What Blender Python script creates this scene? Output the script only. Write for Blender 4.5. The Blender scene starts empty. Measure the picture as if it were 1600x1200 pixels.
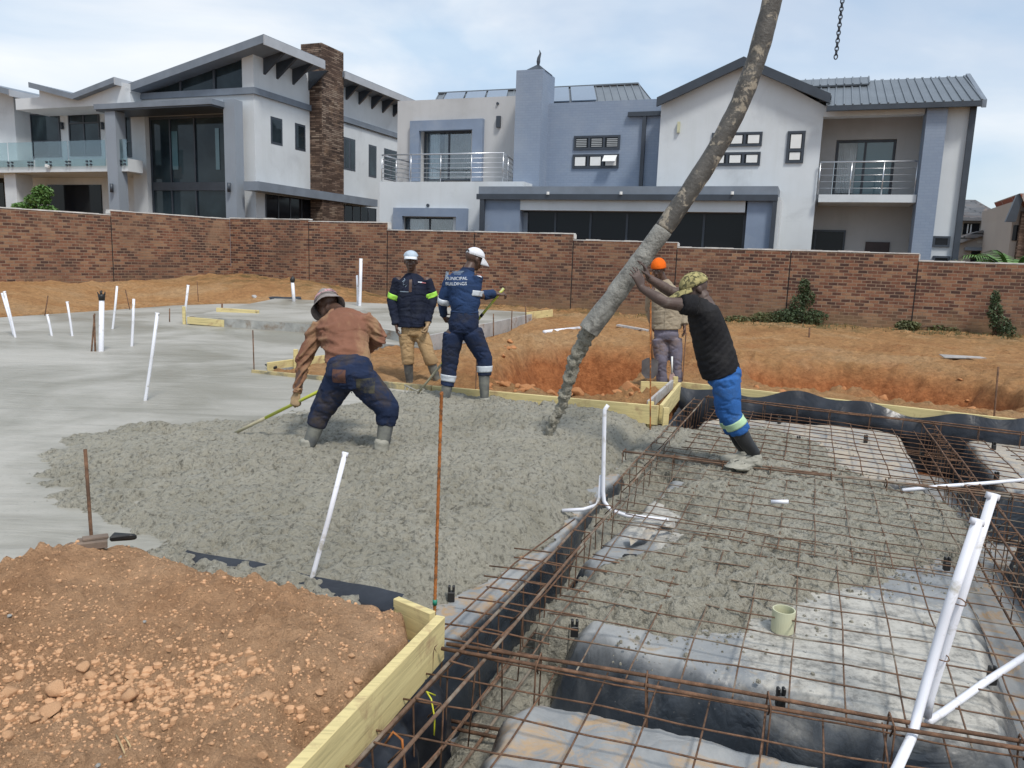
import bpy, bmesh, math, random
import numpy as np
from mathutils import Vector, Matrix, Quaternion
from mathutils.bvhtree import BVHTree

random.seed(7)
rng = np.random.default_rng(7)
R = math.radians

# ------------------------------------------------------------------ camera, sky, sun, exposure
scn = bpy.context.scene
EYE = 1.57
PITCH, ROLL, FPX = R(9.37), R(1.93), 1200.0
cF = Vector((0, math.cos(PITCH), -math.sin(PITCH)))
cR0 = Vector((1, 0, 0)); cU0 = Vector((0, math.sin(PITCH), math.cos(PITCH)))
cR = cR0 * math.cos(ROLL) + cU0 * math.sin(ROLL)
cU = -cR0 * math.sin(ROLL) + cU0 * math.cos(ROLL)
cam_d = bpy.data.cameras.new('camera')
cam = bpy.data.objects.new('camera', cam_d)
scn.collection.objects.link(cam)
cam_d.sensor_width = 36.0
cam_d.lens = 36.0 * FPX / 1600.0
cam_d.clip_start = 0.05
cam_d.clip_end = 2000
m3 = Matrix((cR, cU, -cF)).transposed()
cam.matrix_world = Matrix.Translation((0, 0, EYE)) @ m3.to_4x4()
scn.camera = cam

def N(nt, typ, **kw):
    n = nt.nodes.new(typ)
    for k, v in kw.items():
        if k.startswith('i_'):
            key = k[2:]
            key = int(key) if key.isdigit() else key.replace('_', ' ')
            n.inputs[key].default_value = v
        else:
            setattr(n, k, v)
    return n

SUN_EL, SUN_AZ = R(56), R(152)          # azimuth clockwise from +Y
w = bpy.data.worlds.new('World'); scn.world = w; w.use_nodes = True
nt = w.node_tree; nt.nodes.clear()
out = N(nt, 'ShaderNodeOutputWorld'); bg = N(nt, 'ShaderNodeBackground'); bg.inputs[1].default_value = 0.125
sky = N(nt, 'ShaderNodeTexSky', sky_type='NISHITA'); sky.sun_disc = False
sky.sun_elevation = SUN_EL; sky.sun_rotation = SUN_AZ; sky.air_density = 1.0; sky.dust_density = 1.5; sky.ozone_density = 1.2
tc = N(nt, 'ShaderNodeTexCoord')
mp = N(nt, 'ShaderNodeMapping'); mp.inputs['Scale'].default_value = (1.0, 1.0, 2.6); mp.inputs['Location'].default_value = (0.35, 0.1, 0.2)
nz = N(nt, 'ShaderNodeTexNoise'); nz.inputs['Scale'].default_value = 2.1; nz.inputs['Detail'].default_value = 6.0; nz.inputs['Roughness'].default_value = 0.52
nz.inputs['Distortion'].default_value = 0.35
cr = N(nt, 'ShaderNodeValToRGB'); cr.color_ramp.elements[0].position = 0.40; cr.color_ramp.elements[1].position = 0.68
cr.color_ramp.elements[0].color = (0.50, 0.50, 0.50, 1); cr.color_ramp.elements[1].color = (1, 1, 1, 1)
nz2 = N(nt, 'ShaderNodeTexNoise'); nz2.inputs['Scale'].default_value = 2.4; nz2.inputs['Detail'].default_value = 6.0; nz2.inputs['Distortion'].default_value = 0.4
mx2 = N(nt, 'ShaderNodeMix', data_type='RGBA'); mx2.inputs[6].default_value = (3.9, 4.85, 5.9, 1); mx2.inputs[7].default_value = (6.0, 6.25, 6.5, 1)
mx = N(nt, 'ShaderNodeMix', data_type='RGBA')
L = nt.links.new
L(tc.outputs['Generated'], mp.inputs[0]); L(mp.outputs[0], nz.inputs['Vector']); L(mp.outputs[0], nz2.inputs['Vector'])
L(nz.outputs['Fac'], cr.inputs[0]); L(cr.outputs[0], mx.inputs[0]); L(sky.outputs[0], mx.inputs[6])
cr2 = N(nt, 'ShaderNodeValToRGB'); cr2.color_ramp.elements[0].position = 0.42; cr2.color_ramp.elements[1].position = 0.62; L(nz2.outputs['Fac'], cr2.inputs[0]); L(cr2.outputs[0], mx2.inputs[0]); L(mx2.outputs[2], mx.inputs[7]); L(mx.outputs[2], bg.inputs[0]); L(bg.outputs[0], out.inputs[0])

sun_d = bpy.data.lights.new('sun', 'SUN'); sun_d.energy = 2.3; sun_d.angle = R(10); sun_d.color = (1.0, 0.955, 0.89)
sun = bpy.data.objects.new('sun', sun_d); scn.collection.objects.link(sun)
sd = Vector((math.sin(SUN_AZ) * math.cos(SUN_EL), math.cos(SUN_AZ) * math.cos(SUN_EL), math.sin(SUN_EL)))
sun.rotation_euler = sd.to_track_quat('Z', 'Y').to_euler()
scn.view_settings.view_transform = 'Standard'; scn.view_settings.look = 'None'
scn.view_settings.exposure = 0.36; scn.view_settings.gamma = 1.0
scn.cycles.max_bounces = 6; scn.cycles.diffuse_bounces = 3; scn.cycles.glossy_bounces = 3; scn.cycles.transparent_max_bounces = 12

# ------------------------------------------------------------------ pixel -> world helpers
def ray(u, v):
    return cF * FPX + cR * (u - 800) + cU * (600 - v)
def G(u, v, z=0.0):
    q = ray(u, v); t = (z - EYE) / q.z
    return Vector((q.x * t, q.y * t, z))
def P(u, v, y):
    q = ray(u, v); t = y / q.y
    return Vector((q.x * t, y, EYE + q.z * t))

# ------------------------------------------------------------------ numpy noise
def _h(ix, iy, s):
    n = (ix.astype(np.int64) * 374761393 + iy.astype(np.int64) * 668265263 + s * 2147483647) & 0xffffffff
    n = ((n ^ (n >> 13)) * 1274126177) & 0xffffffff
    n = ((n ^ (n >> 16)) * 2246822519) & 0xffffffff
    return ((n ^ (n >> 15)) & 0xffffff) / float(0xffffff)
def vn(x, y, s=0):
    ix = np.floor(x); iy = np.floor(y); fx = x - ix; fy = y - iy
    fx = fx * fx * (3 - 2 * fx); fy = fy * fy * (3 - 2 * fy)
    a = _h(ix, iy, s); b = _h(ix + 1, iy, s); c = _h(ix, iy + 1, s); d = _h(ix + 1, iy + 1, s)
    return (a * (1 - fx) + b * fx) * (1 - fy) + (c * (1 - fx) + d * fx) * fy
def fbm(x, y, s=0, o=4, g=0.5):
    r = 0; a = 1; t = 0
    for k in range(o):
        r = r + a * (vn(x, y, s + k * 17) - 0.5) * 2; t += a; a *= g; x = x * 2.03 + 3.1; y = y * 2.03 + 1.7
    return r / t
def worley(x, y, s=0):
    ix = np.floor(x); iy = np.floor(y); best = np.full(np.shape(x), 9.0)
    for dx in (-1, 0, 1):
        for dy in (-1, 0, 1):
            cx = ix + dx; cy = iy + dy
            px = cx + _h(cx, cy, s); py = cy + _h(cx, cy, s + 91)
            best = np.minimum(best, (px - x) ** 2 + (py - y) ** 2)
    return np.sqrt(best)
def sst(a, b, x):
    t = np.clip((x - a) / (b - a), 0, 1); return t * t * (3 - 2 * t)
def sdp(X, Y, poly):
    """signed distance, positive inside"""
    p = np.array([(q[0], q[1]) for q in poly], float); n = len(p)
    d = np.full(X.shape, 1e9); ins = np.zeros(X.shape, bool)
    for i in range(n):
        a = p[i]; b = p[(i + 1) % n]; e = b - a; wx = X - a[0]; wy = Y - a[1]
        t = np.clip((wx * e[0] + wy * e[1]) / (e @ e + 1e-12), 0, 1)
        d = np.minimum(d, (wx - e[0] * t) ** 2 + (wy - e[1] * t) ** 2)
        c = ((a[1] > Y) != (b[1] > Y))
        with np.errstate(divide='ignore', invalid='ignore'):
            xi = (b[0] - a[0]) * (Y - a[1]) / (b[1] - a[1] + 1e-15) + a[0]
        ins ^= c & (X < xi)
    d = np.sqrt(d)
    return np.where(ins, d, -d)

# ------------------------------------------------------------------ object helpers
C = scn.collection
def tag(o, label=None, cat=None, group=None, kind=None):
    if label: o['label'] = label
    if cat: o['category'] = cat
    if group: o['group'] = group
    if kind: o['kind'] = kind
    return o
def thing(name, loc, label, cat, group=None):
    o = bpy.data.objects.new(name, None); C.objects.link(o); o.location = loc
    o.empty_display_size = 0.1
    o['wloc'] = list(loc)
    return tag(o, label, cat, group)
def wloc(o):
    v = Vector((0, 0, 0))
    while o is not None:
        v += o.location; o = o.parent
    return v
def uvbox(me, off=Vector((0, 0, 0))):
    nl = len(me.loops)
    if nl == 0: return
    co = np.empty(len(me.vertices) * 3); me.vertices.foreach_get('co', co); co = co.reshape(-1, 3) + np.array(off)
    vi = np.empty(nl, int); me.loops.foreach_get('vertex_index', vi)
    ls = np.empty(len(me.polygons), int); me.polygons.foreach_get('loop_total', ls)
    nr = np.empty(len(me.polygons) * 3); me.polygons.foreach_get('normal', nr); nr = nr.reshape(-1, 3)
    nn = np.repeat(nr, ls, axis=0); pc = co[vi]
    hor = np.abs(nn[:, 2]) > 0.8
    tx = -nn[:, 1]; ty = nn[:, 0]; ln = np.sqrt(tx * tx + ty * ty) + 1e-9
    u = np.where(hor, pc[:, 0], (pc[:, 0] * tx + pc[:, 1] * ty) / ln)
    v = np.where(hor, pc[:, 1], pc[:, 2])
    uv = me.uv_layers.new(name='UVMap')
    uv.data.foreach_set('uv', np.stack([u, v], 1).ravel())
def link_mesh(name, me, mat, parent=None, smooth=False):
    o = bpy.data.objects.new(name, me); C.objects.link(o)
    if mat is not None: me.materials.append(mat)
    if smooth: me.polygons.foreach_set('use_smooth', [True] * len(me.polygons))
    if parent is not None: o.parent = parent
    return o

class MB:
    """collects shapes in world coordinates and links them as ONE mesh"""
    def __init__(s): s.v = []; s.f = []
    def add(s, vs, fs):
        b = len(s.v); s.v += [tuple(q) for q in vs]; s.f += [tuple(b + i for i in f) for f in fs]; return s
    def hexa(s, c):    # 8 corners: bottom 4 ccw, top 4 ccw
        return s.add(c, [(0, 3, 2, 1), (4, 5, 6, 7), (0, 1, 5, 4), (1, 2, 6, 5), (2, 3, 7, 6), (3, 0, 4, 7)])
    def box(s, a, b):
        x0, y0, z0 = a; x1, y1, z1 = b
        return s.hexa([(x0, y0, z0), (x1, y0, z0), (x1, y1, z0), (x0, y1, z0), (x0, y0, z1), (x1, y0, z1), (x1, y1, z1), (x0, y1, z1)])
    def beam(s, p, q, wd, ht, up=Vector((0, 0, 1))):
        p = Vector(p); q = Vector(q); d = (q - p).normalized(); sd_ = d.cross(up)
        if sd_.length < 1e-4: sd_ = Vector((1, 0, 0))
        sd_.normalize(); u2 = sd_.cross(d).normalized()
        a = sd_ * wd / 2; b = u2 * ht / 2
        return s.hexa([p - a - b, p + a - b, q + a - b, q - a - b, p - a + b, p + a + b, q + a + b, q - a + b])
    def prism(s, pts, d):   # pts: closed polygon (list of Vector), extruded by d
        n = len(pts); pts = [Vector(q) for q in pts]; d = Vector(d)
        vs = pts + [q + d for q in pts]
        nrm = Vector((0, 0, 0))
        for i in range(n): nrm += pts[i].cross(pts[(i + 1) % n])
        fl = nrm.dot(d) > 0
        f = [tuple(range(n))[::-1] if fl else tuple(range(n)), tuple(range(n, 2 * n)) if fl else tuple(range(n, 2 * n))[::-1]]
        for i in range(n):
            j = (i + 1) % n
            f.append((i, j, n + j, n + i) if fl else (j, i, n + i, n + j))
        return s.add(vs, f)
    def tube(s, pts, r, n=8, cap=True):
        pts = [Vector(q) for q in pts]; m = len(pts)
        rr = r if isinstance(r, (list, tuple)) else [r] * m
        vs = []; prev = None
        for i, q in enumerate(pts):
            d = (pts[min(i + 1, m - 1)] - pts[max(i - 1, 0)]).normalized()
            if prev is None:
                a = d.cross(Vector((0, 0, 1)))
                if a.length < 0.05: a = d.cross(Vector((1, 0, 0)))
            else: a = prev - d * prev.dot(d)
            a.normalize(); prev = a; b = d.cross(a)
            for k in range(n):
                t = 2 * math.pi * k / n
                vs.append(q + (a * math.cos(t) + b * math.sin(t)) * rr[i])
        fs = []
        for i in range(m - 1):
            for k in range(n):
                k2 = (k + 1) % n
                fs.append((i * n + k, (i + 1) * n + k, (i + 1) * n + k2, i * n + k2)[::-1])
        if cap: fs.append(tuple(range(n))[::-1]); fs.append(tuple((m - 1) * n + k for k in range(n)))
        return s.add(vs, fs)
    def build(s, name, mat, parent=None, smooth=False, bev=0.0):
        off = wloc(parent) if parent is not None else Vector((0, 0, 0))
        me = bpy.data.meshes.new(name)
        if bev > 0:
            bm = bmesh.new(); vv = [bm.verts.new(Vector(q) - off) for q in s.v]
            for f in s.f:
                try: bm.faces.new([vv[i] for i in f])
                except ValueError: pass
            bmesh.ops.bevel(bm, geom=list(bm.edges), offset=bev, segments=1, affect='EDGES', profile=0.7, clamp_overlap=True)
            bm.to_mesh(me); bm.free()
        else:
            me.from_pydata([tuple(Vector(q) - off) for q in s.v], [], s.f)
        me.validate(); me.update()
        uvbox(me, off)
        return link_mesh(name, me, mat, parent, smooth)

def grid(name, xs, ys, zf, mat, mask=None, smooth=True, parent=None):
    X, Y = np.meshgrid(xs, ys); Z = zf(X, Y)
    ny, nx = X.shape
    idx = np.arange(nx * ny).reshape(ny, nx)
    q = np.stack([idx[:-1, :-1], idx[:-1, 1:], idx[1:, 1:], idx[1:, :-1]], -1).reshape(-1, 4)
    if mask is not None:
        M = mask(X, Y, Z); mk = (M[:-1, :-1] | M[:-1, 1:] | M[1:, 1:] | M[1:, :-1]).ravel(); q = q[mk]
    co = np.stack([X, Y, Z], -1).reshape(-1, 3)
    used = np.zeros(len(co), bool); used[q.ravel()] = True
    remap = np.cumsum(used) - 1; co = co[used]; q = remap[q]
    me = bpy.data.meshes.new(name)
    me.vertices.add(len(co)); me.vertices.foreach_set('co', co.ravel())
    me.loops.add(q.size); me.loops.foreach_set('vertex_index', q.ravel().astype(np.int32))
    me.polygons.add(len(q)); me.polygons.foreach_set('loop_start', (np.arange(len(q)) * 4).astype(np.int32))
    me.update(calc_edges=True); me.validate()
    return link_mesh(name, me, mat, parent, smooth)

# ------------------------------------------------------------------ materials
def newmat(name):
    m = bpy.data.materials.new(name); m.use_nodes = True
    nt = m.node_tree; b = nt.nodes['Principled BSDF']; return m, nt, b
def ramp(nt, fac, stops):
    r = nt.nodes.new('ShaderNodeValToRGB'); e = r.color_ramp.elements
    while len(e) < len(stops): e.new(0.5)
    for k, (p, c) in enumerate(stops):
        e[k].position = p; e[k].color = (c[0], c[1], c[2], 1)
    nt.links.new(fac, r.inputs[0]); return r.outputs[0]
def noise(nt, vec, sc, det=4, rough=0.55, dist=0.0):
    n = nt.nodes.new('ShaderNodeTexNoise'); n.inputs['Scale'].default_value = sc; n.inputs['Detail'].default_value = det
    n.inputs['Roughness'].default_value = rough; n.inputs['Distortion'].default_value = dist
    nt.links.new(vec, n.inputs['Vector']); return n.outputs['Fac']
def coord(nt, kind='Object', scale=(1, 1, 1), rot=(0, 0, 0)):
    t = nt.nodes.new('ShaderNodeTexCoord'); m = nt.nodes.new('ShaderNodeMapping')
    m.inputs['Scale'].default_value = scale; m.inputs['Rotation'].default_value = rot
    nt.links.new(t.outputs[kind], m.inputs[0]); return m.outputs[0]
def mixc(nt, fac, a, b, mode='MIX'):
    m = nt.nodes.new('ShaderNodeMix'); m.data_type = 'RGBA'; m.blend_type = mode
    for k, v in ((0, fac), (6, a), (7, b)):
        if isinstance(v, (int, float)): m.inputs[k].default_value = v
        elif isinstance(v, tuple): m.inputs[k].default_value = (v[0], v[1], v[2], 1)
        else: nt.links.new(v, m.inputs[k])
    return m.outputs[2]
def math_(nt, op, a, b=0.0, clamp=False):
    m = nt.nodes.new('ShaderNodeMath'); m.operation = op; m.use_clamp = clamp
    for k, v in ((0, a), (1, b)):
        if isinstance(v, (int, float)): m.inputs[k].default_value = v
        else: nt.links.new(v, m.inputs[k])
    return m.outputs[0]
def bump(nt, b, h, strength=0.5, dist=0.01, prev=None):
    n = nt.nodes.new('ShaderNodeBump'); n.inputs['Strength'].default_value = strength; n.inputs['Distance'].default_value = dist
    nt.links.new(h, n.inputs['Height'])
    if prev is not None: nt.links.new(prev, n.inputs['Normal'])
    nt.links.new(n.outputs[0], b.inputs['Normal']); return n.outputs[0]
def sm(name, col, rough=0.7, var=0.25, vs=2.0, bs=60, bstr=0.25, bd=0.004, metal=0.0, dirt=None, dsc=1.5, dlo=0.5, dhi=0.7, spec=0.5, kind='Object', scale=(1, 1, 1)):
    m, nt, b = newmat(name); v = coord(nt, kind, scale)
    n = noise(nt, v, vs, 6, 0.6)
    lo = tuple(c * (1 - var) for c in col); hi = tuple(min(1, c * (1 + var)) for c in col)
    c = ramp(nt, n, [(0.3, lo), (0.7, hi)])
    if dirt:
        f = ramp(nt, noise(nt, v, dsc, 7, 0.65, 0.4), [(dlo, (0, 0, 0)), (dhi, (1, 1, 1))])
        c = mixc(nt, f, c, dirt)
    nt.links.new(c, b.inputs['Base Color']); b.inputs['Roughness'].default_value = rough; b.inputs['Metallic'].default_value = metal
    b.inputs['Specular IOR Level'].default_value = spec
    if bstr > 0: bump(nt, b, noise(nt, v, bs, 5, 0.65), bstr, bd)
    return m

def soil_mat(name, a, b_, c_, gr=0.0, layers=False):
    m, nt, b = newmat(name); v = coord(nt)
    n1 = noise(nt, v, 0.55, 6, 0.6, 0.5); n2 = noise(nt, v, 9, 8, 0.7); n3 = noise(nt, v, 55, 5, 0.7)
    col = ramp(nt, n1, [(0.3, a), (0.5, b_), (0.68, c_)])
    col = mixc(nt, ramp(nt, n2, [(0.35, (0, 0, 0)), (0.65, (1, 1, 1))]), mixc(nt, 0.38, col, (0.07, 0.035, 0.018)), col)
    col = mixc(nt, ramp(nt, n3, [(0.60, (0, 0, 0)), (0.72, (0.55, 0.55, 0.55))]), col, tuple(min(1, x * 1.7 + 0.03) for x in b_))
    if layers:      # the deeper layer of the ground is a redder soil
        tl_ = nt.nodes.new('ShaderNodeTexCoord'); sl = nt.nodes.new('ShaderNodeSeparateXYZ'); nt.links.new(tl_.outputs['Object'], sl.inputs[0])
        zz = math_(nt, 'ADD', sl.outputs[2], math_(nt, 'MULTIPLY', math_(nt, 'SUBTRACT', noise(nt, v, 1.3, 5, 0.6), 0.5), 0.5))
        fl = ramp(nt, math_(nt, 'ADD', zz, 0.5), [(0.12, (1, 1, 1)), (0.52, (0, 0, 0))])
        col = mixc(nt, fl, col, mixc(nt, ramp(nt, n2, [(0.35, (0, 0, 0)), (0.65, (1, 1, 1))]), (0.27, 0.095, 0.035), (0.50, 0.20, 0.078)))
    if gr > 0:
        tcx = nt.nodes.new('ShaderNodeTexCoord'); sp = nt.nodes.new('ShaderNodeSeparateXYZ'); nt.links.new(tcx.outputs['Object'], sp.inputs[0])
        yy = math_(nt, 'ADD', sp.outputs[1], math_(nt, 'MULTIPLY', sp.outputs[0], 0.38))
        f = math_(nt, 'MULTIPLY', ramp(nt, math_(nt, 'MULTIPLY', yy, 1 / 30.0), [(0.66, (0, 0, 0)), (0.76, (1, 1, 1))]),
                  ramp(nt, noise(nt, v, 1.6, 7, 0.7), [(0.42, (0, 0, 0)), (0.62, (1, 1, 1))]))
        col = mixc(nt, math_(nt, 'MULTIPLY', f, gr), col, (0.10, 0.085, 0.035))
    nt.links.new(col, b.inputs['Base Color']); b.inputs['Roughness'].default_value = 0.95; b.inputs['Specular IOR Level'].default_value = 0.15
    h = math_(nt, 'ADD', math_(nt, 'MULTIPLY', noise(nt, v, 22, 8, 0.75), 1.0), math_(nt, 'MULTIPLY', n3, 0.4))
    bp = bump(nt, b, h, 1.0, 0.05); n5 = noise(nt, v, 6.5, 6, 0.7, 0.3); bump(nt, b, n5, 0.7, 0.12 if layers else 0.03, bp)
    return m
M = {}
M['soil'] = soil_mat('orange soil', (0.40, 0.20, 0.085), (0.50, 0.28, 0.125), (0.53, 0.34, 0.18), 0.8, True)
M['soil_near'] = soil_mat('reddish brown loose soil', (0.50, 0.280, 0.150), (0.60, 0.365, 0.210), (0.69, 0.455, 0.285))
M['clod'] = sm('soil clod', (0.53, 0.315, 0.178), 0.95, 0.2, 14, 90, 0.6, 0.006, spec=0.15)

# fresh lumpy concrete
m, nt, b = newmat('fresh concrete'); v = coord(nt)
c = ramp(nt, noise(nt, v, 1.2, 6, 0.6), [(0.3, (0.325, 0.305, 0.24)), (0.7, (0.44, 0.415, 0.34))])
c = mixc(nt, ramp(nt, noise(nt, v, 30, 5, 0.62), [(0.36, (0, 0, 0)), (0.47, (1, 1, 1))]), mixc(nt, 0.62, c, (0.07, 0.068, 0.052)), c)  # low spots of the grain tinted dark, crevice shade put into the colour
nt.links.new(c, b.inputs['Base Color']); nt.links.new(ramp(nt, noise(nt, v, 2.5, 5, 0.6), [(0.35, (0.34, 0.34, 0.34)), (0.65, (0.6, 0.6, 0.6))]), b.inputs['Roughness'])
bump(nt, b, math_(nt, 'ADD', noise(nt, v, 60, 6, 0.7), math_(nt, 'MULTIPLY', noise(nt, v, 30, 5, 0.62), 1.8)), 0.9, 0.025)
M['fresh'] = m
# screeded slab, wet and streaked
m, nt, b = newmat('screeded wet concrete'); v = coord(nt, 'Object', (1, 1, 1), (0, 0, R(18)))
v2 = coord(nt, 'Object', (0.35, 2.2, 1), (0, 0, R(12)))
n1 = noise(nt, v, 0.45, 6, 0.6, 0.6); n2 = noise(nt, v2, 1.6, 7, 0.62, 0.8); n3 = noise(nt, v, 30, 5, 0.7)
c = ramp(nt, n2, [(0.28, (0.23, 0.218, 0.185)), (0.42, (0.355, 0.34, 0.30)), (0.75, (0.42, 0.40, 0.36))])
c = mixc(nt, ramp(nt, n1, [(0.40, (0, 0, 0)), (0.58, (1, 1, 1))]), mixc(nt, 0.65, c, (0.185, 0.175, 0.13)), c)
c = mixc(nt, ramp(nt, noise(nt, coord(nt, 'Object', (0.12, 1.6, 1), (0, 0, R(-8))), 1.3, 8, 0.72, 1.4), [(0.30, (0.75, 0.75, 0.75)), (0.37, (0, 0, 0))]), c, (0.14, 0.135, 0.115))
c = mixc(nt, ramp(nt, n3, [(0.3, (0.5, 0.5, 0.5)), (0.42, (0, 0, 0))]), c, (0.16, 0.16, 0.14))
nt.links.new(c, b.inputs['Base Color'])
nt.links.new(ramp(nt, n1, [(0.3, (0.28, 0.28, 0.28)), (0.65, (0.62, 0.62, 0.62))]), b.inputs['Roughness'])
bp = bump(nt, b, n2, 0.55, 0.05); bump(nt, b, n3, 0.4, 0.006, bp)
M['slab'] = m
M['slab_side'] = sm('cast concrete edge', (0.33, 0.33, 0.31), 0.9, 0.3, 5, 30, 0.5, 0.01, dirt=(0.16, 0.10, 0.05), dsc=3, dlo=0.48, dhi=0.7)

# brick
def brick_mat(name, stops, mortar, bw=0.232, bh=0.086, ms=0.011, bstr=0.8):
    m, nt, b = newmat(name); t = nt.nodes.new('ShaderNodeTexCoord')
    br = nt.nodes.new('ShaderNodeTexBrick'); nt.links.new(t.outputs['UV'], br.inputs['Vector'])
    br.inputs['Scale'].default_value = 1; br.inputs['Brick Width'].default_value = bw; br.inputs['Row Height'].default_value = bh
    br.inputs['Mortar Size'].default_value = ms; br.inputs['Mortar Smooth'].default_value = 0.25; br.inputs['Bias'].default_value = 0.0
    br.inputs['Color1'].default_value = (0, 0, 0, 1); br.inputs['Color2'].default_value = (1, 1, 1, 1); br.inputs['Mortar'].default_value = (0.5, 0.5, 0.5, 1)
    uvv = t.outputs['UV']
    wn = nt.nodes.new('ShaderNodeTexNoise'); wn.inputs['Scale'].default_value = 5; wn.inputs['Detail'].default_value = 3; nt.links.new(uvv, wn.inputs['Vector'])
    wv = nt.nodes.new('ShaderNodeVectorMath'); wv.operation = 'MULTIPLY_ADD'; wv.inputs[1].default_value = (0.022, 0.022, 0); nt.links.new(wn.outputs['Color'], wv.inputs[0]); nt.links.new(uvv, wv.inputs[2])
    nt.links.new(wv.outputs[0], br.inputs['Vector'])
    big = noise(nt, uvv, 0.9, 5, 0.6)
    val = math_(nt, 'ADD', br.outputs['Color'], math_(nt, 'MULTIPLY', math_(nt, 'SUBTRACT', big, 0.5), 1.7))
    fine = noise(nt, uvv, 14, 5, 0.7)
    val = math_(nt, 'ADD', val, math_(nt, 'MULTIPLY', math_(nt, 'SUBTRACT', fine, 0.5), 0.7))
    c = ramp(nt, val, stops)
    c = mixc(nt, math_(nt, 'MULTIPLY', noise(nt, uvv, 50, 4, 0.7), 0.45), c, (0.03, 0.02, 0.018))
    mo = mixc(nt, noise(nt, uvv, 3, 5, 0.6), mortar, tuple(x * 0.5 for x in mortar))
    c = mixc(nt, br.outputs['Fac'], c, mo)
    c = mixc(nt, ramp(nt, noise(nt, uvv, 0.35, 6, 0.65, 0.6), [(0.46, (0, 0, 0)), (0.66, (0.5, 0.5, 0.5))]), c, (0.12, 0.075, 0.055))
    # soil splash climbing the lowest courses and pale efflorescence patches
    e = ramp(nt, noise(nt, uvv, 0.7, 7, 0.7, 0.5), [(0.56, (0, 0, 0)), (0.72, (0.55, 0.55, 0.55))])
    c = mixc(nt, e, c, (0.34, 0.22, 0.14))
    su = nt.nodes.new('ShaderNodeSeparateXYZ'); nt.links.new(uvv, su.inputs[0])
    sp_ = math_(nt, 'ADD', su.outputs[1], math_(nt, 'MULTIPLY', math_(nt, 'SUBTRACT', noise(nt, uvv, 2.2, 6, 0.7), 0.5), 1.3))
    c = mixc(nt, ramp(nt, sp_, [(0.15, (0.75, 0.75, 0.75)), (0.55, (0, 0, 0))]), c, (0.24, 0.155, 0.09))
    nt.links.new(c, b.inputs['Base Color']); b.inputs['Roughness'].default_value = 0.92; b.inputs['Specular IOR Level'].default_value = 0.2
    h = math_(nt, 'ADD', math_(nt, 'MULTIPLY', br.outputs['Fac'], -1.0), math_(nt, 'MULTIPLY', fine, 0.6))
    bump(nt, b, h, bstr, 0.012)
    return m
M['brick'] = brick_mat('clay stock brick', [(0.0, (0.075, 0.042, 0.036)), (0.30, (0.125, 0.060, 0.045)), (0.48, (0.22, 0.095, 0.060)), (0.75, (0.30, 0.14, 0.085)), (1.0, (0.38, 0.22, 0.13))], (0.36, 0.26, 0.185))
M['stone'] = brick_mat('stacked stone cladding', [(0.0, (0.05, 0.035, 0.028)), (0.4, (0.13, 0.09, 0.068)), (0.75, (0.24, 0.17, 0.13)), (1.0, (0.33, 0.26, 0.20))], (0.04, 0.03, 0.028), 0.42, 0.075, 0.009, 1.0)

M['plaster'] = sm('light grey plaster', (0.55, 0.585, 0.61), 0.85, 0.07, 0.6, 40, 0.15, 0.004, dirt=(0.36, 0.38, 0.40), dsc=0.5, dlo=0.55, dhi=0.85)
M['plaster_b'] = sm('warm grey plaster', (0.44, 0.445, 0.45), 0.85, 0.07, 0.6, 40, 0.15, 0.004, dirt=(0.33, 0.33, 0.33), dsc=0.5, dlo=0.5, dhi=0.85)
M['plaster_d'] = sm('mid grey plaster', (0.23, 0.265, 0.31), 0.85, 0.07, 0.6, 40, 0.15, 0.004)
def streak(m, k=0.9):
    nt = m.node_tree; b = nt.nodes['Principled BSDF']; src = b.inputs['Base Color'].links[0].from_socket
    f = ramp(nt, noise(nt, coord(nt, 'Object', (2.6, 2.6, 0.22)), 1.3, 6, 0.7, 0.2), [(0.5, (0, 0, 0)), (0.8, (0.6, 0.6, 0.6))])
    nt.links.new(mixc(nt, f, src, mixc(nt, 1.0, src, (k, k, k * 0.97), 'MULTIPLY')), b.inputs['Base Color'])
for k_ in ('plaster', 'plaster_b', 'plaster_d'): streak(M[k_])
M['blue'] = sm('slate blue plaster', (0.185, 0.235, 0.32), 0.8, 0.12, 0.8, 30, 0.25, 0.006, dirt=(0.26, 0.30, 0.36), dsc=0.9, dlo=0.5, dhi=0.8)
m, nt, b = newmat('blue painted brickwork'); t = nt.nodes.new('ShaderNodeTexCoord')
br = nt.nodes.new('ShaderNodeTexBrick'); nt.links.new(t.outputs['UV'], br.inputs['Vector'])
br.inputs['Scale'].default_value = 1; br.inputs['Brick Width'].default_value = 0.232; br.inputs['Row Height'].default_value = 0.086; br.inputs['Mortar Size'].default_value = 0.008
br.inputs['Color1'].default_value = (0.20, 0.25, 0.335, 1); br.inputs['Color2'].default_value = (0.215, 0.268, 0.352, 1); br.inputs['Mortar'].default_value = (0.185, 0.235, 0.315, 1)
nt.links.new(mixc(nt, ramp(nt, noise(nt, t.outputs['UV'], 0.8, 6, 0.6), [(0.45, (0, 0, 0)), (0.75, (0.6, 0.6, 0.6))]), br.outputs['Color'], (0.28, 0.32, 0.38)), b.inputs['Base Color']); b.inputs['Roughness'].default_value = 0.8
bump(nt, b, math_(nt, 'MULTIPLY', br.outputs['Fac'], -1.0), 0.3, 0.006)
M['bluebrick'] = m
M['darktrim'] = sm('charcoal painted metal', (0.035, 0.045, 0.06), 0.45, 0.2, 2, 30, 0.05)
M['fascia'] = sm('grey fascia', (0.16, 0.19, 0.23), 0.6, 0.15, 1.5, 30, 0.1)
M['fascia_l'] = sm('pale grey fascia', (0.36, 0.38, 0.41), 0.7, 0.1, 1.5, 30, 0.1)
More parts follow.
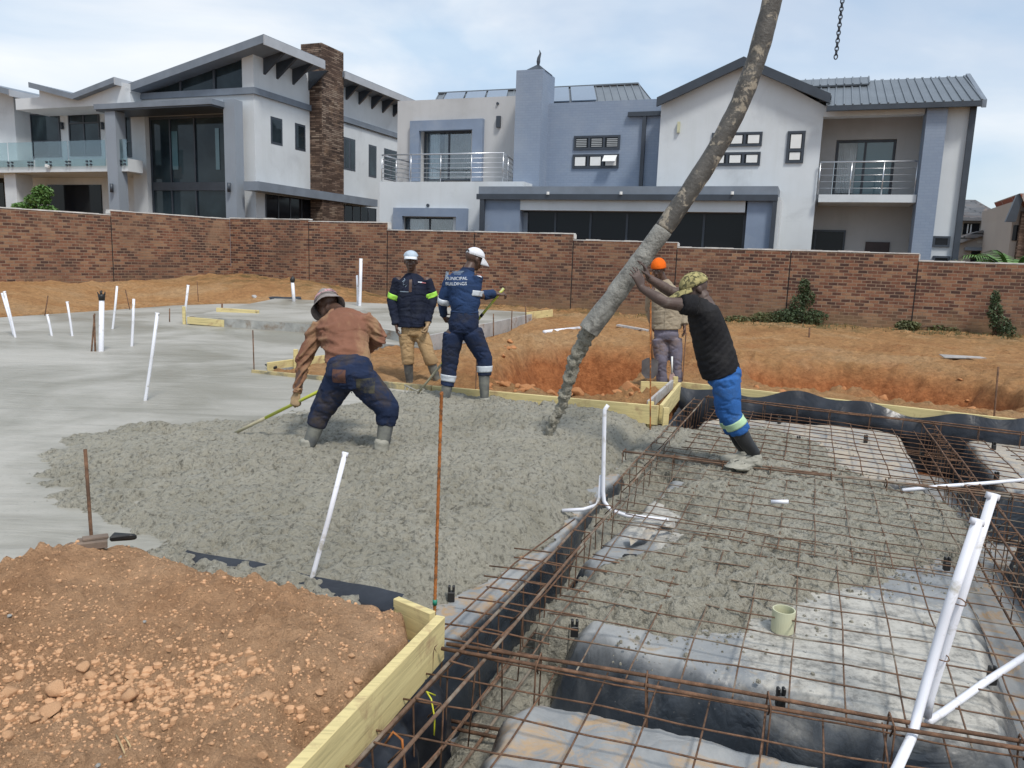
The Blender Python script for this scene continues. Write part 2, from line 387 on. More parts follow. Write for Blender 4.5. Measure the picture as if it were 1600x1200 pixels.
def metal_roof(name, col):
    m, nt, b = newmat(name)
    c = ramp(nt, noise(nt, coord(nt), 1.0, 5, 0.6), [(0.3, tuple(x * 0.85 for x in col)), (0.7, tuple(x * 1.1 for x in col))])
    nt.links.new(c, b.inputs['Base Color']); b.inputs['Roughness'].default_value = 0.42; b.inputs['Metallic'].default_value = 0.25
    return m
M['roofmetal'] = metal_roof('grey ribbed roof sheeting', (0.15, 0.17, 0.19))
M['solar'] = sm('solar glass', (0.15, 0.20, 0.27), 0.3, 0.05, 1, 10, 0)
m, nt, b = newmat('dark window glass'); b.inputs['Base Color'].default_value = (0.010, 0.012, 0.016, 1); b.inputs['Roughness'].default_value = 0.06
b.inputs['Specular IOR Level'].default_value = 0.22
M['glassdark'] = m
m, nt, b = newmat('reflective tinted glass')
vv = coord(nt, 'Object')
nt.links.new(ramp(nt, noise(nt, vv, 0.5, 4, 0.5, 0.5), [(0.4, (0.010, 0.017, 0.022)), (0.62, (0.030, 0.048, 0.058))]), b.inputs['Base Color']); b.inputs['Roughness'].default_value = 0.05; b.inputs['Specular IOR Level'].default_value = 0.35
M['glass'] = m
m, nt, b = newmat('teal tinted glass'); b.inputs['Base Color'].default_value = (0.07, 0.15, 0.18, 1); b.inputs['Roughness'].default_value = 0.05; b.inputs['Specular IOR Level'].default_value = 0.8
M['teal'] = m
def clearglass(name, tint, fac=0.12):
    m = bpy.data.materials.new(name); m.use_nodes = True; nt = m.node_tree; nt.nodes.clear()
    o = N(nt, 'ShaderNodeOutputMaterial'); mx = N(nt, 'ShaderNodeMixShader'); tr = N(nt, 'ShaderNodeBsdfTransparent'); gl = N(nt, 'ShaderNodeBsdfGlossy')
    tr.inputs[0].default_value = (*tint, 1); gl.inputs['Roughness'].default_value = 0.03; gl.inputs[0].default_value = (0.8, 0.85, 0.9, 1); mx.inputs[0].default_value = fac
    nt.links.new(tr.outputs[0], mx.inputs[1]); nt.links.new(gl.outputs[0], mx.inputs[2]); nt.links.new(mx.outputs[0], o.inputs[0]); return m
M['clear'] = clearglass('clear balustrade glass', (0.72, 0.80, 0.80), 0.14)
M['pane'] = clearglass('window pane glass', (0.80, 0.84, 0.86), 0.14)
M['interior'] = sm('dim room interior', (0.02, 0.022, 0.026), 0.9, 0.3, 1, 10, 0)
M['curtain'] = sm('cream curtain', (0.33, 0.30, 0.26), 0.9, 0.2, 3, 30, 0.1)
M['curtain_w'] = sm('white net curtain', (0.55, 0.60, 0.62), 0.9, 0.15, 3, 30, 0.1)
M['steel'] = sm('brushed steel rail', (0.55, 0.57, 0.60), 0.3, 0.05, 3, 30, 0, metal=0.8)
M['white'] = sm('white paint', (0.70, 0.71, 0.70), 0.6, 0.05, 3, 30, 0.05)
M['blind'] = sm('grey blinds', (0.30, 0.32, 0.33), 0.6, 0.1, 3, 30, 0)
M['brown'] = sm('dark brown door', (0.035, 0.020, 0.020), 0.5, 0.2, 3, 30, 0)
M['mortar'] = sm('white mortar coping', (0.55, 0.54, 0.52), 0.9, 0.2, 4, 20, 0.5, 0.01)
M['joint'] = sm('dark expansion joint', (0.012, 0.010, 0.010), 0.9, 0.2, 4, 20, 0)

def wood_mat(name, col, dirt, lo, hi):
    m, nt, b = newmat(name); v = coord(nt, 'UV', (2.2, 42, 1)); o = coord(nt)
    g = noise(nt, v, 1.0, 6, 0.7, 0.6)
    c = ramp(nt, g, [(0.25, tuple(x * 0.58 for x in col)), (0.5, col), (0.8, tuple(min(1, x * 1.22) for x in col))])
    c = mixc(nt, ramp(nt, noise(nt, coord(nt, 'UV', (3, 9, 1)), 1.3, 2, 0.4, 0.3), [(0.72, (0, 0, 0)), (0.77, (1, 1, 1))]), c, tuple(x * 0.35 for x in col))
    c = mixc(nt, ramp(nt, noise(nt, o, 3.4, 7, 0.7, 0.4), [(lo, (0, 0, 0)), (hi, (0.9, 0.9, 0.9))]), c, dirt)
    nt.links.new(c, b.inputs['Base Color']); b.inputs['Roughness'].default_value = 0.8; bump(nt, b, g, 0.5, 0.004); return m
M['wood'] = wood_mat('yellow pine formwork', (0.60, 0.50, 0.24), (0.33, 0.20, 0.11), 0.56, 0.70)
M['wood_dirty'] = wood_mat('mud stained formwork', (0.46, 0.37, 0.18), (0.16, 0.155, 0.125), 0.46, 0.58)
_unused = sm('yellow pine formwork', (0.50, 0.42, 0.20), 0.75, 0.22, 2.0, 25, 0.3, 0.004, scale=(1, 1, 6), dirt=(0.22, 0.17, 0.10), dsc=2.2, dlo=0.58, dhi=0.72)
_unused2 = sm('mud stained formwork', (0.36, 0.29, 0.15), 0.8, 0.3, 3.0, 25, 0.4, 0.006, scale=(1, 1, 4), dirt=(0.13, 0.125, 0.10), dsc=4, dlo=0.52, dhi=0.62)
M['wood_grey'] = sm('weathered grey board', (0.38, 0.37, 0.36), 0.85, 0.2, 4.0, 25, 0.4, 0.005, dirt=(0.2, 0.12, 0.07), dsc=4, dlo=0.55, dhi=0.7)
M['rust'] = sm('rusty steel bar', (0.145, 0.080, 0.048), 0.85, 0.55, 25, 160, 0.9, 0.003, dirt=(0.085, 0.050, 0.032), dsc=9, dlo=0.48, dhi=0.62, spec=0.3)
M['rust_o'] = sm('bright orange rust', (0.36, 0.13, 0.035), 0.9, 0.5, 30, 200, 0.8, 0.003, dirt=(0.12, 0.06, 0.03), dsc=14, dlo=0.5, dhi=0.6, spec=0.3)
M['rust_c'] = sm('rust bar splashed with cement', (0.14, 0.085, 0.055), 0.85, 0.4, 25, 160, 0.9, 0.003, dirt=(0.26, 0.235, 0.19), dsc=4, dlo=0.48, dhi=0.66, spec=0.3)
M['pvc'] = sm('white pvc', (0.74, 0.75, 0.80), 0.38, 0.06, 2, 20, 0.03, dirt=(0.42, 0.40, 0.35), dsc=9, dlo=0.55, dhi=0.68)
M['pvc_cream'] = sm('cream pvc', (0.50, 0.50, 0.34), 0.5, 0.06, 3, 20, 0.03, dirt=(0.35, 0.33, 0.25), dsc=8, dlo=0.55, dhi=0.75)
M['black'] = sm('black plastic', (0.012, 0.012, 0.012), 0.5, 0.3, 6, 40, 0.2)
M['greentape'] = sm('green tape', (0.02, 0.22, 0.14), 0.5, 0.1, 6, 40, 0.1)

def sheet_mat(name, dust, lo, hi, slurry=False):
    m, nt, b = newmat(name); v = coord(nt)
    n1 = noise(nt, v, 1.7, 8, 0.68, 0.8); n2 = noise(nt, v, 5.5, 7, 0.7, 1.2); n3 = noise(nt, v, 45, 5, 0.7)
    ge = nt.nodes.new('ShaderNodeNewGeometry'); sp = nt.nodes.new('ShaderNodeSeparateXYZ'); nt.links.new(ge.outputs['Normal'], sp.inputs[0])
    up = ramp(nt, sp.outputs[2], [(0.35, (0, 0, 0)), (0.9, (1, 1, 1))])       # paler top: settled dust and slurry, plus blue-grey gloss put into the colour
    base = mixc(nt, n1, (0.016, 0.021, 0.028), (0.045, 0.055, 0.068))
    top = mixc(nt, ramp(nt, n1, [(0.30, (0, 0, 0)), (0.62, (1, 1, 1))]), (0.17, 0.185, 0.20), (0.31, 0.315, 0.31))
    top = mixc(nt, ramp(nt, n2, [(lo, (0, 0, 0)), (hi, (1, 1, 1))]), top, dust)
    if slurry:
        ms = None      # two splashes of cement slurry with ragged edges
        for (px_, py_, rr_) in ((1.72, 3.2, 0.85), (1.15, 5.0, 0.75)):
            dn = nt.nodes.new('ShaderNodeVectorMath'); dn.operation = 'DISTANCE'; nt.links.new(v, dn.inputs[0]); dn.inputs[1].default_value = (px_, py_, -0.1)
            q_ = math_(nt, 'SUBTRACT', 1.0, math_(nt, 'MULTIPLY', dn.outputs['Value'], 1.0 / rr_)); ms = q_ if ms is None else math_(nt, 'MAXIMUM', ms, q_)
        sl_ = math_(nt, 'ADD', math_(nt, 'MULTIPLY', ms, 0.55), math_(nt, 'SUBTRACT', noise(nt, v, 5, 8, 0.78, 0.6), 0.5))
        top = mixc(nt, ramp(nt, sl_, [(0.05, (0, 0, 0)), (0.17, (1, 1, 1))]), top, ramp(nt, noise(nt, v, 13, 7, 0.75), [(0.36, (0.17, 0.165, 0.15)), (0.52, (0.40, 0.385, 0.345)), (0.7, (0.50, 0.485, 0.44))]))
        top = mixc(nt, ramp(nt, noise(nt, v, 26, 5, 0.7), [(0.63, (0, 0, 0)), (0.69, (1, 1, 1))]), top, (0.12, 0.115, 0.10))
    c = mixc(nt, up, base, top)
    c = mixc(nt, ramp(nt, n3, [(0.66, (0, 0, 0)), (0.72, (0.5, 0.5, 0.5))]), c, (0.35, 0.34, 0.32))
    nt.links.new(c, b.inputs['Base Color'])
    nt.links.new(ramp(nt, math_(nt, 'MULTIPLY', up, n1), [(0.1, (0.27, 0.27, 0.27)), (0.5, (0.62, 0.62, 0.62))]), b.inputs['Roughness'])
    rid = math_(nt, 'ABSOLUTE', math_(nt, 'SUBTRACT', noise(nt, v, 3.2, 3, 0.5, 1.8), 0.5)); rid2 = math_(nt, 'ABSOLUTE', math_(nt, 'SUBTRACT', noise(nt, v, 9, 2, 0.5, 1.2), 0.5))
    bp = bump(nt, b, math_(nt, 'ADD', rid, math_(nt, 'MULTIPLY', rid2, 0.25)), 0.35, 0.05); bump(nt, b, n3, 0.3, 0.004, bp)
    return m
M['sheet'] = sheet_mat('black polythene with dried mud', (0.36, 0.24, 0.13), 0.50, 0.64)
M['sheet_front'] = sheet_mat('grey polythene with orange mud', (0.38, 0.27, 0.165), 0.49, 0.62)
M['sheet_tan'] = sheet_mat('pale dusty polythene', (0.42, 0.36, 0.28), 0.36, 0.58)
M['sheet_slurry'] = sheet_mat('polythene under cement slurry', (0.30, 0.24, 0.17), 0.55, 0.68, True)
m, nt, b = newmat('loose black polythene'); v = coord(nt)
nt.links.new(ramp(nt, noise(nt, v, 3, 6, 0.7), [(0.4, (0.010, 0.012, 0.017)), (0.75, (0.030, 0.036, 0.048))]), b.inputs['Base Color']); b.inputs['Roughness'].default_value = 0.34
bump(nt, b, noise(nt, v, 5, 3, 0.5, 1.0), 0.5, 0.02)
M['poly'] = m
def leaf_mat(name, col):
    m, nt, b = newmat(name); v = coord(nt)
    nt.links.new(ramp(nt, noise(nt, v, 5, 4, 0.6), [(0.3, tuple(x * 0.55 for x in col)), (0.7, tuple(x * 1.35 for x in col))]), b.inputs['Base Color'])
    b.inputs['Roughness'].default_value = 0.6; return m
M['leaf_d'] = leaf_mat('dark green leaf', (0.055, 0.085, 0.035)); M['leaf_b'] = leaf_mat('bright green leaf', (0.10, 0.20, 0.05)); M['leaf_o'] = leaf_mat('olive weed', (0.09, 0.10, 0.035))
M['twig'] = sm('brown twig', (0.08, 0.05, 0.03), 0.9)
M['straw'] = sm('dry straw', (0.45, 0.33, 0.18), 0.9)
# ================================================================== TERRAIN
SLAB = [(-12, 1.2), (-12.5, 13), (-10.6, 15.6), (-9.7, 18.3), (-9.1, 20.5), (-8.2, 21.8), (-6.8, 22.6), (-3, 21.6), (0.65, 20.0), (-1.55, 13.1), (-2.25, 13.35),
        (-2.66, 11.2), (-2.95, 10.4), (-3.35, 9.75), (-1.0, 8.8), (-1.4, 6.0), (-1.3, 3.7), (-1.6, 3.5), (-2.1, 3.4), (-3.4, 2.3), (-4.5, 1.2)]
EXC = [(-12, -1), (-12.5, 13), (-10.6, 15.6), (-9.7, 18.3), (-9.1, 20.5), (-8.2, 21.8), (-6.8, 22.6), (-3, 21.6), (0.65, 20.0), (-1.55, 13.1), (-2.25, 13.35),
       (-2.66, 11.2), (-2.95, 10.4), (-3.35, 9.75), (1.5, 7.68), (2.06, 9.3), (5.2, 7.62), (9, 5.5), (9, -1)]
PIT1 = [(-0.35, 10.3), (0.1, 9.55), (1.15, 9.15), (1.55, 9.7), (1.95, 11.3), (2.8, 12.5), (2.6, 14.2), (0.9, 14.7), (0.1, 13.6), (-0.4, 11.9)]
PIT2 = [(3.3, 10.1), (5.9, 9.1), (7.0, 10.0), (7.2, 11.6), (5.6, 12.9), (3.7, 13.0)]
TW = lambda X, Y: (Y + 0.38 * X - 24.0) / 1.07
def ground_z(X, Y):
    tw = TW(X, Y)
    z = 0.06 * sst(-7, -0.5, tw) + 0.56 * sst(-2.5, -9.0, X) * sst(-5.5, -0.8, tw) + 0.42 * sst(-10.2, -13.5, X) * sst(9, 14, Y) * (1 - sst(-5.5, -0.8, tw))
    z = z + 0.05 * fbm(X * 0.9, Y * 0.9, 3, 4) + 0.05 * fbm(X * 3.5, Y * 3.5, 9, 4) * (0.4 + 0.6 * vn(X, Y, 5)) + 0.09 * fbm(X * 1.7, Y * 1.7, 19, 5) * sst(-9, -5, tw) * (0.6 + 0.4 * sst(3, -6, X))
    z = z + 0.13 * np.exp(-(((X - 0.0) / 0.8) ** 2 + ((Y - 13.8) / 1.4) ** 2)) + 0.10 * np.exp(-(((X - 1.6) / 1.0) ** 2 + ((Y - 16) / 0.7) ** 2))
    z = z + 0.22 * np.exp(-(((X - 0.4) / 0.7) ** 2 + ((Y - 17.2) / 1.2) ** 2))
    wob = 0.26 * fbm(X * 1.2, Y * 1.2, 21, 3)
    d1 = sdp(X, Y, PIT1) + wob; d2 = sdp(X, Y, PIT2) + wob
    z = z - 0.95 * sst(-0.03, 0.62, d1) * (0.85 + 0.3 * vn(X * 1.1, Y * 1.1, 8)) - 0.10 * sst(-0.6, 0, d1)
    z = z - 0.62 * sst(-0.05, 0.5, d2) * (0.75 + 0.4 * vn(X * 1.2, Y * 1.2, 18)) - 0.05 * sst(-0.5, 0, d2)
    z = z + 0.48 * np.exp(-(((X - 4.5) / 1.0) ** 2 + ((Y - 10.7) / 0.7) ** 2)) * sst(0.0, 0.5, d2)
    # clods thrown up beside the pit
    cl = np.clip(0.5 - worley(X * 5.2, Y * 5.2, 33), 0, 1) * 0.24 * vn(X * 1.5, Y * 1.5, 44)
    near = np.exp(-((np.maximum(-d1, 0)) / 0.9) ** 2) + 0.5 * np.exp(-((np.maximum(-d2, 0)) / 0.8) ** 2)
    z = z + cl * (0.25 + 1.2 * np.clip(near, 0, 1)) * (1 - 0.6 * sst(0, 0.4, d1))
    z = z + 0.045 * fbm(X * 9, Y * 9, 61, 4) * (1.0 - 0.75 * sst(-0.1, 0.1, d1) * (1 - sst(0.5, 0.8, d1)) - 0.75 * sst(-0.1, 0.1, d2) * (1 - sst(0.4, 0.7, d2)))
    z = z + np.clip(0.42 - worley(X * 3.1, Y * 3.1, 35), 0, 1) * 0.12 * vn(X * .9, Y * .9, 46)
    z = z + 0.30 * sst(0, 3, tw) * sst(40, 24, Y)
    e = sdp(X, Y, EXC)
    edge = np.exp(-(e / 0.5) ** 2)
    z = np.where(e < 0, z * (1 - edge) + np.minimum(z, 0.07 - 0.17 * sst(11.5, 12.5, Y) * sst(-2, -1.2, X)) * edge, z)
    return z * (1 - sst(-0.09, -0.03, e)) + (-0.56 + 0.02 * fbm(X * 6, Y * 6, 2, 3)) * sst(-0.09, -0.03, e)
def seg(a, b, s):
    return np.arange(a, b, s)
gx = np.concatenate([seg(-300, -60, 20), seg(-60, -16, 2), seg(-16, -4, 0.09), seg(-4, 8.5, 0.045), seg(8.5, 15, 0.1), seg(15, 60, 2), seg(60, 301, 20)])
gy = np.concatenate([seg(-60, -4, 4), seg(-4, 7.0, 0.5), seg(7.0, 15.0, 0.045), seg(15, 24, 0.08), seg(24, 32, 0.25), seg(32, 90, 3), seg(90, 600, 30)])
tag(grid('ground', gx, gy, ground_z, M['soil']), kind='structure')

def slab_mesh(name, poly, ztop, zbot, mat, side, rag=0.0):
    pts = []
    for i in range(len(poly)):
        a = Vector((*poly[i], 0)); b = Vector((*poly[(i + 1) % len(poly)], 0)); n = max(1, int((b - a).length / 0.25))
        for k in range(n):
            q = a.lerp(b, k / n)
            if rag: q += Vector((random.uniform(-rag, rag), random.uniform(-rag, rag), 0))
            pts.append(q)
    mb = MB(); n = len(pts)
    v = [(q.x, q.y, zbot) for q in pts] + [(q.x, q.y, ztop) for q in pts]
    f = [tuple(range(n, 2 * n))] + [(i, (i + 1) % n, n + (i + 1) % n, n + i) for i in range(n)]
    me = bpy.data.meshes.new(name); me.from_pydata(v, [], f)
    bm = bmesh.new(); bm.from_mesh(me); bmesh.ops.recalc_face_normals(bm, faces=bm.faces); bmesh.ops.triangulate(bm, faces=[fc for fc in bm.faces if len(fc.verts) > 4]); bm.to_mesh(me); bm.free()
    o = link_mesh(name, me, mat); me.materials.append(side)
    for p in me.polygons:
        if abs(p.normal.z) < 0.5: p.material_index = 1
        elif p.normal.z < 0: p.flip()
    return o
# lower slab: a heightfield with float marks, inside the slab outline
def slab_z(X, Y):
    return 0.006 * fbm(X * 0.8, Y * 2.5, 5, 3) + 0.006 * fbm(X * 3, Y * 9, 15, 3)
tag(slab_mesh('concrete_slab', SLAB, 0.0, -0.5, M['slab'], M['slab_side']), kind='structure')
RS = [(-6.6, 15.6), (-2.4, 14.25), (-1.56, 13.14), (0.62, 19.95), (-3.0, 21.4), (-6.9, 22.3)]
tag(slab_mesh('raised_slab', RS, 0.17, -0.1, M['slab'], M['slab_side'], 0.012), kind='structure')

# fresh concrete
F1 = [G(690, 606), G(600, 612), G(520, 628), G(400, 652), G(250, 658), G(80, 680), G(15, 712), G(-15, 748), G(35, 798), G(110, 822), G(165, 850), Vector((-2.2, 3.3, 0)), Vector((-0.9, 2.6, 0)), Vector((-0.46, 2.9, 0)),
      G(640, 935), G(700, 905), G(755, 872), G(812, 842), G(862, 806), G(905, 768), G(922, 740), G(972, 698), G(1010, 655), Vector((1.45, 7.75, 0)), Vector((0.0, 8.4, 0))]
F2 = [G(1000, 655), G(1040, 668, -.1), G(1075, 672, -.1), G(1130, 668, -.1), G(1210, 676, -.1), G(1290, 700, -.1), G(1330, 742, -.1), G(1420, 768, -.1), G(1492, 790, -.1), G(1508, 835, -.1), G(1470, 872, -.1),
      G(1400, 875, -.1), G(1385, 905, -.1), G(1300, 925, -.1), G(1235, 950, -.1), G(1180, 975, -.1), G(1090, 985, -.1), G(1020, 992, -.1), G(950, 972, -.1), G(865, 952, -.1), G(880, 915, -.1), G(915, 880, -.1),
      G(985, 868, -.1), G(1045, 850, -.1), G(1055, 800, -.1), G(1020, 780, -.1), G(1070, 745, -.1), G(1040, 728, -.1), G(960, 735, -.1)]
F3 = [Vector((-0.3, 2.5, 0)), Vector((0.02, 2.4, 0)), Vector((0.25, 3.3, 0)), Vector((0.55, 4.1, 0)), Vector((1.1, 5.2, 0)), Vector((1.6, 6.5, 0)), Vector((1.1, 6.6, 0)), Vector((0.45, 5.2, 0)), Vector((0.15, 4.3, 0)), Vector((-0.15, 3.2, 0))]
T1 = (Vector((-0.31, 2.38, 0)), Vector((2.3, 9.1, 0)))
def fresh_z(X, Y):
    lft = sst(-0.3, -1.4, X)
    nz = 0.07 * fbm(X * 5, Y * 5, 71, 4) + lft * (0.20 * fbm(X * 1.3, Y * 1.6, 171, 3) + 0.10 * fbm(X * 6, Y * 7, 172, 3))
    r = 0.040 * fbm(X * 11, Y * 13, 12, 4, 0.6) + 0.012 * (0.6 - worley(X * 24, Y * 28, 14)) - 0.030 * sst(0.12, 0.5, fbm(X * 17, Y * 23, 78, 3)) - 0.016 * sst(0.1, 0.45, fbm(X * 38, Y * 48, 79, 2)) + 0.008 + 0.02 * fbm(X * 2.2, Y * 2.2, 51, 3)
    r = r * (0.5 + 0.85 * vn(X * 1.5 + 3, Y * 1.9, 91)) + 0.012 * fbm(X * 4.5, Y * 5.5, 93, 2)
    d1 = sdp(X, Y, F1) + nz; d2 = sdp(X, Y, F2) + nz * 1.3; d3 = sdp(X, Y, F3) + nz
    tx = (X - T1[0].x) - (Y - T1[0].y) * (T1[1].x - T1[0].x) / (T1[1].y - T1[0].y)     # sideways distance to the beam trench
    side = sst(-0.95, -0.6, tx) * sst(2.8, 3.2, Y)
    z1 = (0.030 + 0.03 * sst(0, 0.9, d1)) + 0.022 * np.sin((X * 0.8 + Y * 2.6) * 5.0 + 2.5 * fbm(X * 1.1, Y * 1.1, 8, 2)) * sst(-0.2, .4, fbm(X * .7, Y * .7, 19, 2)) - (0.085 * (1 - side) + 0.14 * side) * (1 - sst(-0.03, 0.13 + 0.10 * side + 0.30 * lft, d1))
    inT = np.exp(-((tx - 0.05) / 0.16) ** 2) * sst(6.9, 6.2, Y)
    z2 = -0.050 - 0.08 * (1 - sst(-0.03, 0.16, d2)) - 0.05 * inT
    z2 = z2 - 0.30 * sst(-0.45, -0.1, tx * -1) * 0
    z3 = -0.40 + 0.17 * sst(4.3, 5.1, Y) - 0.2 * (1 - sst(-0.05, 0.12, d3))
    z = np.where(d1 > -0.03, z1, -9.0); z = np.maximum(z, np.where(d2 > -0.03, z2, -9.0)); z = np.maximum(z, np.where(d3 > -0.05, z3, -9.0))
    return z + r * np.clip((np.maximum(np.maximum(d1, d2), d3)) / 0.08 + 0.5, 0.3, 1.0)
fx = seg(-4.3, 3.3, 0.0115); fy = np.concatenate([seg(2.4, 4.6, 0.0115), seg(4.6, 6.5, 0.016), seg(6.5, 8.6, 0.024)])
tag(grid('fresh_concrete', fx, fy, fresh_z, M['fresh'], mask=lambda X, Y, Z: Z > -5), 'lumpy freshly poured grey concrete spread over the slab bed and the mesh', 'concrete', kind='stuff')

mb = MB(); r_ = random.Random(5); kk = 0
cand = np.array([(r_.uniform(0.3, 3.3), r_.uniform(2.6, 8.2)) for _ in range(16000)]); dd_ = sdp(cand[:, 0], cand[:, 1], F2)
for (x, y), d_ in zip(cand, dd_):
    if d_ > 0.03 or d_ < -0.45 or r_.random() > math.exp(d_ * 7.5) * (1.1 if y < 5.5 else .45): continue
    if x < 0.5 + (y - 3.2) * .36: continue
    s = min(.013, abs(r_.gauss(0, 1)) * 0.0042 + 0.0025); z = -0.118; a0 = r_.random() * 6.3
    lo = [Vector((x + s * r_.uniform(.7, 1.2) * math.cos(a0 + i * 1.257), y + s * r_.uniform(.7, 1.2) * math.sin(a0 + i * 1.257), z)) for i in range(5)]
    hi = [Vector((x + (q.x - x) * .75, y + (q.y - y) * .75, z + s * r_.uniform(.9, 1.4))) for q in lo]
    mb.add(lo + hi + [Vector((x, y, z + s * 1.6))], [(i, (i + 1) % 5, 5 + (i + 1) % 5, 5 + i) for i in range(5)] + [(5 + i, 5 + (i + 1) % 5, 10) for i in range(5)])
tag(mb.build('concrete_splatter', M['fresh'], None, False), 'small lumps of concrete scattered over the polythene around the pour', 'concrete crumbs', kind='stuff')
# soil mound in the foreground, held by the near board
MOUND = [Vector((-3.6, 2.2, 0)), Vector((-2.6, 2.95, 0)), G(0, 903, .06), G(90, 872, .08), G(150, 855, .12), G(200, 848, .1), G(340, 888, .08), G(480, 918, .08), G(630, 952, .08),
         G(640, 1000, 0.06), G(560, 1080, .06), G(440, 1195, .06), Vector((-0.95, 1.0, 0)), Vector((-1.2, -0.6, 0)), Vector((-4, -0.6, 0))]
def mound_z(X, Y):
    d = sdp(X, Y, MOUND) + 0.02 * fbm(X * 9, Y * 9, 3, 3)
    c = 0.10 + 0.03 * fbm(X * 1.5, Y * 1.5, 31, 3)
    c = c - 0.10 * np.exp(-(((X + 1.25) / 0.75) ** 2 + ((Y - 2.2) / 0.5) ** 2)) + 0.05 * np.exp(-(((X + 0.75) / 0.5) ** 2 + ((Y - 2.55) / 0.35) ** 2)) + 0.06 * np.exp(-(((X + 2.1) / 0.4) ** 2 + ((Y - 3.35) / 0.25) ** 2))
    c = c - 0.11 * np.exp(-(((X + 0.62) / 0.13) ** 2 + ((Y - 2.32) / 0.10) ** 2))
    k = np.clip(0.45 - worley(X * 9, Y * 9, 7), 0, 1) * 0.11 * np.clip(fbm(X * 1.7, Y * 1.7, 88, 3) * 2.2 + 0.5, 0.1, 1)
    k2 = np.clip(0.40 - worley(X * 30, Y * 30, 9), 0, 1) * 0.045 * np.clip(fbm(X * 2.5, Y * 2.5, 98, 3) * 2 + 0.6, 0.15, 1)
    c = c + k + k2 + 0.030 * fbm(X * 7, Y * 7, 23, 4) + 0.008 * fbm(X * 40, Y * 40, 29, 2)
    return c - 0.5 * (1 - sst(-0.09, 0.02, d)) - 0.05 * (1 - sst(0.0, 0.16, d))
tag(grid('soil_mound', seg(-4, -0.1, 0.0095), seg(0.5, 3.9, 0.0095), mound_z, M['soil_near'], mask=lambda X, Y, Z: Z > -0.25), kind='structure')
def mz(x, y): return float(mound_z(np.array([[x]]), np.array([[y]]))[0, 0])
def gz(x, y): return float(ground_z(np.array([[x]]), np.array([[y]]))[0, 0])

# polythene-covered pads
def pad(label, poly, mat, ztop=-0.115, wr=1.0, seed=0, r=0.13, step=0.016):
    xs = [q[0] for q in poly]; ys = [q[1] for q in poly]
    def zf(X, Y):
        d = sdp(X, Y, poly) + 0.03 * fbm(X * 3, Y * 3, seed, 3)
        ridge = np.abs(fbm(X * 4.5 + seed, Y * 4.5, seed + 5, 4))
        z = ztop + 0.02 * fbm(X * 1.4, Y * 1.4, seed + 1, 3) - 0.018 * ridge * wr
        s = 1 - sst(-0.06, r, d)
        fold = 0.05 * fbm(X * 9, Y * 9, seed + 9, 3) * np.clip(s * 3, 0, 1) * (1 - s * 0.5)
        return z - 0.47 * s ** 1.6 + fold * wr
    o = grid('plastic_sheet', seg(min(xs) - .12, max(xs) + .14, step), seg(min(ys) - .12, max(ys) + .14, step), zf, mat,
             mask=lambda X, Y, Z: sdp(X, Y, poly) > -0.075)
    return tag(o, label, 'plastic sheet', 'polythene sheets over the soil pads')
pad('crumpled mud-stained grey polythene over the nearest soil pad at the bottom edge', [(-0.75, 0.9), (-0.30, 2.0), (-0.06, 2.68), (0.12, 2.84), (0.50, 2.78), (0.97, 2.58), (1.6, 2.32), (2.6, 1.9), (2.6, 0.9)], M['sheet_front'], seed=3, wr=1.5, r=0.17)
pad('polythene over the large middle pad, half buried in fresh concrete and pale slurry', [(0.20, 3.22), (0.33, 4.25), (0.95, 5.5), (1.2, 6.05), (3.12, 5.5), (2.78, 4.26), (2.25, 2.99), (1.95, 2.42), (1.35, 2.56), (0.95, 2.80), (0.45, 3.02)], M['sheet_slurry'], seed=7, wr=1.1, r=0.24)
pad('dusty tan polythene over the pad behind the man in the black shirt', [(1.38, 6.48), (2.0, 8.2), (2.35, 8.55), (4.0, 8.15), (4.15, 7.85), (3.42, 5.98)], M['sheet_tan'], seed=11, wr=0.7, step=0.025)
pad('dusty tan polythene over the far right pad beyond the deep trench', [(3.82, 5.85), (4.62, 7.75), (4.85, 7.85), (6.9, 6.9), (6.4, 4.9)], M['sheet_tan'], seed=15, wr=0.7, step=0.025)
pad('bluish grey polythene over the right pad behind the twin white pipes', [(3.0, 3.5), (3.55, 5.15), (3.7, 5.25), (5.8, 4.45), (5.2, 2.6)], M['sheet'], seed=19, wr=0.9, step=0.02)
pad('dark polythene over the small pad just beyond the near formwork corner', [(-0.75, 3.1), (-0.32, 3.05), (-0.16, 3.2), (0.07, 3.72), (0.28, 4.25), (0.76, 5.5), (1.34, 7.0), (0.7, 7.2), (-0.2, 5.2), (-0.8, 4.0)], M['sheet'], seed=23, wr=1.2, r=0.08)

# black lining on the trench floors
tag(slab_mesh('plastic_sheet', [(-0.9, 0.8), (-0.5, 3.1), (1.4, 7.5), (2.05, 9.1), (9.0, 5.4), (9.0, 0.8)], -0.545, -0.56, M['sheet'], M['sheet']), 'dark polythene lining the bottom of the beam trenches', 'plastic sheet', 'polythene sheets over the soil pads')
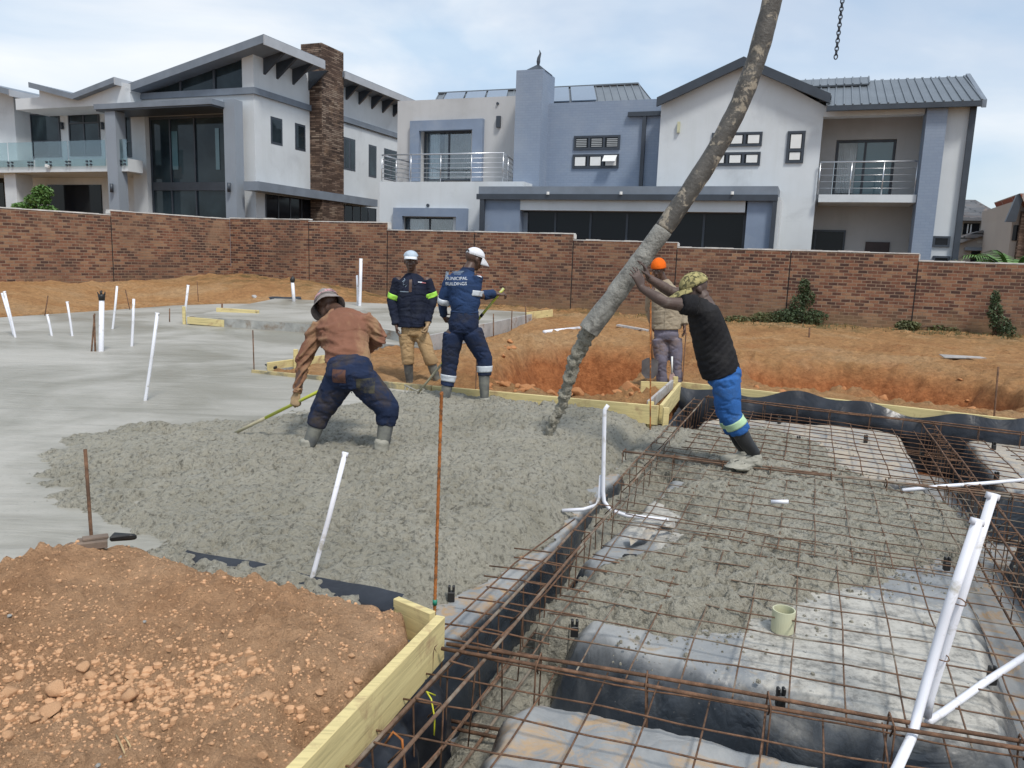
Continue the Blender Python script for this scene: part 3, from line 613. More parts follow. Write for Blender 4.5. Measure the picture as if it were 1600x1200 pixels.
# loose black polythene curtains
def curtain(label, path, ztop, zbot, seed, waves=9, amp=0.05, topamp=0.05, cat='plastic sheet', name='plastic_flap'):
    mb = MB(); pts = [Vector((*q[:2], 0)) for q in path]; ls = [0]
    for i in range(len(pts) - 1): ls.append(ls[-1] + (pts[i + 1] - pts[i]).length)
    n = int(ls[-1] / 0.035); m = 10; vs = []; fs = []; rs = random.Random(seed)
    ph = [rs.uniform(0, 6.28) for _ in range(6)]
    for i in range(n + 1):
        s = ls[-1] * i / n; k = 0
        while k < len(pts) - 2 and ls[k + 1] < s: k += 1
        a, b = pts[k], pts[k + 1]; q = a.lerp(b, (s - ls[k]) / (ls[k + 1] - ls[k])); d = (b - a).normalized(); nr = Vector((d.y, -d.x, 0))
        zt = (ztop(s / ls[-1]) if callable(ztop) else ztop) + topamp * (math.sin(s * 3.1 + ph[0]) * 0.6 + math.sin(s * 7.7 + ph[1]) * 0.4)
        for j in range(m + 1):
            f = j / m
            o = amp * (math.sin(s * waves + ph[2] + f * 1.2) + 0.6 * math.sin(s * waves * 2.3 + ph[3] - f * 2) + 0.4 * math.sin(s * waves * 5.1 + ph[4])) * (0.25 + 0.75 * min(1, f * 1.6))
            bulge = 0.05 * math.sin(math.pi * min(1, f * 1.5))
            vs.append(q + nr * (o + bulge + (0.03 - 0.05 * (1 - f) ** 6)) + Vector((0, 0, zt + (zbot - zt) * f)))
    for i in range(n):
        for j in range(m):
            a = i * (m + 1) + j; fs.append((a, a + 1, a + m + 2, a + m + 1))
    mb.add(vs, fs); return tag(mb.build(name, M['poly'], None, True), label, cat, 'loose black polythene flaps')
# ================================================================== FORMWORK
def board(name, label, a, b, h=0.2, t=0.038, mat='wood', top=True, parts=None, cat='board', tilt=None):
    a = Vector(a); b = Vector(b)
    mb = MB(); mb.beam(a - Vector((0, 0, h / 2)), b - Vector((0, 0, h / 2)), t, h)
    return tag(mb.build(name, M[mat], None, False, bev=0.003), label, cat, 'formwork boards')
nb0, nb1 = Vector((-0.80, 1.35, 0.115)), Vector((-0.262, 2.965, 0.105))
board('formwork_board', 'long yellow pine board retaining the reddish soil mound in the foreground', nb0, nb1, 0.19, 0.042)
board('formwork_board', 'short yellow board end nailed at the back of the near formwork corner', Vector((-0.295, 2.99, 0.105)), Vector((-0.47, 3.13, 0.10)), 0.16, 0.035)
curtain('black polythene hanging below the near yellow board', [(-0.78, 1.45), (-0.5, 2.3), (-0.28, 2.85)], -0.06, -0.56, 3, 11, 0.07, 0.05)
curtain('thin strip of black polythene along the rim of the soil mound', [(-1.62, 3.66), (-1.2, 3.50), (-0.86, 3.36), (-0.45, 3.16)], 0.075, -0.1, 5, 12, 0.010, 0.02)
A_, B_ = Vector((-3.34, 9.74, 0.035)), Vector((1.50, 7.68, 0.13))
mid = A_.lerp(B_, 0.5)
board('formwork_board', 'concrete-smeared edge board running left of the overalled man', A_, mid, 0.16, 0.038, 'wood_dirty')
board('formwork_board', 'dirty yellow board at the foot of the pit behind the pouring spot', mid + Vector((0.01, -0.004, 0)), B_, 0.20, 0.038, 'wood')
board('formwork_board', 'yellow board running back from the pit corner beside the rebar cage', Vector((1.53, 7.70, 0.135)), Vector((2.05, 9.27, 0.13)), 0.2, 0.038)
board('formwork_board', 'long yellow back board behind the black polythene on the right', Vector((2.08, 9.32, 0.13)), Vector((9.0, 5.63, 0.10)), 0.24, 0.038)
board('formwork_board', 'short board piece at the feet of the man in the orange beanie', Vector((1.58, 9.32, 0.12)), Vector((2.0, 9.34, 0.115)), 0.14, 0.03)
board('formwork_board', 'weathered grey plank leaning along the pit corner board', Vector((1.44, 7.95, 0.13)), Vector((1.94, 9.2, 0.17)), 0.11, 0.03, 'wood_grey')
board('formwork_board', 'short yellow board by the left end of the pit edging', Vector((-3.22, 9.98, 0.10)), Vector((-2.70, 10.9, 0.10)), 0.16, 0.03)
board('formwork_board', 'yellow board end at the far corner of the raised slab', Vector((0.30, 19.0, 0.24)), Vector((0.98, 19.9, 0.27)), 0.18, 0.04)
board('formwork_board', 'yellow board against the far left corner of the raised slab', Vector((-6.62, 15.55, 0.16)), Vector((-5.8, 15.35, 0.14)), 0.14, 0.04)
board('formwork_board', 'short yellow board lying on the slab beyond the left corner post', Vector((-6.55, 16.9, 0.26)), Vector((-5.6, 16.85, 0.24)), 0.12, 0.05)
board('edge_board', 'pale cement-stained edge form along the right side of the raised slab', Vector((-1.52, 13.1, 0.19)), Vector((0.66, 19.9, 0.19)), 0.30, 0.035, 'wood_grey')
for i, (x, y, zt, lb) in enumerate([(1.43, 7.745, 0.16, 'short yellow peg behind the pit edging left of the rusty stake'), (-2.95, 10.35, 0.24, 'wooden peg behind the short yellow board at the slab edge'), (1.56, 7.60, 0.13, 'upright yellow peg at the outer corner of the pit boards'),
                                    (-6.72, 15.62, 0.36, 'yellow corner post of the raised slab'), (2.02, 9.40, 0.18, 'pale peg behind the far corner of the pit boards')]):
    mb = MB(); mb.box((x - 0.03, y - 0.02, -0.35), (x + 0.03, y + 0.02, zt)); tag(mb.build('timber_peg', M['wood'], None, False, 0.004), lb, 'peg', 'timber pegs')
curtain('black polythene draped over the back board, wavy upper edge', [(2.05, 9.22), (2.6, 9.0), (5.2, 7.56), (9.0, 5.55)], 0.105, -0.56, 12, 5, 0.035, 0.085)
curtain('black polythene lining the short trench side below the pit corner board', [(1.05, 7.78), (1.56, 7.55), (2.02, 9.0)], -0.12, -0.56, 17, 11, 0.02, 0.02)

# ================================================================== REINFORCEMENT
L0, L1 = Vector((-0.31, 2.38, 0)), Vector((2.27, 9.05, 0))
nrow = int((L1 - L0).length / 0.19)
def mp_(i, j):
    t = j / nrow; base = L0 + (L1 - L0) * t
    a = R(-14.0) + (R(-32.0) - R(-14.0)) * (t if t > 0 else 0) ** 0.8
    return base + Vector((math.cos(a), math.sin(a), 0)) * (0.2 * i)
def barpts(f, n, z, amp, seed):
    r_ = random.Random(seed); p1, p2 = r_.uniform(0, 6), r_.uniform(0, 6)
    return [f(k) + Vector((0, 0, z + amp * math.sin(k * 0.9 + p1) + amp * 0.6 * math.sin(k * 2.3 + p2))) for k in n]
def mesh_sheet(label, i0, i1, j0, j1, z, mat, seed, r=0.0037, skew=0.0):
    mb = MB(); i = i0
    dj = 0.32
    js = list(np.arange(j0 - 0.35, j1 + 0.36, 0.7)); is_ = list(np.arange(i0 - 0.3, i1 + 0.31, 0.7))
    i = i0
    while i <= i1 + 0.01:
        mb.tube(barpts(lambda k: mp_(i + skew + 0.015 * math.sin(k), k), js, z, 0.006, seed + int(i * 7)), r, 5); i += 1
    j = j0
    while j <= j1 + 0.01:
        mb.tube(barpts(lambda k: mp_(k, j + 0.06 * math.sin(k * 0.5 + j)), is_, z + 2 * r, 0.005, seed + 100 + int(j * 7)), r, 5); j += 1
    return tag(mb.build('reinforcing_mesh', M[mat], None, True), label, 'steel mesh', 'welded reinforcing mesh sheets')
mesh_sheet('rusty welded mesh sheet over the nearest crumpled polythene', -0.4, 13, -4, 3.0, -0.055, 'rust', 1)
mesh_sheet('rusty mesh sheet lapped over the slurry-covered front of the middle pad', 1, 14, 3.4, 13.4, -0.042, 'rust_c', 2)
mesh_sheet('mesh sheet half sunk in fresh concrete in the middle of the pour', 0.4, 14, 12.6, 23.6, -0.036, 'rust_c', 3)
mesh_sheet('thin mesh sheet over the tan polythene behind the man in the black shirt', 1.2, 14.2, 23.8, 35.5, -0.03, 'rust', 4, 0.0045)
mesh_sheet('mesh sheet on the far right beyond the deep trench', 15, 25, 18, 34.5, -0.03, 'rust', 5, 0.0045)
mesh_sheet('mesh sheet at the right edge behind the twin white pipes', 15, 23, 5, 17, -0.034, 'rust', 6)
# short lap bars at the small pad by the near corner
def rods(name, label, items, r, mat, group, cat='steel bar'):
    for k, it in enumerate(items):
        mb = MB(); mb.tube(it, r, 6); tag(mb.build(name, M[mat], None, True), label if isinstance(label, str) else label[k], cat, group)
lap = []
for k in range(9):
    y0 = 3.05 + 0.13 * k; x0 = -0.32 + 0.045 * k
    lap.append([(x0 + random.uniform(-.05, .05), y0, -0.035), (x0 + 0.22, y0 - 0.06, -0.03), (x0 + 0.50 + random.uniform(-.05, .08), y0 - 0.16, -0.035)])
rods('lap_bar', ['short rusty lap bar over the long trench, %s from the near board corner' % o_ for o_ in ('nearest', 'second', 'third', 'fourth', 'fifth', 'sixth', 'seventh', 'eighth', 'farthest')], lap, 0.004, 'rust', 'short lap bars at the left of the long trench')
cl2 = [[(-0.30 + 0.02, 3.05, -0.03), (0.05, 3.85, -0.02), (0.42, 4.6, -0.03)], [(-0.18, 3.05, -0.03), (0.12, 3.75, -0.02), (0.30, 4.1, -0.03)], [(-0.05, 2.98, -0.03), (0.2, 3.5, -0.02), (0.45, 4.15, -0.03)]]
rods('lap_bar', ['long thin rusty bar nearest the near stake, left of the beam cage', 'middle one of the thin rusty bars left of the beam cage', 'thin rusty bar running close beside the left of the beam cage'], cl2, 0.0045, 'rust', 'thin bars beside the beam cage')

STIR = None
def cage(label, a, b, w=0.11, h=0.34, zt=-0.02, mat='rust', sp=0.27, r=0.0078, stir_zoff=0.0, coat=None, both=True):
    global STIR
    a = Vector(a); b = Vector(b); d = (b - a).normalized(); sd_ = Vector((d.y, -d.x, 0)); Ln = (b - a).length
    ang = math.atan2(d.y, d.x)
    t = thing('rebar_cage', (a.x, a.y, zt - h), label, 'rebar cage', 'beam reinforcement cages')
    for s in (-1, 1):
        for z in (zt, zt - h):
            n = int(Ln / 0.5); q = [a + d * (Ln * k / n) + sd_ * (s * w / 2) + Vector((0, 0, z + 0.006 * math.sin(k * 1.7 + s))) for k in range(n + 1)]
            mb = MB(); mb.tube(q, r, 6); mb.build('main_bar', M[mat], t, True)
    if STIR is None:
        mb = MB(); W, H = 0.05, 0.165; zc = -H
        mb.tube([(0, -W, 0.012), (0, W, 0.012), (0, W + 0.008, -0.005), (0, W, -2 * H), (0, -W, -2 * H), (0, -W - 0.008, -0.005), (0, -W, 0.012), (0, -W + 0.05, -0.05)], 0.0036, 5)
        STIR = mb.build('stirrup', M['rust'], None, True); first = True
    else: first = False
    n = int(Ln / sp)
    for k in range(n + 1):
        o = STIR if (first and k == 0) else STIR.copy()
        if not (first and k == 0): C.objects.link(o)
        o.parent = t; o.location = (a + d * (sp * k + random.uniform(-.03, .03)) - Vector((a.x, a.y, 0))) + Vector((0, 0, h))
        o.rotation_euler = (random.uniform(-.05, .05), random.uniform(-.06, .06), ang + random.uniform(-.05, .05))
    return t
cage('long rusty cage in the trench left of the large middle pad', Vector((-0.55, 1.75, 0)), Vector((0.72, 5.0, 0)), mat='rust_c', zt=0.0)
cage('rusty cage half buried in concrete in the trench leading to the pit corner', Vector((0.80, 5.25, 0)), Vector((2.22, 8.95, 0)), mat='rust_c', zt=0.0)
cage('rusty cage across the dark trench between the two nearest pads', Vector((-0.24, 2.90, 0)), Vector((2.9, 2.06, 0)), w=0.06, zt=0.005, sp=0.42)
cage('rusty cage in the deep trench on the right behind the twin white pipes', Vector((2.3, 2.5, 0)), Vector((4.52, 8.3, 0)), zt=0.0)
cage('rusty cage across the trench between the middle and the back pads', Vector((0.95, 6.25, 0)), Vector((6.4, 4.35, 0)), w=0.05, zt=0.0, mat='rust_c', sp=.4)
cage('rusty cage along the back board in front of the black polythene', Vector((2.30, 8.95, 0)), Vector((7.6, 6.05, 0)), w=0.10, zt=0.02, sp=.35)

# spacer blocks of the mesh
SPL = {(1352, 688): 'black spacer block in the middle of the tan pad behind the black-shirted man', (1217, 658): 'black spacer block just right of the blue trouser leg',
       (1440, 710): 'black spacer block at the right edge of the tan middle-distance pad', (1247, 690): 'small black spacer half sunk in concrete right of the blue trousers', (1310, 642): 'small black spacer near the back polythene, centre right',
       (1500, 668): 'black spacer at the rear edge of the far right pad', (1552, 699): 'black spacer in the middle of the far right pad', (1556, 748): 'black spacer under the white conduit on the right pad',
       (1478, 887): 'black spacer at the concrete edge left of the twin white pipes', (897, 990): 'black spacer on the front left corner of the middle pad', (705, 935): 'black spacer on the small pad beside the tall orange stake',
       (1548, 1065): 'black spacer under the conduit at the lower right corner', (1218, 1100): 'black spacer in the dark trench between the two nearest pads'}
for (u, v) in [(1352, 688), (1217, 658), (1358, 688), (1440, 710), (1247, 690), (1310, 642), (1500, 668), (1552, 699), (1556, 748), (1478, 887), (897, 990), (705, 935), (1548, 1065), (1218, 1100)][:]:
    if (u, v) == (1358, 688): continue
    q = G(u, v + 4, -0.11)
    mb = MB(); s_ = 0.015
    mb.prism([q + Vector((-s_ * 1.2, -s_, 0)), q + Vector((s_ * 1.2, -s_, 0)), q + Vector((s_, s_, 0)), q + Vector((-s_, s_, 0))], Vector((0, 0, 0.05)))
    mb.prism([q + Vector((-s_ * 1.1, -s_ * .8, 0.05)), q + Vector((-s_ * .3, -s_ * .8, 0.05)), q + Vector((-s_ * .3, s_ * .8, 0.05)), q + Vector((-s_ * 1.1, s_ * .8, 0.05))], Vector((0, 0, 0.03)))
    mb.prism([q + Vector((s_ * .3, -s_ * .8, 0.05)), q + Vector((s_ * 1.1, -s_ * .8, 0.05)), q + Vector((s_ * 1.1, s_ * .8, 0.05)), q + Vector((s_ * .3, s_ * .8, 0.05))], Vector((0, 0, 0.03)))
    tag(mb.build('mesh_spacer', M['black'], None, False, 0.003), SPL[(u, v)], 'spacer', 'black mesh spacers')

# ================================================================== STAKES, PIPES, CHAIN
def stake(label, bot, top, r=0.008, mat='rust', tape=False, name='steel_stake'):
    bot = Vector(bot); top = Vector(top); b2 = bot - (top - bot).normalized() * 0.3
    if not tape:
        mb = MB(); mb.tube([b2, bot, top], r, 8); return tag(mb.build(name, M[mat], None, True), label, 'stake', 'steel setting-out stakes')
    t = thing(name, bot, label, 'stake', 'steel setting-out stakes')
    mb = MB(); pts = [b2 + (top - b2) * (k / 140) for k in range(141)]
    mb.tube(pts, [r * (1.16 if k % 2 else 0.92) for k in range(141)], 8); mb.build('bar', M[mat], t, True)
    mb = MB(); d = (top - bot).normalized(); mb.tube([bot + d * 0.03, bot + d * 0.055], r * 1.5, 8); mb.build('tape_band', M['greentape'], t, True)
    return t
def pxstake(label, ub, vb, ut, vt, z=0.0, dy=0.0, **k):
    b = G(ub, vb, z); return stake(label, b, P(ut, vt, b.y + dy), **k)
pxstake('tall bright orange rusty stake with green tape at the near formwork corner', 679, 955, 690, 612, 0.03, r=0.0068, mat='rust_o', tape=True)
pxstake('brown rusty stake beside the bent board on the left mound rim', 143, 842, 133, 702, 0.05, r=0.009)
pxstake('thin rusty stake at the pit corner board below the hose', 1016, 662, 1017, 395 + 30, 0.0, r=0.007, mat='rust_o')
pxstake('thin dark stake at the left end of the pit edge board', 397, 580, 395, 516, 0.0, r=0.008)
pxstake('thin rusty stake behind the legs of the overalled man', 743, 618, 746, 520, 0.0, r=0.006)
pxstake('thin rusty stake to the right of the orange-beanie man', 1066, 598, 1072, 520, 0.05, r=0.008)
pxstake('rusty stake standing alone in soil at the right edge', 1553, 655, 1560, 573, -0.02, r=0.01)
pxstake('thin dark stake against the soil bank near the back left', 310, 473, 308, 440, 0.0, r=0.012)
pxstake('short rusty stake behind the short board on the far slab', 347, 487, 347, 474, 0.17, r=0.02)
pxstake('small dark stake on the slab right of the white far pipe', 265, 503, 265, 482, 0.0, r=0.012)
pxstake('left rusty stake leaning beside the capped drain pipe', 143, 549, 148, 490, 0.0, r=0.012)
pxstake('dark crooked stake right beside the capped drain pipe', 149, 549, 147, 492, 0.0, r=0.014)
pxstake('thin stake leaning in the soil bank on the far left', 203, 484, 196, 453, 0.0, r=0.012)
pxstake('rusty stake against the far corner of the raised slab', 822, 508, 821, 474, 0.0, r=0.014)
pxstake('dark form stake along the far end of the raised slab edge', 799, 512, 800, 485, 0.0, r=0.012)
pxstake('small dark form stake midway on the raised slab edge', 771, 520, 771, 490, 0.0, r=0.012)
pxstake('rusty stake leaning in the grass in front of the back wall', 1264, 530, 1265, 512, 0.0, r=0.02)
pxstake('pair-standing rusty stake near the left edge in the soil', 70, 493, 75, 462, 0.0, r=0.012)

def pipe(label, pts, r=0.0125, flare=True, name='conduit_pipe', cat='pipe', group='white plastic conduits', mat='pvc', cap=None):
    pts = [Vector(q) for q in pts]
    rr = [r] * len(pts)
    mb = MB(); mb.tube(pts, rr, 10)
    if flare:
        d = (pts[-1] - pts[-2]).normalized(); s = d.cross(Vector((0, 1, 0))).normalized(); e = pts[-1]
        mb.beam(e - d * 0.012, e + d * 0.010, r * 2.4, r * 1.3, Vector((0, 1, 0)))
    return tag(mb.build(name, M[mat], None, True), label, cat, group)
def pxpipe(label, ub, vb, ut, vt, z=0.0, dy=0.0, mid=None, **k):
    b = G(ub, vb, z); t = P(ut, vt, b.y + dy); d = (t - b).normalized()
    return pipe(label, [b - d * 0.12, b, b.lerp(t, 0.5) + Vector((0.004, 0, 0)), t], **k)
pxpipe('white conduit leaning in the fresh concrete in front of the bent man', 485, 912, 539, 710, 0.03, 0.0, r=0.0115)
pxpipe('white conduit leaning on the smooth slab left of the bent man', 227, 626, 246, 490, 0.0, r=0.0165)
pxpipe('thin white conduit right of the capped drain pipe', 206, 541, 209, 467, 0.0, r=0.02, flare=False)
pxpipe('white conduit leaning behind the capped drain pipe', 176, 514, 183, 447, 0.0, r=0.02, flare=False)
pxpipe('leaning white conduit left of the capped drain pipe', 113, 525, 105, 472, 0.0, r=0.018)
pxpipe('shortest white conduit, leaning, left of the capped drain pipe', 81, 525, 74, 492, 0.0, r=0.018)
pxpipe('leftmost leaning white conduit at the left edge, front one of a close pair', 24, 527, 7, 456, 0.0, r=0.018)
pxpipe('rear one of the close pair of leaning conduits at the left edge', 22, 524, 3, 458, 0.0, 0.15, r=0.018, flare=False)
pxpipe('white conduit standing on the far slab near the soil bank', 288, 494, 294, 446, 0.0, r=0.026)
pxpipe('tall white pipe on the far slab behind the bent man', 562, 478, 564, 404, 0.17, r=0.042, flare=False)
pxpipe('shorter white pipe leaning beside the tall far one', 559, 477, 558, 430, 0.17, 0.0, r=0.028, flare=False)
b_ = G(460, 475, 0.1); t_ = P(457, 440, b_.y)
tt = thing('vent_pipe', b_, 'white pipe with a dark taped top near the back wall', 'pipe', 'capped pipes')
mb = MB(); mb.tube([b_ - Vector((0, 0, .1)), t_], 0.045, 10); mb.build('tube', M['pvc'], tt, True)
mb = MB(); mb.tube([t_ - Vector((0, 0, .02)), t_ + Vector((0, 0, .06)), t_ + Vector((0.02, 0, .14))], [0.055, 0.07, 0.03], 9); mb.build('taped_top', M['black'], tt, True)
b_ = G(158, 549, 0.0); t_ = P(159, 468, b_.y)
tt = thing('drain_pipe', b_, 'thick white drain pipe with black wrapped top on the left slab', 'pipe', 'capped pipes')
mb = MB(); mb.tube([b_ - Vector((0, 0, .1)), b_, t_], 0.036, 14); mb.build('tube', M['pvc'], tt, True)
mb = MB(); mb.tube([t_ - Vector((0, 0, .01)), t_ + Vector((0, 0, .035)), t_ + Vector((0, 0, .075))], [0.042, 0.046, 0.05], 12)
for k in range(7): mb.beam(t_ + Vector((0.04 * math.cos(k), 0.04 * math.sin(k), 0.05)), t_ + Vector((0.055 * math.cos(k), 0.055 * math.sin(k), 0.09 + 0.02 * (k % 3))), 0.02, 0.006)
mb.build('wrapped_top', M['black'], tt, True)
# conduit elbow assembly in the middle
e0 = G(941, 790, -0.02); top = P(945, 640, e0.y)
pipe('upright white conduit curving at its foot to the right over the trench', [e0 + Vector((0.42, -0.10, -0.05)), e0 + Vector((0.16, -0.05, -0.045)), e0 + Vector((0.05, -0.02, -0.02)), e0 + Vector((0.01, 0, 0.03)), e0 + Vector((0, 0, 0.1)), top - Vector((0, 0, 0.04)), top, top + Vector((0.02, 0, 0.03))], 0.0135, False)
pipe('white conduit bending left at the foot of the upright one', [e0 + Vector((-0.26, 0.02, -0.05)), e0 + Vector((-0.12, 0.0, -0.03)), e0 + Vector((-0.035, 0.01, 0.0)), e0 + Vector((-0.018, 0.022, 0.06)), e0 + Vector((-0.016, 0.02, 0.2))], 0.012, False)
# twin pipes bottom right
pb = G(1440, 1128, -0.03)
pipe('front one of the twin white conduits at the lower right, shorter', [G(1395, 1215, -0.04), G(1425, 1150, -0.03), P(1436, 1108, pb.y - 0.03), P(1478, 960, pb.y - 0.0), P(1527, 815, pb.y + 0.02)], 0.0175)
pipe('rear one of the twin white conduits at the lower right, taller', [P(1448, 1120, pb.y + 0.03), P(1453, 1090, pb.y + 0.03), P(1500, 940, pb.y + 0.05), P(1551, 775, pb.y + 0.07)], 0.0165)
pipe('white conduit lying from the twin pipes toward the right edge', [G(1450, 1128, -0.04), G(1475, 1112, -0.04), G(1540, 1065, -0.035), G(1610, 1020, -0.03)], 0.0145, False)
for zz in (0.16, 0.36):
    mb = MB(); c0 = P(1447 + zz * 130, 1095 - zz * 430, pb.y + 0.015)
    mb.tube([c0 + Vector((0.032 * math.cos(a), 0.03 * math.sin(a), 0.004 * math.sin(2 * a))) for a in np.linspace(0, 6.28, 14)], 0.0022, 5)
    tag(mb.build('binding_wire', M['rust'], None, True), ('lower' if zz < 0.2 else 'upper') + ' loop of binding wire tying the twin white conduits', 'wire')
pipe('white conduit lying across the right trench and polythene', [G(1410, 766, -0.03), G(1470, 760, 0.0), G(1540, 755, 0.0), G(1620, 748, 0.0)], 0.014, False)
pipe('short piece of white conduit poking from the concrete on the mesh', [G(1205, 784, -0.02), G(1232, 784, 0.0)], 0.014, False)
pipe('white pipe lying on the soil behind the concrete hose', [G(850, 519, 0.1), G(905, 513, 0.12)], 0.04, False, mat='pvc')
# cream stub
q = G(1222, 985, -0.11); mb = MB(); vs = []; fs = []
for (rad, z) in ((0.052, 0), (0.052, 0.105), (0.046, 0.105), (0.046, 0.01)):
    vs += [(q.x + rad * math.cos(a), q.y + rad * math.sin(a), q.z + z) for a in [2 * math.pi * k / 28 for k in range(28)]]
for r_ in range(3):
    for k in range(28): fs.append((r_ * 28 + k, r_ * 28 + (k + 1) % 28, (r_ + 1) * 28 + (k + 1) % 28, (r_ + 1) * 28 + k))
fs.append(tuple(3 * 28 + k for k in range(28)))
mb.add(vs, fs); tag(mb.build('pipe_stub', M['pvc_cream'], None, False), 'cream open pipe stub standing in pale slurry under the mesh', 'pipe stub')
# grey plastic flap on middle pad + small block
q = G(1000, 850, -0.09)
mb = MB(); n = 9; vs = []; fs = []
for i in range(n):
    for j in range(4):
        t = i / (n - 1); s = j / 3
        b = G(985, 858, -.09).lerp(G(1050, 826, -.07), t); vs.append(b + Vector((0.02 * math.sin(i), s * (0.12 * (1 - t) + 0.03), 0.02 + 0.025 * math.sin(i * 1.3 + j))))
for i in range(n - 1):
    for j in range(3): a = i * 4 + j; fs.append((a, a + 4, a + 5, a + 1))
mb.add(vs, fs); tag(mb.build('plastic_flap', M['sheet_tan'], None, True), 'torn tan polythene corner sticking up from the middle pad', 'plastic sheet', 'loose black polythene flaps')
mb = MB(); q = G(985, 876, -0.1); mb.box((q.x - .045, q.y - .02, q.z), (q.x + .045, q.y + .025, q.z + .035)); tag(mb.build('rubber_block', M['black'], None, True, 0.012), 'small black rounded block lying on the concrete near the torn polythene', 'block')
# bent old board on mound rim
mb = MB(); a = G(98, 872, .14); b = G(120, 852, .18); c = G(168, 846, .18)
mb.beam(a, b, 0.07, 0.03); mb.beam(b + Vector((0, 0, .002)), c, 0.085, 0.035); mb.beam(b + Vector((0.02, .012, .026)), c + Vector((0.0, .01, .024)), 0.045, 0.014)
tag(mb.build('bent_board', sm('muddy old board', (.20, .15, .115), .9, .3, 8, 40, .5, .006), None, False, 0.003), 'bent weathered piece of board on the left rim of the soil mound', 'board')
mb = MB(); a = G(170, 848, .14); mb.prism([a, a + Vector((.1, .02, .01)), a + Vector((.12, .05, .0)), a + Vector((.0, .05, .01))], Vector((0, 0, .03)))
tag(mb.build('plastic_scrap', M['black'], None, False, 0.008), 'black plastic scrap behind the bent board', 'scrap')
# yellow tie loop
c0 = G(666, 1095, -0.0); mb = MB()
mb.tube([c0 + Vector((0.03, 0.02, 0.01)), c0 + Vector((0.0, 0.0, 0.035)), c0 + Vector((0.02, -0.02, 0.02)), c0 + Vector((0.035, -0.04, -0.04)), c0 + Vector((0.035, -0.05, -0.10))], 0.003, 6)
tag(mb.build('yellow_strap', sm('yellow strap', (0.5, 0.5, 0.03), 0.5, 0.1, 3, 20, 0), None, True), 'thin yellow strap looped over the bar below the near board', 'strap')
mb = MB(); c0 = G(600, 1165, -0.02)
mb.tube([c0, c0 + Vector((0.03, 0, 0.05)), c0 + Vector((0.06, -0.01, 0.03)), c0 + Vector((0.075, -0.03, -0.07))], 0.0045, 6)
tag(mb.build('bar_hook', M['rust_o'], None, True), 'rusty hooked bar end below the near board', 'hook')

# rocks and clods
def clod_mesh(seed):
    r_ = random.Random(seed); bm = bmesh.new(); bmesh.ops.create_icosphere(bm, subdivisions=3, radius=1)
    sx, sy, sz = r_.uniform(.8, 1.2), r_.uniform(.7, 1.1), r_.uniform(.5, .75)
    cuts = [(Vector((r_.uniform(-1, 1), r_.uniform(-1, 1), r_.uniform(-.6, 1))).normalized(), r_.uniform(.45, .8)) for _ in range(9)]
    for v in bm.verts:
        c = v.co.copy()
        for n_, d_ in cuts:
            k = c.dot(n_)
            if k > d_: c -= n_ * (k - d_) * 0.92
        nn = (math.sin(c.x * 7 + seed) + math.sin(c.y * 9 + seed * 2) + math.sin(c.z * 8)) * .02
        v.co = Vector((c.x * sx, c.y * sy, c.z * sz)) * (1 + nn)
    me = bpy.data.meshes.new('soil_clod'); bm.to_mesh(me); bm.free(); me.materials.append(M['clod']); me.polygons.foreach_set('use_smooth', [True] * len(me.polygons)); return me
clods = [clod_mesh(k) for k in range(9)]
M['clod_o'] = sm('orange clay clod', (0.43, 0.20, 0.088), 0.95, 0.3, 14, 90, 0.6, 0.006, spec=0.15)
clods_o = []
for m_ in clods: c_ = m_.copy(); c_.materials.clear(); c_.materials.append(M['clod_o']); clods_o.append(c_)
def put_clod(x, y, z, s, lb, grp, name='soil_clod', cat='clod'):
    o = bpy.data.objects.new(name, random.choice(clods_o if 'pit' in grp else clods)); C.objects.link(o); o.location = (x, y, z); o.scale = (s, s, s); o.rotation_euler = (random.uniform(-.3, .3), random.uniform(-.3, .3), random.uniform(0, 6.3))
    return tag(o, lb, cat, grp)
big = [(90, 1072, .052, 'largest light clod at the left of the soil mound'), (32, 1060, .036, None), (75, 1112, .040, None), (140, 1045, .034, None), (15, 1085, .034, None), (145, 1065, .024, None), (130, 1040, .026, None), (175, 1063, .012, None),
       (187, 1070, .017, None), (205, 1058, .022, None), (155, 1025, .018, None), (238, 1070, .022, None), (255, 1075, .016, None), (205, 1095, .036, 'flat clod in the middle of the mound hollow'), (290, 1085, .02, None), (300, 1093, .016, None), (310, 1060, .022, None),
       (320, 1068, .016, None), (385, 1090, .022, None), (415, 1085, .026, 'clod beside the dark hole on the mound'), (365, 1085, .018, None), (340, 1075, .014, None), (165, 1000, .014, None), (62, 1030, .02, None), (470, 960, .014, None), (487, 965, .012, None), (430, 945, .013, None), (370, 925, .012, None),
       (550, 1025, .016, None), (598, 972, .014, None), (560, 1055, .016, None), (545, 1080, .02, None), (500, 1130, .016, None), (350, 1000, .012, None), (240, 985, .012, None), (120, 1100, .02, None), (55, 1140, .02, None), (8, 1150, .026, None), (230, 1150, .014, None), (330, 1160, .012, None), (290, 1120, .014, None), (75, 890, .014, None), (410, 1180, .02, None)]
for (u, v, s, lb) in big:
    q = G(u, v, 0.05); q = G(u, v, mz(q.x, q.y))
    put_clod(q.x, q.y, mz(q.x, q.y) + s * .1, s, lb or '%s soil clod %s of the foreground mound' % ('big' if s > .03 else 'middling' if s > .019 else 'small', 'at the far left edge' if u < 70 else 'in the left cluster' if u < 200 else 'in the central hollow' if u < 345 else 'in the right hollow' if u < 440 else 'near the yellow board'), 'soil clods on the foreground mound')
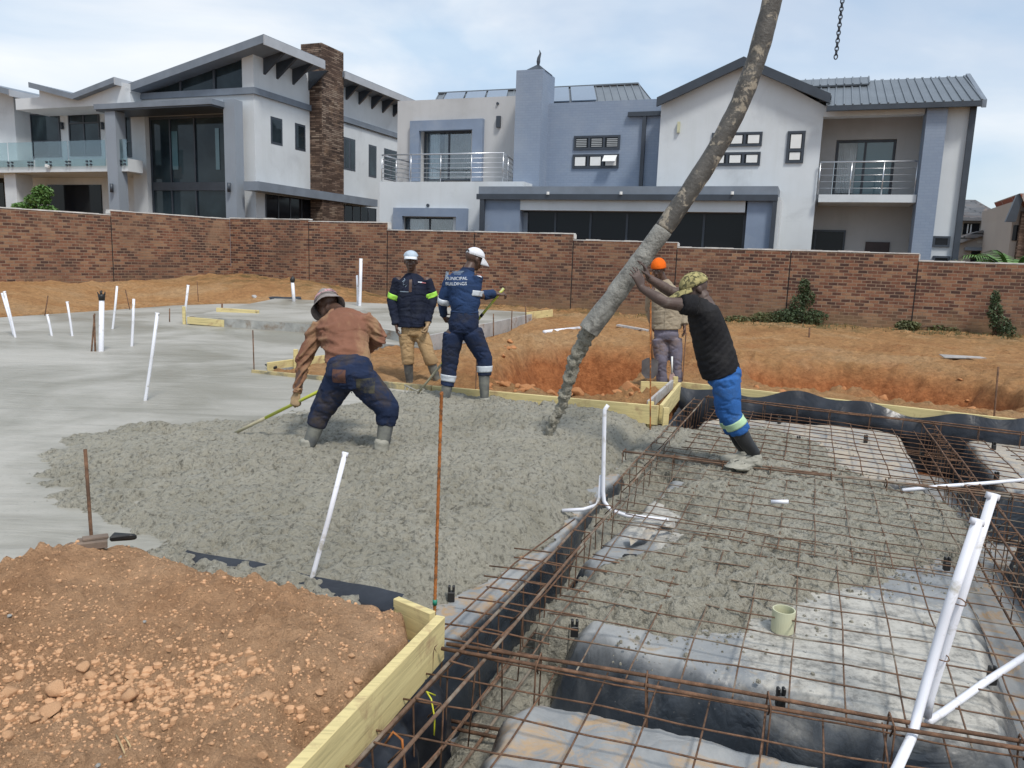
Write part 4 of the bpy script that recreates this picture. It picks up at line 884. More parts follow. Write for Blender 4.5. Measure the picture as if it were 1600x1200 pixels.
for k in range(110):
    x = random.uniform(-0.6, 1.5); y = random.uniform(8.55, 9.4) if k < 60 else random.uniform(8.6, 14)
    if k > 84: x = random.uniform(2.6, 7); y = random.uniform(8.3 + (7 - x) * .3, 12)
    s = random.uniform(.02, .07) * (1.6 if k % 9 == 0 else 1)
    put_clod(x, y, gz(x, y) + s * .15, s, '%s orange soil clod %s' % ('large' if s > .06 else 'small', 'in or beside the right-hand pit' if k > 84 else 'around the middle pit' if k >= 60 else 'just behind the pit edge board'), 'soil clods around the pit')
s = 0.16; q = G(985, 605, 0.0); put_clod(q.x, q.y, gz(q.x, q.y) + .06, s, 'largest orange clod at the front rim of the pit', 'soil clods around the pit')
# crumbs: uncountable small soil crumbs over the mound
mb = MB(); cr_v = []; cr_f = []
for k in range(15000):
    x = random.uniform(-2.9, -0.35); y = random.uniform(1.2, 3.55) if k % 3 else random.gauss(2.45, .2)
    if vn(np.array([x * 2.5]), np.array([y * 2.5]), 5)[0] * 0.8 + random.random() * 0.5 < 0.82 and k % 4: continue
    cr_v.append((x, y))
XY = np.array(cr_v); d_ = sdp(XY[:, 0], XY[:, 1], MOUND); XY = XY[d_ > 0.02]; ZZ = mound_z(XY[:, 0], XY[:, 1])
for (x, y), z in zip(XY, ZZ):
    s = abs(random.gauss(0, 1)) * 0.0030 + 0.002
    band_ = math.exp(-((y - 2.45 - 0.06 * math.sin(x * 5)) / 0.16) ** 2) * (1 if x < -0.9 else .5)
    if random.random() < band_ * 0.5: s *= random.uniform(1.3, 2.8)
    n_ = 6; a0 = random.random() * 6.3; rr = [s * random.uniform(.7, 1.2) for _ in range(n_)]; h1 = s * random.uniform(.35, .6); h2 = s * random.uniform(.6, .95)
    lo = [Vector((x + rr[i] * math.cos(a0 + i * 1.047), y + rr[i] * math.sin(a0 + i * 1.047), z - s * .3)) for i in range(n_)]
    md = [Vector((x + rr[i] * .93 * math.cos(a0 + i * 1.047), y + rr[i] * .93 * math.sin(a0 + i * 1.047), z + h1 * random.uniform(.7, 1.2))) for i in range(n_)]
    tp = [Vector((x + rr[i] * .45 * math.cos(a0 + i * 1.047), y + rr[i] * .45 * math.sin(a0 + i * 1.047), z + h2 * random.uniform(.85, 1.1))) for i in (0, 2, 4)]
    mb.add(lo + md + tp, [(i, (i + 1) % 6, 6 + (i + 1) % 6, 6 + i) for i in range(6)] + [(6, 7, 12), (7, 8, 13, 12), (8, 9, 13), (9, 10, 14, 13), (10, 11, 14), (11, 6, 12, 14), (12, 13, 14)])
tag(mb.build('soil_crumbs', M['clod'], None, False), 'fine soil crumbs scattered over the foreground mound', 'soil crumbs', kind='stuff')
# bits of straw on mound
for (u0, v0, u1, v1) in ((180, 1125, 196, 1162), (193, 1128, 203, 1143), (143, 872, 132, 886), (52, 868, 52, 880)):
    a = G(u0, v0, 0.06); a.z = mz(a.x, a.y) + .012; b = G(u1, v1, 0.06); b.z = mz(b.x, b.y) + .004
    mb = MB(); mb.tube([a, a.lerp(b, .5) + Vector((0, 0, .004)), b], 0.003, 5); tag(mb.build('straw_stalk', M['straw'], None, True), 'dry straw stalk lying on the reddish soil mound', 'straw', 'straw stalks on the mound')
for (u, v, s) in ((20, 1192, .022), (65, 1158, .012), (150, 1172, .012), (187, 1160, .010), (15, 985, .014), (225, 985, .012)):
    q = G(u, v, .05); o = bpy.data.objects.new('concrete_crumb', clods[1].copy()); C.objects.link(o); o.data.materials.clear(); o.data.materials.append(M['slab_side'])
    o.location = (q.x, q.y, mz(q.x, q.y) + s * .2); o.scale = (s, s, s * .6); tag(o, 'grey crumb of hardened concrete on the foreground mound', 'concrete crumb', 'concrete crumbs on the mound')
# debris by the walls
mb = MB(); q = G(1505, 562, 0.02)
for k in range(4): mb.beam(q + Vector((-.35, .05 * k, .03 + .01 * k)), q + Vector((.35, -.08 + .05 * k, .05)), 0.06, 0.015)
tag(mb.build('scrap_boards', M['wood_grey'], None), 'small pile of grey scrap boards on the soil at the right', 'scrap boards')
for (u0, v0, u1, v1, z, lb) in ((310, 427, 345, 428, .5, 'pale plank lying at the foot of the wall corner'), (396, 466, 440, 469, .12, 'pale plank lying on the soil behind the slab'), (965, 510, 1012, 514, .05, 'thin plank lying on soil behind the orange-beanie man')):
    a = G(u0, v0, z); b = G(u1, v1, z); mb = MB(); a.z = gz(a.x, a.y) + .05; b.z = gz(b.x, b.y) + .04; mb.beam(a, b, 0.14, 0.04); tag(mb.build('loose_plank', M['wood_grey'], None), lb, 'plank', 'loose planks')
curtain('dark polythene fold lying on the far slab edge near the back wall', [G(420, 473, .05), G(445, 470, .1), G(470, 470, .1)], 0.2, 0.0, 31, 6, 0.03, 0.04)
mb = MB(); q = G(417, 577, 0.0); mb.beam(q, q + Vector((.12, .05, .03)), 0.05, 0.035); mb.beam(q + Vector((.02, .03, .02)), q + Vector((-.05, .1, .05)), .03, .02)
tag(mb.build('hand_float', M['black'], None, False, .008), 'small dark hand tool lying by the short yellow board', 'hand tool')
# ================================================================== WALLS AND HOUSES
class Frame:
    def __init__(s, O, ang):
        s.O = Vector((*O, 0)); s.e1 = Vector((math.cos(ang), math.sin(ang), 0)); s.e2 = Vector((-math.sin(ang), math.cos(ang), 0))
    def W(s, a, t, z): return s.O + s.e1 * a + s.e2 * t + Vector((0, 0, z))
    def px(s, u, v, t=0.0):
        q = ray(u, v); k = (t - (Vector((0, 0, 0)) - s.O).dot(s.e2)) / q.dot(s.e2)
        p = Vector((0, 0, EYE)) + q * k
        return (p - s.O).dot(s.e1), p.z
    def pxs(s, u, v, a=0.0):      # on the plane s = a : returns (t, z)
        q = ray(u, v); k = (a - (Vector((0, 0, 0)) - s.O).dot(s.e1)) / q.dot(s.e1)
        p = Vector((0, 0, EYE)) + q * k
        return (p - s.O).dot(s.e2), p.z
    def rect(s, u0, v0, u1, v1, t):
        um = (u0 + u1) / 2; vm = (v0 + v1) / 2
        return s.px(u0, vm, t)[0], s.px(u1, vm, t)[0], s.px(um, v1, t)[1], s.px(um, v0, t)[1]
    def rects(s, u0, v0, u1, v1, a):
        um = (u0 + u1) / 2; vm = (v0 + v1) / 2
        return s.pxs(u0, vm, a)[0], s.pxs(u1, vm, a)[0], s.pxs(um, v1, a)[1], s.pxs(um, v0, a)[1]
    def hexa(s, mb, a0, a1, t0, t1, z0, z1):
        return mb.hexa([s.W(a0, t0, z0), s.W(a1, t0, z0), s.W(a1, t1, z0), s.W(a0, t1, z0), s.W(a0, t0, z1), s.W(a1, t0, z1), s.W(a1, t1, z1), s.W(a0, t1, z1)])

AX = math.atan2(-0.38, 1.0)
# ---------------- boundary walls
WF = Frame((0, 24.0), AX)
def wall_panels(fr, cuts, tops, zb, tname, label, t=0.22, zfun=None):
    o = thing(tname, fr.W(cuts[0], 0, 0), label, 'wall', 'brick boundary walls')
    for k in range(len(cuts) - 1):
        a0, a1 = cuts[k], cuts[k + 1]; zt = tops[k]
        mb = MB(); fr.hexa(mb, a0 + 0.006, a1 - 0.006, 0, t, zb, zt); mb.build('wall_panel', M['brick'], o)
        mb = MB(); n = max(2, int((a1 - a0) / 0.35))
        for i in range(n):
            x0 = a0 + (a1 - a0) * i / n; x1 = a0 + (a1 - a0) * (i + 1) / n
            fr.hexa(mb, x0 + .001, x1 - .001, -0.012 + random.uniform(-.006, .006), t + .012, zt + .001, zt + 0.03 + random.uniform(-.006, .014))
        if k < len(cuts) - 2 and tops[k] - tops[k + 1] > 0.08: fr.hexa(mb, a1 - 0.004, a1 + 0.03, 0.01, t - .01, tops[k + 1] + 0.05, zt)
        if k > 0 and tops[k] - tops[k - 1] > 0.08: fr.hexa(mb, a0 - 0.03, a0 + 0.004, 0.01, t - .01, tops[k - 1] + 0.05, zt)
        mb.build('coping', M['mortar'], o)
        if k: mb = MB(); fr.hexa(mb, a0 - 0.014, a0 + 0.014, -0.004, 0.05, zb, min(tops[k], tops[k - 1]) - 0.05); mb.build('expansion_joint', M['joint'], o)
    return o
cuts = [WF.px(u, 420)[0] for u in (361, 483, 605, 740, 894, 1056, 1234, 1434)]
cuts += [cuts[-1] + 3.15, cuts[-1] + 6.3, cuts[-1] + 9.5]
tv = [(420, 342.5), (545, 347.5), (670, 361), (815, 364.5), (975, 377.5), (1145, 389), (1335, 395), (1520, 411)]
tops = [WF.px(u, v)[1] for u, v in tv]; tops[3] = tops[2] = (tops[2] + tops[3]) / 2; tops[5] = tops[6] = (tops[5] + tops[6]) / 2
tops += [tops[-1]] * (len(cuts) - 1 - len(tops))
wall_panels(WF, cuts, tops, -0.3, 'boundary_wall', 'long red brown brick wall stepping down to the right behind the site')
cor = WF.W(cuts[0], 0, 0)
LW = Vector((-14.2, 21.3, 0)); dirL = (LW - cor).normalized(); angL = math.atan2(-dirL.y, -dirL.x)
LF = Frame((cor.x, cor.y), angL)      # s negative toward the camera/left
lc = [-14.0, -10.9, -7.75, LF.px(176, 400)[0], -0.0]
lt = [LF.px(0, 327)[1], LF.px(10, 328)[1], LF.px(90, 331)[1], LF.px(270, 336.5)[1]]
lt[0] = lt[1] = lt[2]
wall_panels(LF, lc, lt, -0.3, 'boundary_wall', 'left brick wall running from the corner toward the left edge of the photo')

# ---------------- window helper
def win(parent, fr, r, t, nx=1, ny=1, glass='glassdark', fw=0.05, dep=0.07, side=False, name='window', blind=None, split=None):
    a0, a1, z0, z1 = r
    if a0 > a1: a0, a1 = a1, a0
    mb = MB(); H = (lambda mb, x0, x1, y0, y1, q0, q1: fr.hexa(mb, x0, x1, y0, y1, q0, q1)) if not side else (lambda mb, x0, x1, y0, y1, q0, q1: fr.hexa(mb, -y1, -y0, x0, x1, q0, q1))
    if side: t = -t
    H(mb, a0, a1, t - dep, t + .005, z0, z0 + fw); H(mb, a0, a1, t - dep, t + .005, z1 - fw, z1)
    xs = split if split else [a0 + fw / 2 + (a1 - a0 - fw) * k / nx for k in range(nx + 1)]
    for k, x in enumerate(xs): H(mb, x - fw / 2, x + fw / 2, t - dep + .002, t + .004, z0 + fw, z1 - fw)
    for k in range(1, ny): z = z0 + (z1 - z0) * k / ny; H(mb, a0 + fw, a1 - fw, t - dep + .004, t, z - fw / 2, z + fw / 2)
    f = mb.build(name, M['darktrim'], parent)
    mb = MB(); H(mb, a0 + .01, a1 - .01, t - dep * .5, t - dep * .5 + .012, z0 + .01, z1 - .01); mb.build('glass_pane', M[glass], f)
    if blind:
        mb = MB()
        if blind == 'blind':
            n = int((z1 - z0) / 0.06)
            for k in range(n): z = z0 + fw + (z1 - z0 - 2 * fw) * (k + .5) / n; H(mb, a0 + fw, a1 - fw, t - .02, t - .012, z - .02, z + .02)
            mb.build('blinds', M['blind'], f)
    return f
def curtain_mesh(parent, fr, r, t, mat, folds=14, amp=.04):
    a0, a1, z0, z1 = r; mb = MB(); n = folds * 6; vs = []; fs = []
    for i in range(n + 1):
        x = a0 + (a1 - a0) * i / n; o = amp * math.sin(i * 2 * math.pi / 6) + amp * .4 * math.sin(i * .9)
        vs += [fr.W(x, t + o, z0), fr.W(x, t + o * .8, z1)]
    for i in range(n): fs.append((2 * i, 2 * i + 2, 2 * i + 3, 2 * i + 1))
    mb.add(vs, fs); return mb.build('curtain', M[mat], parent, True)
def ribbed(mb, fr, quad, rib=0.2, h=0.035, n=None):
    """ribbed sheeting over the quad a(bottom-left) b(bottom-right) c(top-right) d(top-left)"""
    a, b, c, d = [Vector(q) for q in quad]; nrm = (b - a).cross(d - a).normalized()
    if nrm.z < 0: nrm = -nrm
    mb.add([a, b, c, d, a - nrm * .05, b - nrm * .05, c - nrm * .05, d - nrm * .05], [(0, 1, 2, 3), (7, 6, 5, 4), (4, 5, 1, 0), (5, 6, 2, 1), (6, 7, 3, 2), (7, 4, 0, 3)])
    n = n or int((b - a).length / rib)
    for k in range(n + 1):
        f = k / n; p = a.lerp(b, f) + nrm * h * .5; q = d.lerp(c, f) + nrm * h * .5
        if (q - p).length > .1: mb.beam(p, q, 0.04, h, nrm)
def railing(parent_t, pts, h=1.0, nbar=5, post=1.15, mat='steel'):
    """posts, top rail and wires along pts (list of Vector at floor level)"""
    mb = MB()
    for i in range(len(pts) - 1): mb.tube([pts[i] + Vector((0, 0, h)), pts[i + 1] + Vector((0, 0, h))], 0.027, 6)
    tr = mb.build('top_rail', M[mat], parent_t, True)
    for i in range(len(pts) - 1):
        n = max(1, round((pts[i + 1] - pts[i]).length / post))
        for k in range(n + (1 if i == len(pts) - 2 else 0)):
            p = pts[i].lerp(pts[i + 1], k / n); mb = MB(); mb.tube([p, p + Vector((0, 0, h))], 0.02, 6); mb.build('rail_post', M[mat], parent_t, True)
    mb = MB()
    for j in range(1, nbar + 1):
        z = h * j / (nbar + 1)
        for i in range(len(pts) - 1): mb.tube([pts[i] + Vector((0, 0, z)), pts[i + 1] + Vector((0, 0, z))], 0.009, 5)
    mb.build('rail_wires', M[mat], parent_t, True)

# ================= HOUSE 2 (grey and blue, centre to right)
H2 = Frame((0, 28.3), AX)
T = thing('house', H2.W(3, 2, 0), 'grey and slate blue double storey house with tall blue chimney and large gable', 'house')
def hb(parts, name, mat, u0, v0, u1, v1, t0, t1, parent=None, fr=H2, down=None):
    a0, a1, z0, z1 = fr.rect(u0, v0, u1, v1, t0)
    if down is not None: z0 = down
    mb = MB(); fr.hexa(mb, a0, a1, t0, t1, z0, z1); return mb.build(name, M[mat], parent or T)
zt_ = lambda u, v, t=0.0, fr=H2: fr.px(u, v, t)[1]
s_ = lambda u, v, t=0.0, fr=H2: fr.px(u, v, t)[0]
# left white block (upper)
tb = 1.5
a0, a1 = s_(621, 210, tb), s_(806, 210, tb); zt = zt_(712, 154, tb); zf = zt_(680, 284, tb)
w0, w1, wz0, wz1 = H2.rect(657, 202, 736, 281, tb)
mb = MB()
H2.hexa(mb, a0, w0, tb, 7, zf - .3, zt); H2.hexa(mb, w1, a1, tb, 7, zf - .3, zt); H2.hexa(mb, w0, w1, tb, 7, wz1, zt); H2.hexa(mb, w0, w1, tb + 1.6, 7, zf - .3, wz1)
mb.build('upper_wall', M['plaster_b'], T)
mb = MB(); o0, o1, oz0, oz1 = H2.rect(640, 187, 753, 283, tb - .18)
H2.hexa(mb, o0, o0 + .40, tb - .18, tb + .01, oz0, oz1); H2.hexa(mb, o1 - .42, o1, tb - .18, tb + .01, oz0, oz1); H2.hexa(mb, o0 + .40, o1 - .42, tb - .18, tb + .01, oz1 - .38, oz1); mb.build('window_surround', M['blue'], T)
f = win(T, H2, (w0 + .02, w1 - .02, wz0, wz1 - .02), tb + .35, 2, 1, 'pane', name='sliding_door', fw=.06)
curtain_mesh(f, H2, (w0 + .05, w0 + .55, wz0, wz1 - .05), tb + .6, 'curtain_w', 6); curtain_mesh(f, H2, (w0 + .75, w1 - .05, wz0, wz1 - .05), tb + .62, 'curtain', 15)
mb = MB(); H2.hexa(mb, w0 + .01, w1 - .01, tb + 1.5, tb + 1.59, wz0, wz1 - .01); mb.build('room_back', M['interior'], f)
# lower left block + balcony
tl = -0.7
a0, a1, z0, z1 = H2.rect(593, 284, 751, 365, tl); lw0, lw1, lz0, lz1 = H2.rect(630, 339, 708, 372, tl)
mb = MB(); H2.hexa(mb, a0, lw0, tl, 3, -.3, z1); H2.hexa(mb, lw1, a1 + 1.6, tl, 3, -.3, z1); H2.hexa(mb, lw0, lw1, tl, 3, lz1, z1); H2.hexa(mb, lw0, lw1, tl, 3, -.3, lz0); mb.build('lower_wall', M['plaster'], T)
mb = MB(); o0, o1, oz0, oz1 = H2.rect(614, 325, 729, 366, tl - .15); H2.hexa(mb, o0, o0 + .38, tl - .15, tl + .01, -.2, oz1); H2.hexa(mb, o1 - .42, o1, tl - .15, tl + .01, -.2, oz1); H2.hexa(mb, o0 + .38, o1 - .42, tl - .15, tl + .01, oz1 - .3, oz1); mb.build('window_surround', M['blue'], T)
f = win(T, H2, (lw0 + .02, lw1 - .02, lz0 + .02, lz1 - .02), tl + .2, 2, 1, 'pane'); curtain_mesh(f, H2, (lw0 + .1, lw0 + .7, lz0, lz1), tl + .38, 'curtain_w', 6); curtain_mesh(f, H2, (lw0 + .8, lw1 - .05, lz0, lz1), tl + .38, 'curtain', 12)
bz = z1 + .002
rb = thing('balcony_railing', H2.W(a0, tl + .1, bz), 'steel wire railing around the left balcony of the grey and blue house', 'railing', 'steel balcony railings')
railing(rb, [H2.W(a0 + .05, tb, bz), H2.W(a0 + .05, tl + .08, bz), H2.W(s_(786, 262, tl + .08), tl + .08, bz), H2.W(s_(801, 262, tb - .1), tb - .1, bz)], h=0.98)
hb(0, 'wall_lamp', 'darktrim', 775, 181, 781, 199, tb - .12, tb)
mb = MB(); q = H2.W(*(lambda p: (p[0], tb - .06, p[1]))(H2.px(778, 162, tb))); mb.tube([q, q + H2.e2 * .08], .05, 8); mb.build('vent', M['darktrim'], T)
mb = MB(); q = H2.W(*(lambda p: (p[0], tl - .05, p[1]))(H2.px(669, 321, tl))); mb.tube([q, q + H2.e2 * .08], .06, 8); mb.build('vent', M['darktrim'], T)
# chimney tower
tc_ = 0.2
a0, a1, z0, z1 = H2.rect(804, 109, 845, 292, tc_)
mb = MB(); H2.hexa(mb, a0, a1, tc_, tc_ + 1.35, z0, z1); ch = mb.build('chimney', M['bluebrick'], T)
q = H2.W((a0 + a1) / 2 + .1, tc_ + .6, z1)
mb = MB(); mb.add([q + H2.e1 * -.42 - H2.e2 * .4, q + H2.e1 * .42 - H2.e2 * .4, q + H2.e1 * .42 + H2.e2 * .4, q - H2.e1 * .42 + H2.e2 * .4, q + Vector((0, 0, .32))], [(0, 1, 4), (1, 2, 4), (2, 3, 4), (3, 0, 4), (3, 2, 1, 0)])
mb.build('chimney_cowl', M['darktrim'], T)
mb = MB(); p = q + Vector((0, 0, .3)); mb.tube([p, p + Vector((0, 0, .10)), p + Vector((.01, 0, .22)), p + Vector((.06, 0, .38)), p + Vector((.02, 0, .5))], [.05, .07, .06, .035, .008], 7); mb.build('cowl_finial', M['darktrim'], T)
# blue middle wall
tm = 1.0
a0, a1, z0, z1 = H2.rect(846, 158, 1036, 294, tm)
mb = MB(); H2.hexa(mb, a0, a1, tm, 6, z0 - 3, z1); mb.build('middle_wall', M['bluebrick'], T)
def panes(rect, t, n, hmat='white'):
    r = H2.rect(*rect, t); f = win(T, H2, r, t, n, 1, 'glassdark', fw=.07, dep=.05)
    w_ = (r[1] - r[0]) / n
    for k in range(n):
        mb = MB(); x0 = r[0] + w_ * k + .09; x1 = r[0] + w_ * (k + 1) - .09
        if hmat == 'blind':
            zz = r[2] + .1
            while zz < r[3] - .1: H2.hexa(mb, x0, x1, t - .035, t - .028, zz, zz + .035); zz += .06
        else: H2.hexa(mb, x0, x1, t - .035, t - .028, r[2] + .09, r[3] - .09)
        mb.build('blinds', M[hmat if hmat != 'blind' else 'blind'], f)
    return f, r
panes((897, 212, 969, 234), tm, 3, 'blind'); f, r = panes((895, 241, 967, 263), tm, 3, 'white')
mb = MB(); w_ = (r[1] - r[0]) / 3; x0 = r[0] + 2 * w_ + .04; mb.hexa([H2.W(x0, tm - .06, r[3] - .06)] * 0 + [H2.W(x0, tm - .35, r[2] + .2), H2.W(x0 + w_ - .1, tm - .35, r[2] + .2), H2.W(x0 + w_ - .1, tm - .33, r[2] + .2), H2.W(x0, tm - .33, r[2] + .2), H2.W(x0, tm - .07, r[3] - .05), H2.W(x0 + w_ - .1, tm - .07, r[3] - .05), H2.W(x0 + w_ - .1, tm - .05, r[3] - .05), H2.W(x0, tm - .05, r[3] - .05)]); mb.build('open_sash', M['white'], f)
hb(0, 'gutter', 'darktrim', 981, 174, 1033, 181, tm - .14, tm - .002); hb(0, 'downpipe', 'darktrim', 1001, 181, 1006.5, 292, tm - .12, tm - .002)
# middle roof with solar panels (slopes down toward us)
zr0 = zt_(930, 162, tm + .6); tr = tm + 4.2
rl, rr_ = s_(686, 146, tr), s_(998, 134, tr); zrg = zt_(840, 140, tr)
el, er = s_(672, 158, tm + .6), s_(1010, 162, tm + .6)
tR = tr
mb = MB(); A1, B1, C1, D1 = H2.W(el, tm + .6, zr0 - .05), H2.W(er, tm + .6, zr0 - .05), H2.W(rr_, tR, zrg), H2.W(rl, tR, zrg); ribbed(mb, H2, (A1, B1, C1, D1), .28)
D2, C2 = H2.W(el, tR + 3.6, zr0 - .05), H2.W(er, tR + 3.6, zr0 - .05); ribbed(mb, H2, (C2, D2, D1 + Vector((0, 0, .004)), C1 + Vector((0, 0, .004))), .4)
mb.beam(D1 + Vector((0, 0, .04)), C1 + Vector((0, 0, .04)), .22, .06)
mb.add([B1, C2, C1], [(0, 1, 2)]); mb.add([A1, D1, D2], [(0, 1, 2)])
rf = mb.build('roof', M['roofmetal'], T)
nrm = (B1 - A1).cross(D1 - A1).normalized()
for (f0, f1) in ((0.05, .15), (.16, .26), (.27, .37), (0.56, .67), (.68, .79)):
    g0, g1 = .12, .9
    P_ = lambda f, g: A1.lerp(B1, f).lerp(D1.lerp(C1, f), g) + nrm * .07
    mb = MB(); q = [P_(f0, g0), P_(f1, g0), P_(f1, g1), P_(f0, g1)]; mb.hexa(q + [p + nrm * .04 for p in q]); mb.build('solar_panel', M['solar'], rf)
# patio (projecting flat roof with opening)
tp = -1.6
a0, a1, z0, z1 = H2.rect(748, 291, 1215, 307, tp)
mb = MB(); H2.hexa(mb, a0, a1, tp, 1.0, z0, z1); pr_ = mb.build('patio_roof', M['fascia'], T)
mb = MB(); H2.hexa(mb, a0 - .03, a1 + .03, tp - .12, tp - .002, z0 - .12, z0 + .06); mb.build('gutter', M['darktrim'], T)
zc = z0 - .002
hb(0, 'patio_pier', 'blue', 755, 310, 812, 372, tp + .05, tp + .9, down=-.3); hb(0, 'patio_pier', 'blue', 1165, 310, 1206, 402, tp + .05, tp + .9, down=-.3)
hb(0, 'patio_beam', 'plaster', 812.4, 311, 1164.6, 330, tp + .06, tp + .5)
hb(0, 'downpipe', 'darktrim', 749, 309, 756, 372, tp - .10, tp - .01, down=-.3); hb(0, 'downpipe', 'darktrim', 1204, 309, 1211, 402, tp - .10, tp - .01, down=-.3)
hb(0, 'patio_side_wall', 'plaster', 1206.4, 308, 1216, 402, tp + .05, 0.9, down=-.3)
r = H2.rect(813, 330, 1164, 400, tp + .5)
f = win(T, H2, (r[0], r[1], -.2, r[3]), tp + .52, 6, 1, 'glassdark', fw=.07, name='folding_door')
# dim wall edge seen behind left of the opening
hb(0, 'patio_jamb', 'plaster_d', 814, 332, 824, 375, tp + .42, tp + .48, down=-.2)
for u in (856, 970, 1144): 
    mb = MB(); p = H2.px(u, 304, tp - .14); q = H2.W(p[0], tp - .14, p[1]); mb.tube([q, q + Vector((0, 0, .09))], .05, 8); mb.build('spotlight', M['white'], T)
# gable wall
gl, gr = s_(1030, 220), s_(1283, 220); ze_l, ze_r = zt_(1034, 160), zt_(1285, 165); ap = (s_(1162, 100), zt_(1162, 97))
mb = MB(); mb.prism([H2.W(gl, 0, 1.0), H2.W(gr, 0, -.3), H2.W(gr, 0, ze_r), H2.W(ap[0], 0, ap[1]), H2.W(gl, 0, ze_l)], H2.e2 * 6); mb.build('gable_wall', M['plaster'], T)
p0, p1, p2 = (s_(1026, 156, -.35), zt_(1026, 152, -.35)), (s_(1162, 90, -.35), zt_(1162, 88, -.35)), (s_(1298, 150, -.35), zt_(1298, 146, -.35))
mb = MB()
for a, b in ((p0, p1), (p1, p2)):
    mb.prism([H2.W(a[0], -.35, a[1] - .28), H2.W(b[0], -.35, b[1] - .28), H2.W(b[0], -.35, b[1]), H2.W(a[0], -.35, a[1])], H2.e2 * .12)
mb.build('barge_board', M['darktrim'], T)
mb = MB()
for a, b in ((p0, p1), (p1, p2)): ribbed(mb, H2, (H2.W(a[0], -.22, a[1] - .06), H2.W(b[0], -.22, b[1] - .06), H2.W(b[0], 6.5, b[1] - .06), H2.W(a[0], 6.5, a[1] - .06)), .3)
mb.build('roof', M['roofmetal'], T)
panes((1112, 207, 1191, 229), 0.0, 3); panes((1110, 238, 1188, 259), 0.0, 3)
r = H2.rect(1229, 205, 1257, 255, 0); f = win(T, H2, r, 0, 1, 1, 'glassdark', fw=.08, dep=.05)
zm = r[2] + (r[3] - r[2]) * .4; mb = MB(); H2.hexa(mb, r[0] + .07, r[1] - .07, -.055, 0, zm - .04, zm + .04); mb.build('transom', M['darktrim'], f)
mb = MB(); H2.hexa(mb, r[0] + .11, r[1] - .11, -.035, -.03, r[2] + .1, zm - .06); H2.hexa(mb, r[0] + .11, r[1] - .11, -.035, -.03, zm + .06, r[3] - .1); mb.build('blinds', M['white'], f)
hb(0, 'wall_lamp', 'pvc_cream', 1058, 190, 1062, 207, -.1, -.002)
# right wing
tw_ = 1.6
gx0 = gr
sR = s_(1512, 280, .3); 
a0, a1, z0, z1 = H2.rect(1283, 178, 1450, 318, tw_)
d0, d1, dz0, dz1 = H2.rect(1303, 218, 1397, 306, tw_)
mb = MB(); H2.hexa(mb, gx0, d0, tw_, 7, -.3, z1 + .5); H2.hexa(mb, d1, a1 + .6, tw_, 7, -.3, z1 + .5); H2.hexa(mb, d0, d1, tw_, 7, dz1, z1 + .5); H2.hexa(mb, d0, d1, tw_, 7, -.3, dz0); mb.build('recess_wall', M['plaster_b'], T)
f = win(T, H2, (d0 + .01, d1 - .01, dz0, dz1 - .01), tw_ + .15, 2, 1, 'teal', name='sliding_door', fw=.07)
mb = MB(); n = 10
for k in range(n): mb.tube([H2.W(d0 + .12 + k * .055, tw_ + .055, dz0 + .08), H2.W(d0 + .12 + k * .055, tw_ + .055, dz1 - .1)], .032, 6)
mb.build('curtain', M['curtain_w'], f, True)
hb(0, 'balcony_beam', 'plaster', 1287, 165, 1446, 180, -.05, .35); 
bz0, bz1 = zt_(1350, 316, -.2), zt_(1350, 304, -.2)
mb = MB(); H2.hexa(mb, s_(1279, 308, -.2), s_(1432, 308, -.2), -.2, tw_, bz0, bz1); mb.build('balcony_slab', M['plaster'], T)
rb2 = thing('balcony_railing', H2.W(s_(1279, 308, -.1), -.1, bz1), 'steel wire railing on the right balcony under the ribbed roof', 'railing', 'steel balcony railings')
railing(rb2, [H2.W(s_(1279, 290, -.1), -.1, bz1 + .002), H2.W(s_(1430, 290, -.1), -.1, bz1 + .002)], h=.98, nbar=4, post=1.0)
r = H2.rect(1228, 359, 1320, 400, tw_); win(T, H2, r, tw_, 2, 1, 'glassdark', fw=.06, blind='blind', dep=.06)
hb(0, 'side_door', 'brown', 1351, 378, 1389, 410, tw_ - .06, tw_, down=-.2)
hb(0, 'blue_pier', 'bluebrick', 1436, 163, 1468, 410, -.3, .6, down=-.3)
a0, a1 = s_(1466, 290, -.05), s_(1507, 290, -.05); zz = zt_(1490, 166, -.05)
mb = MB(); H2.hexa(mb, a0, a1, -.05, 6.5, -.3, zz); mb.build('end_wall', M['plaster'], T)
for (v0, v1) in ((369, 386), (400, 410)):
    r = H2.rect(1457, v0, 1484, v1, -.05); win(T, H2, r, -.05, 1, 1, 'glassdark', fw=.06, dep=.05)
pt_, pb_ = H2.px(1519, 165, -.1), H2.px(1494, 405, -.1)
mb = MB(); q0 = H2.W((pt_[0] + pb_[0]) / 2, -.12, pt_[1]); q1 = H2.W((pt_[0] + pb_[0]) / 2, -.12, -.2); mb.beam(q0, q1, .16, .12, H2.e2); mb.build('downpipe', M['darktrim'], T)
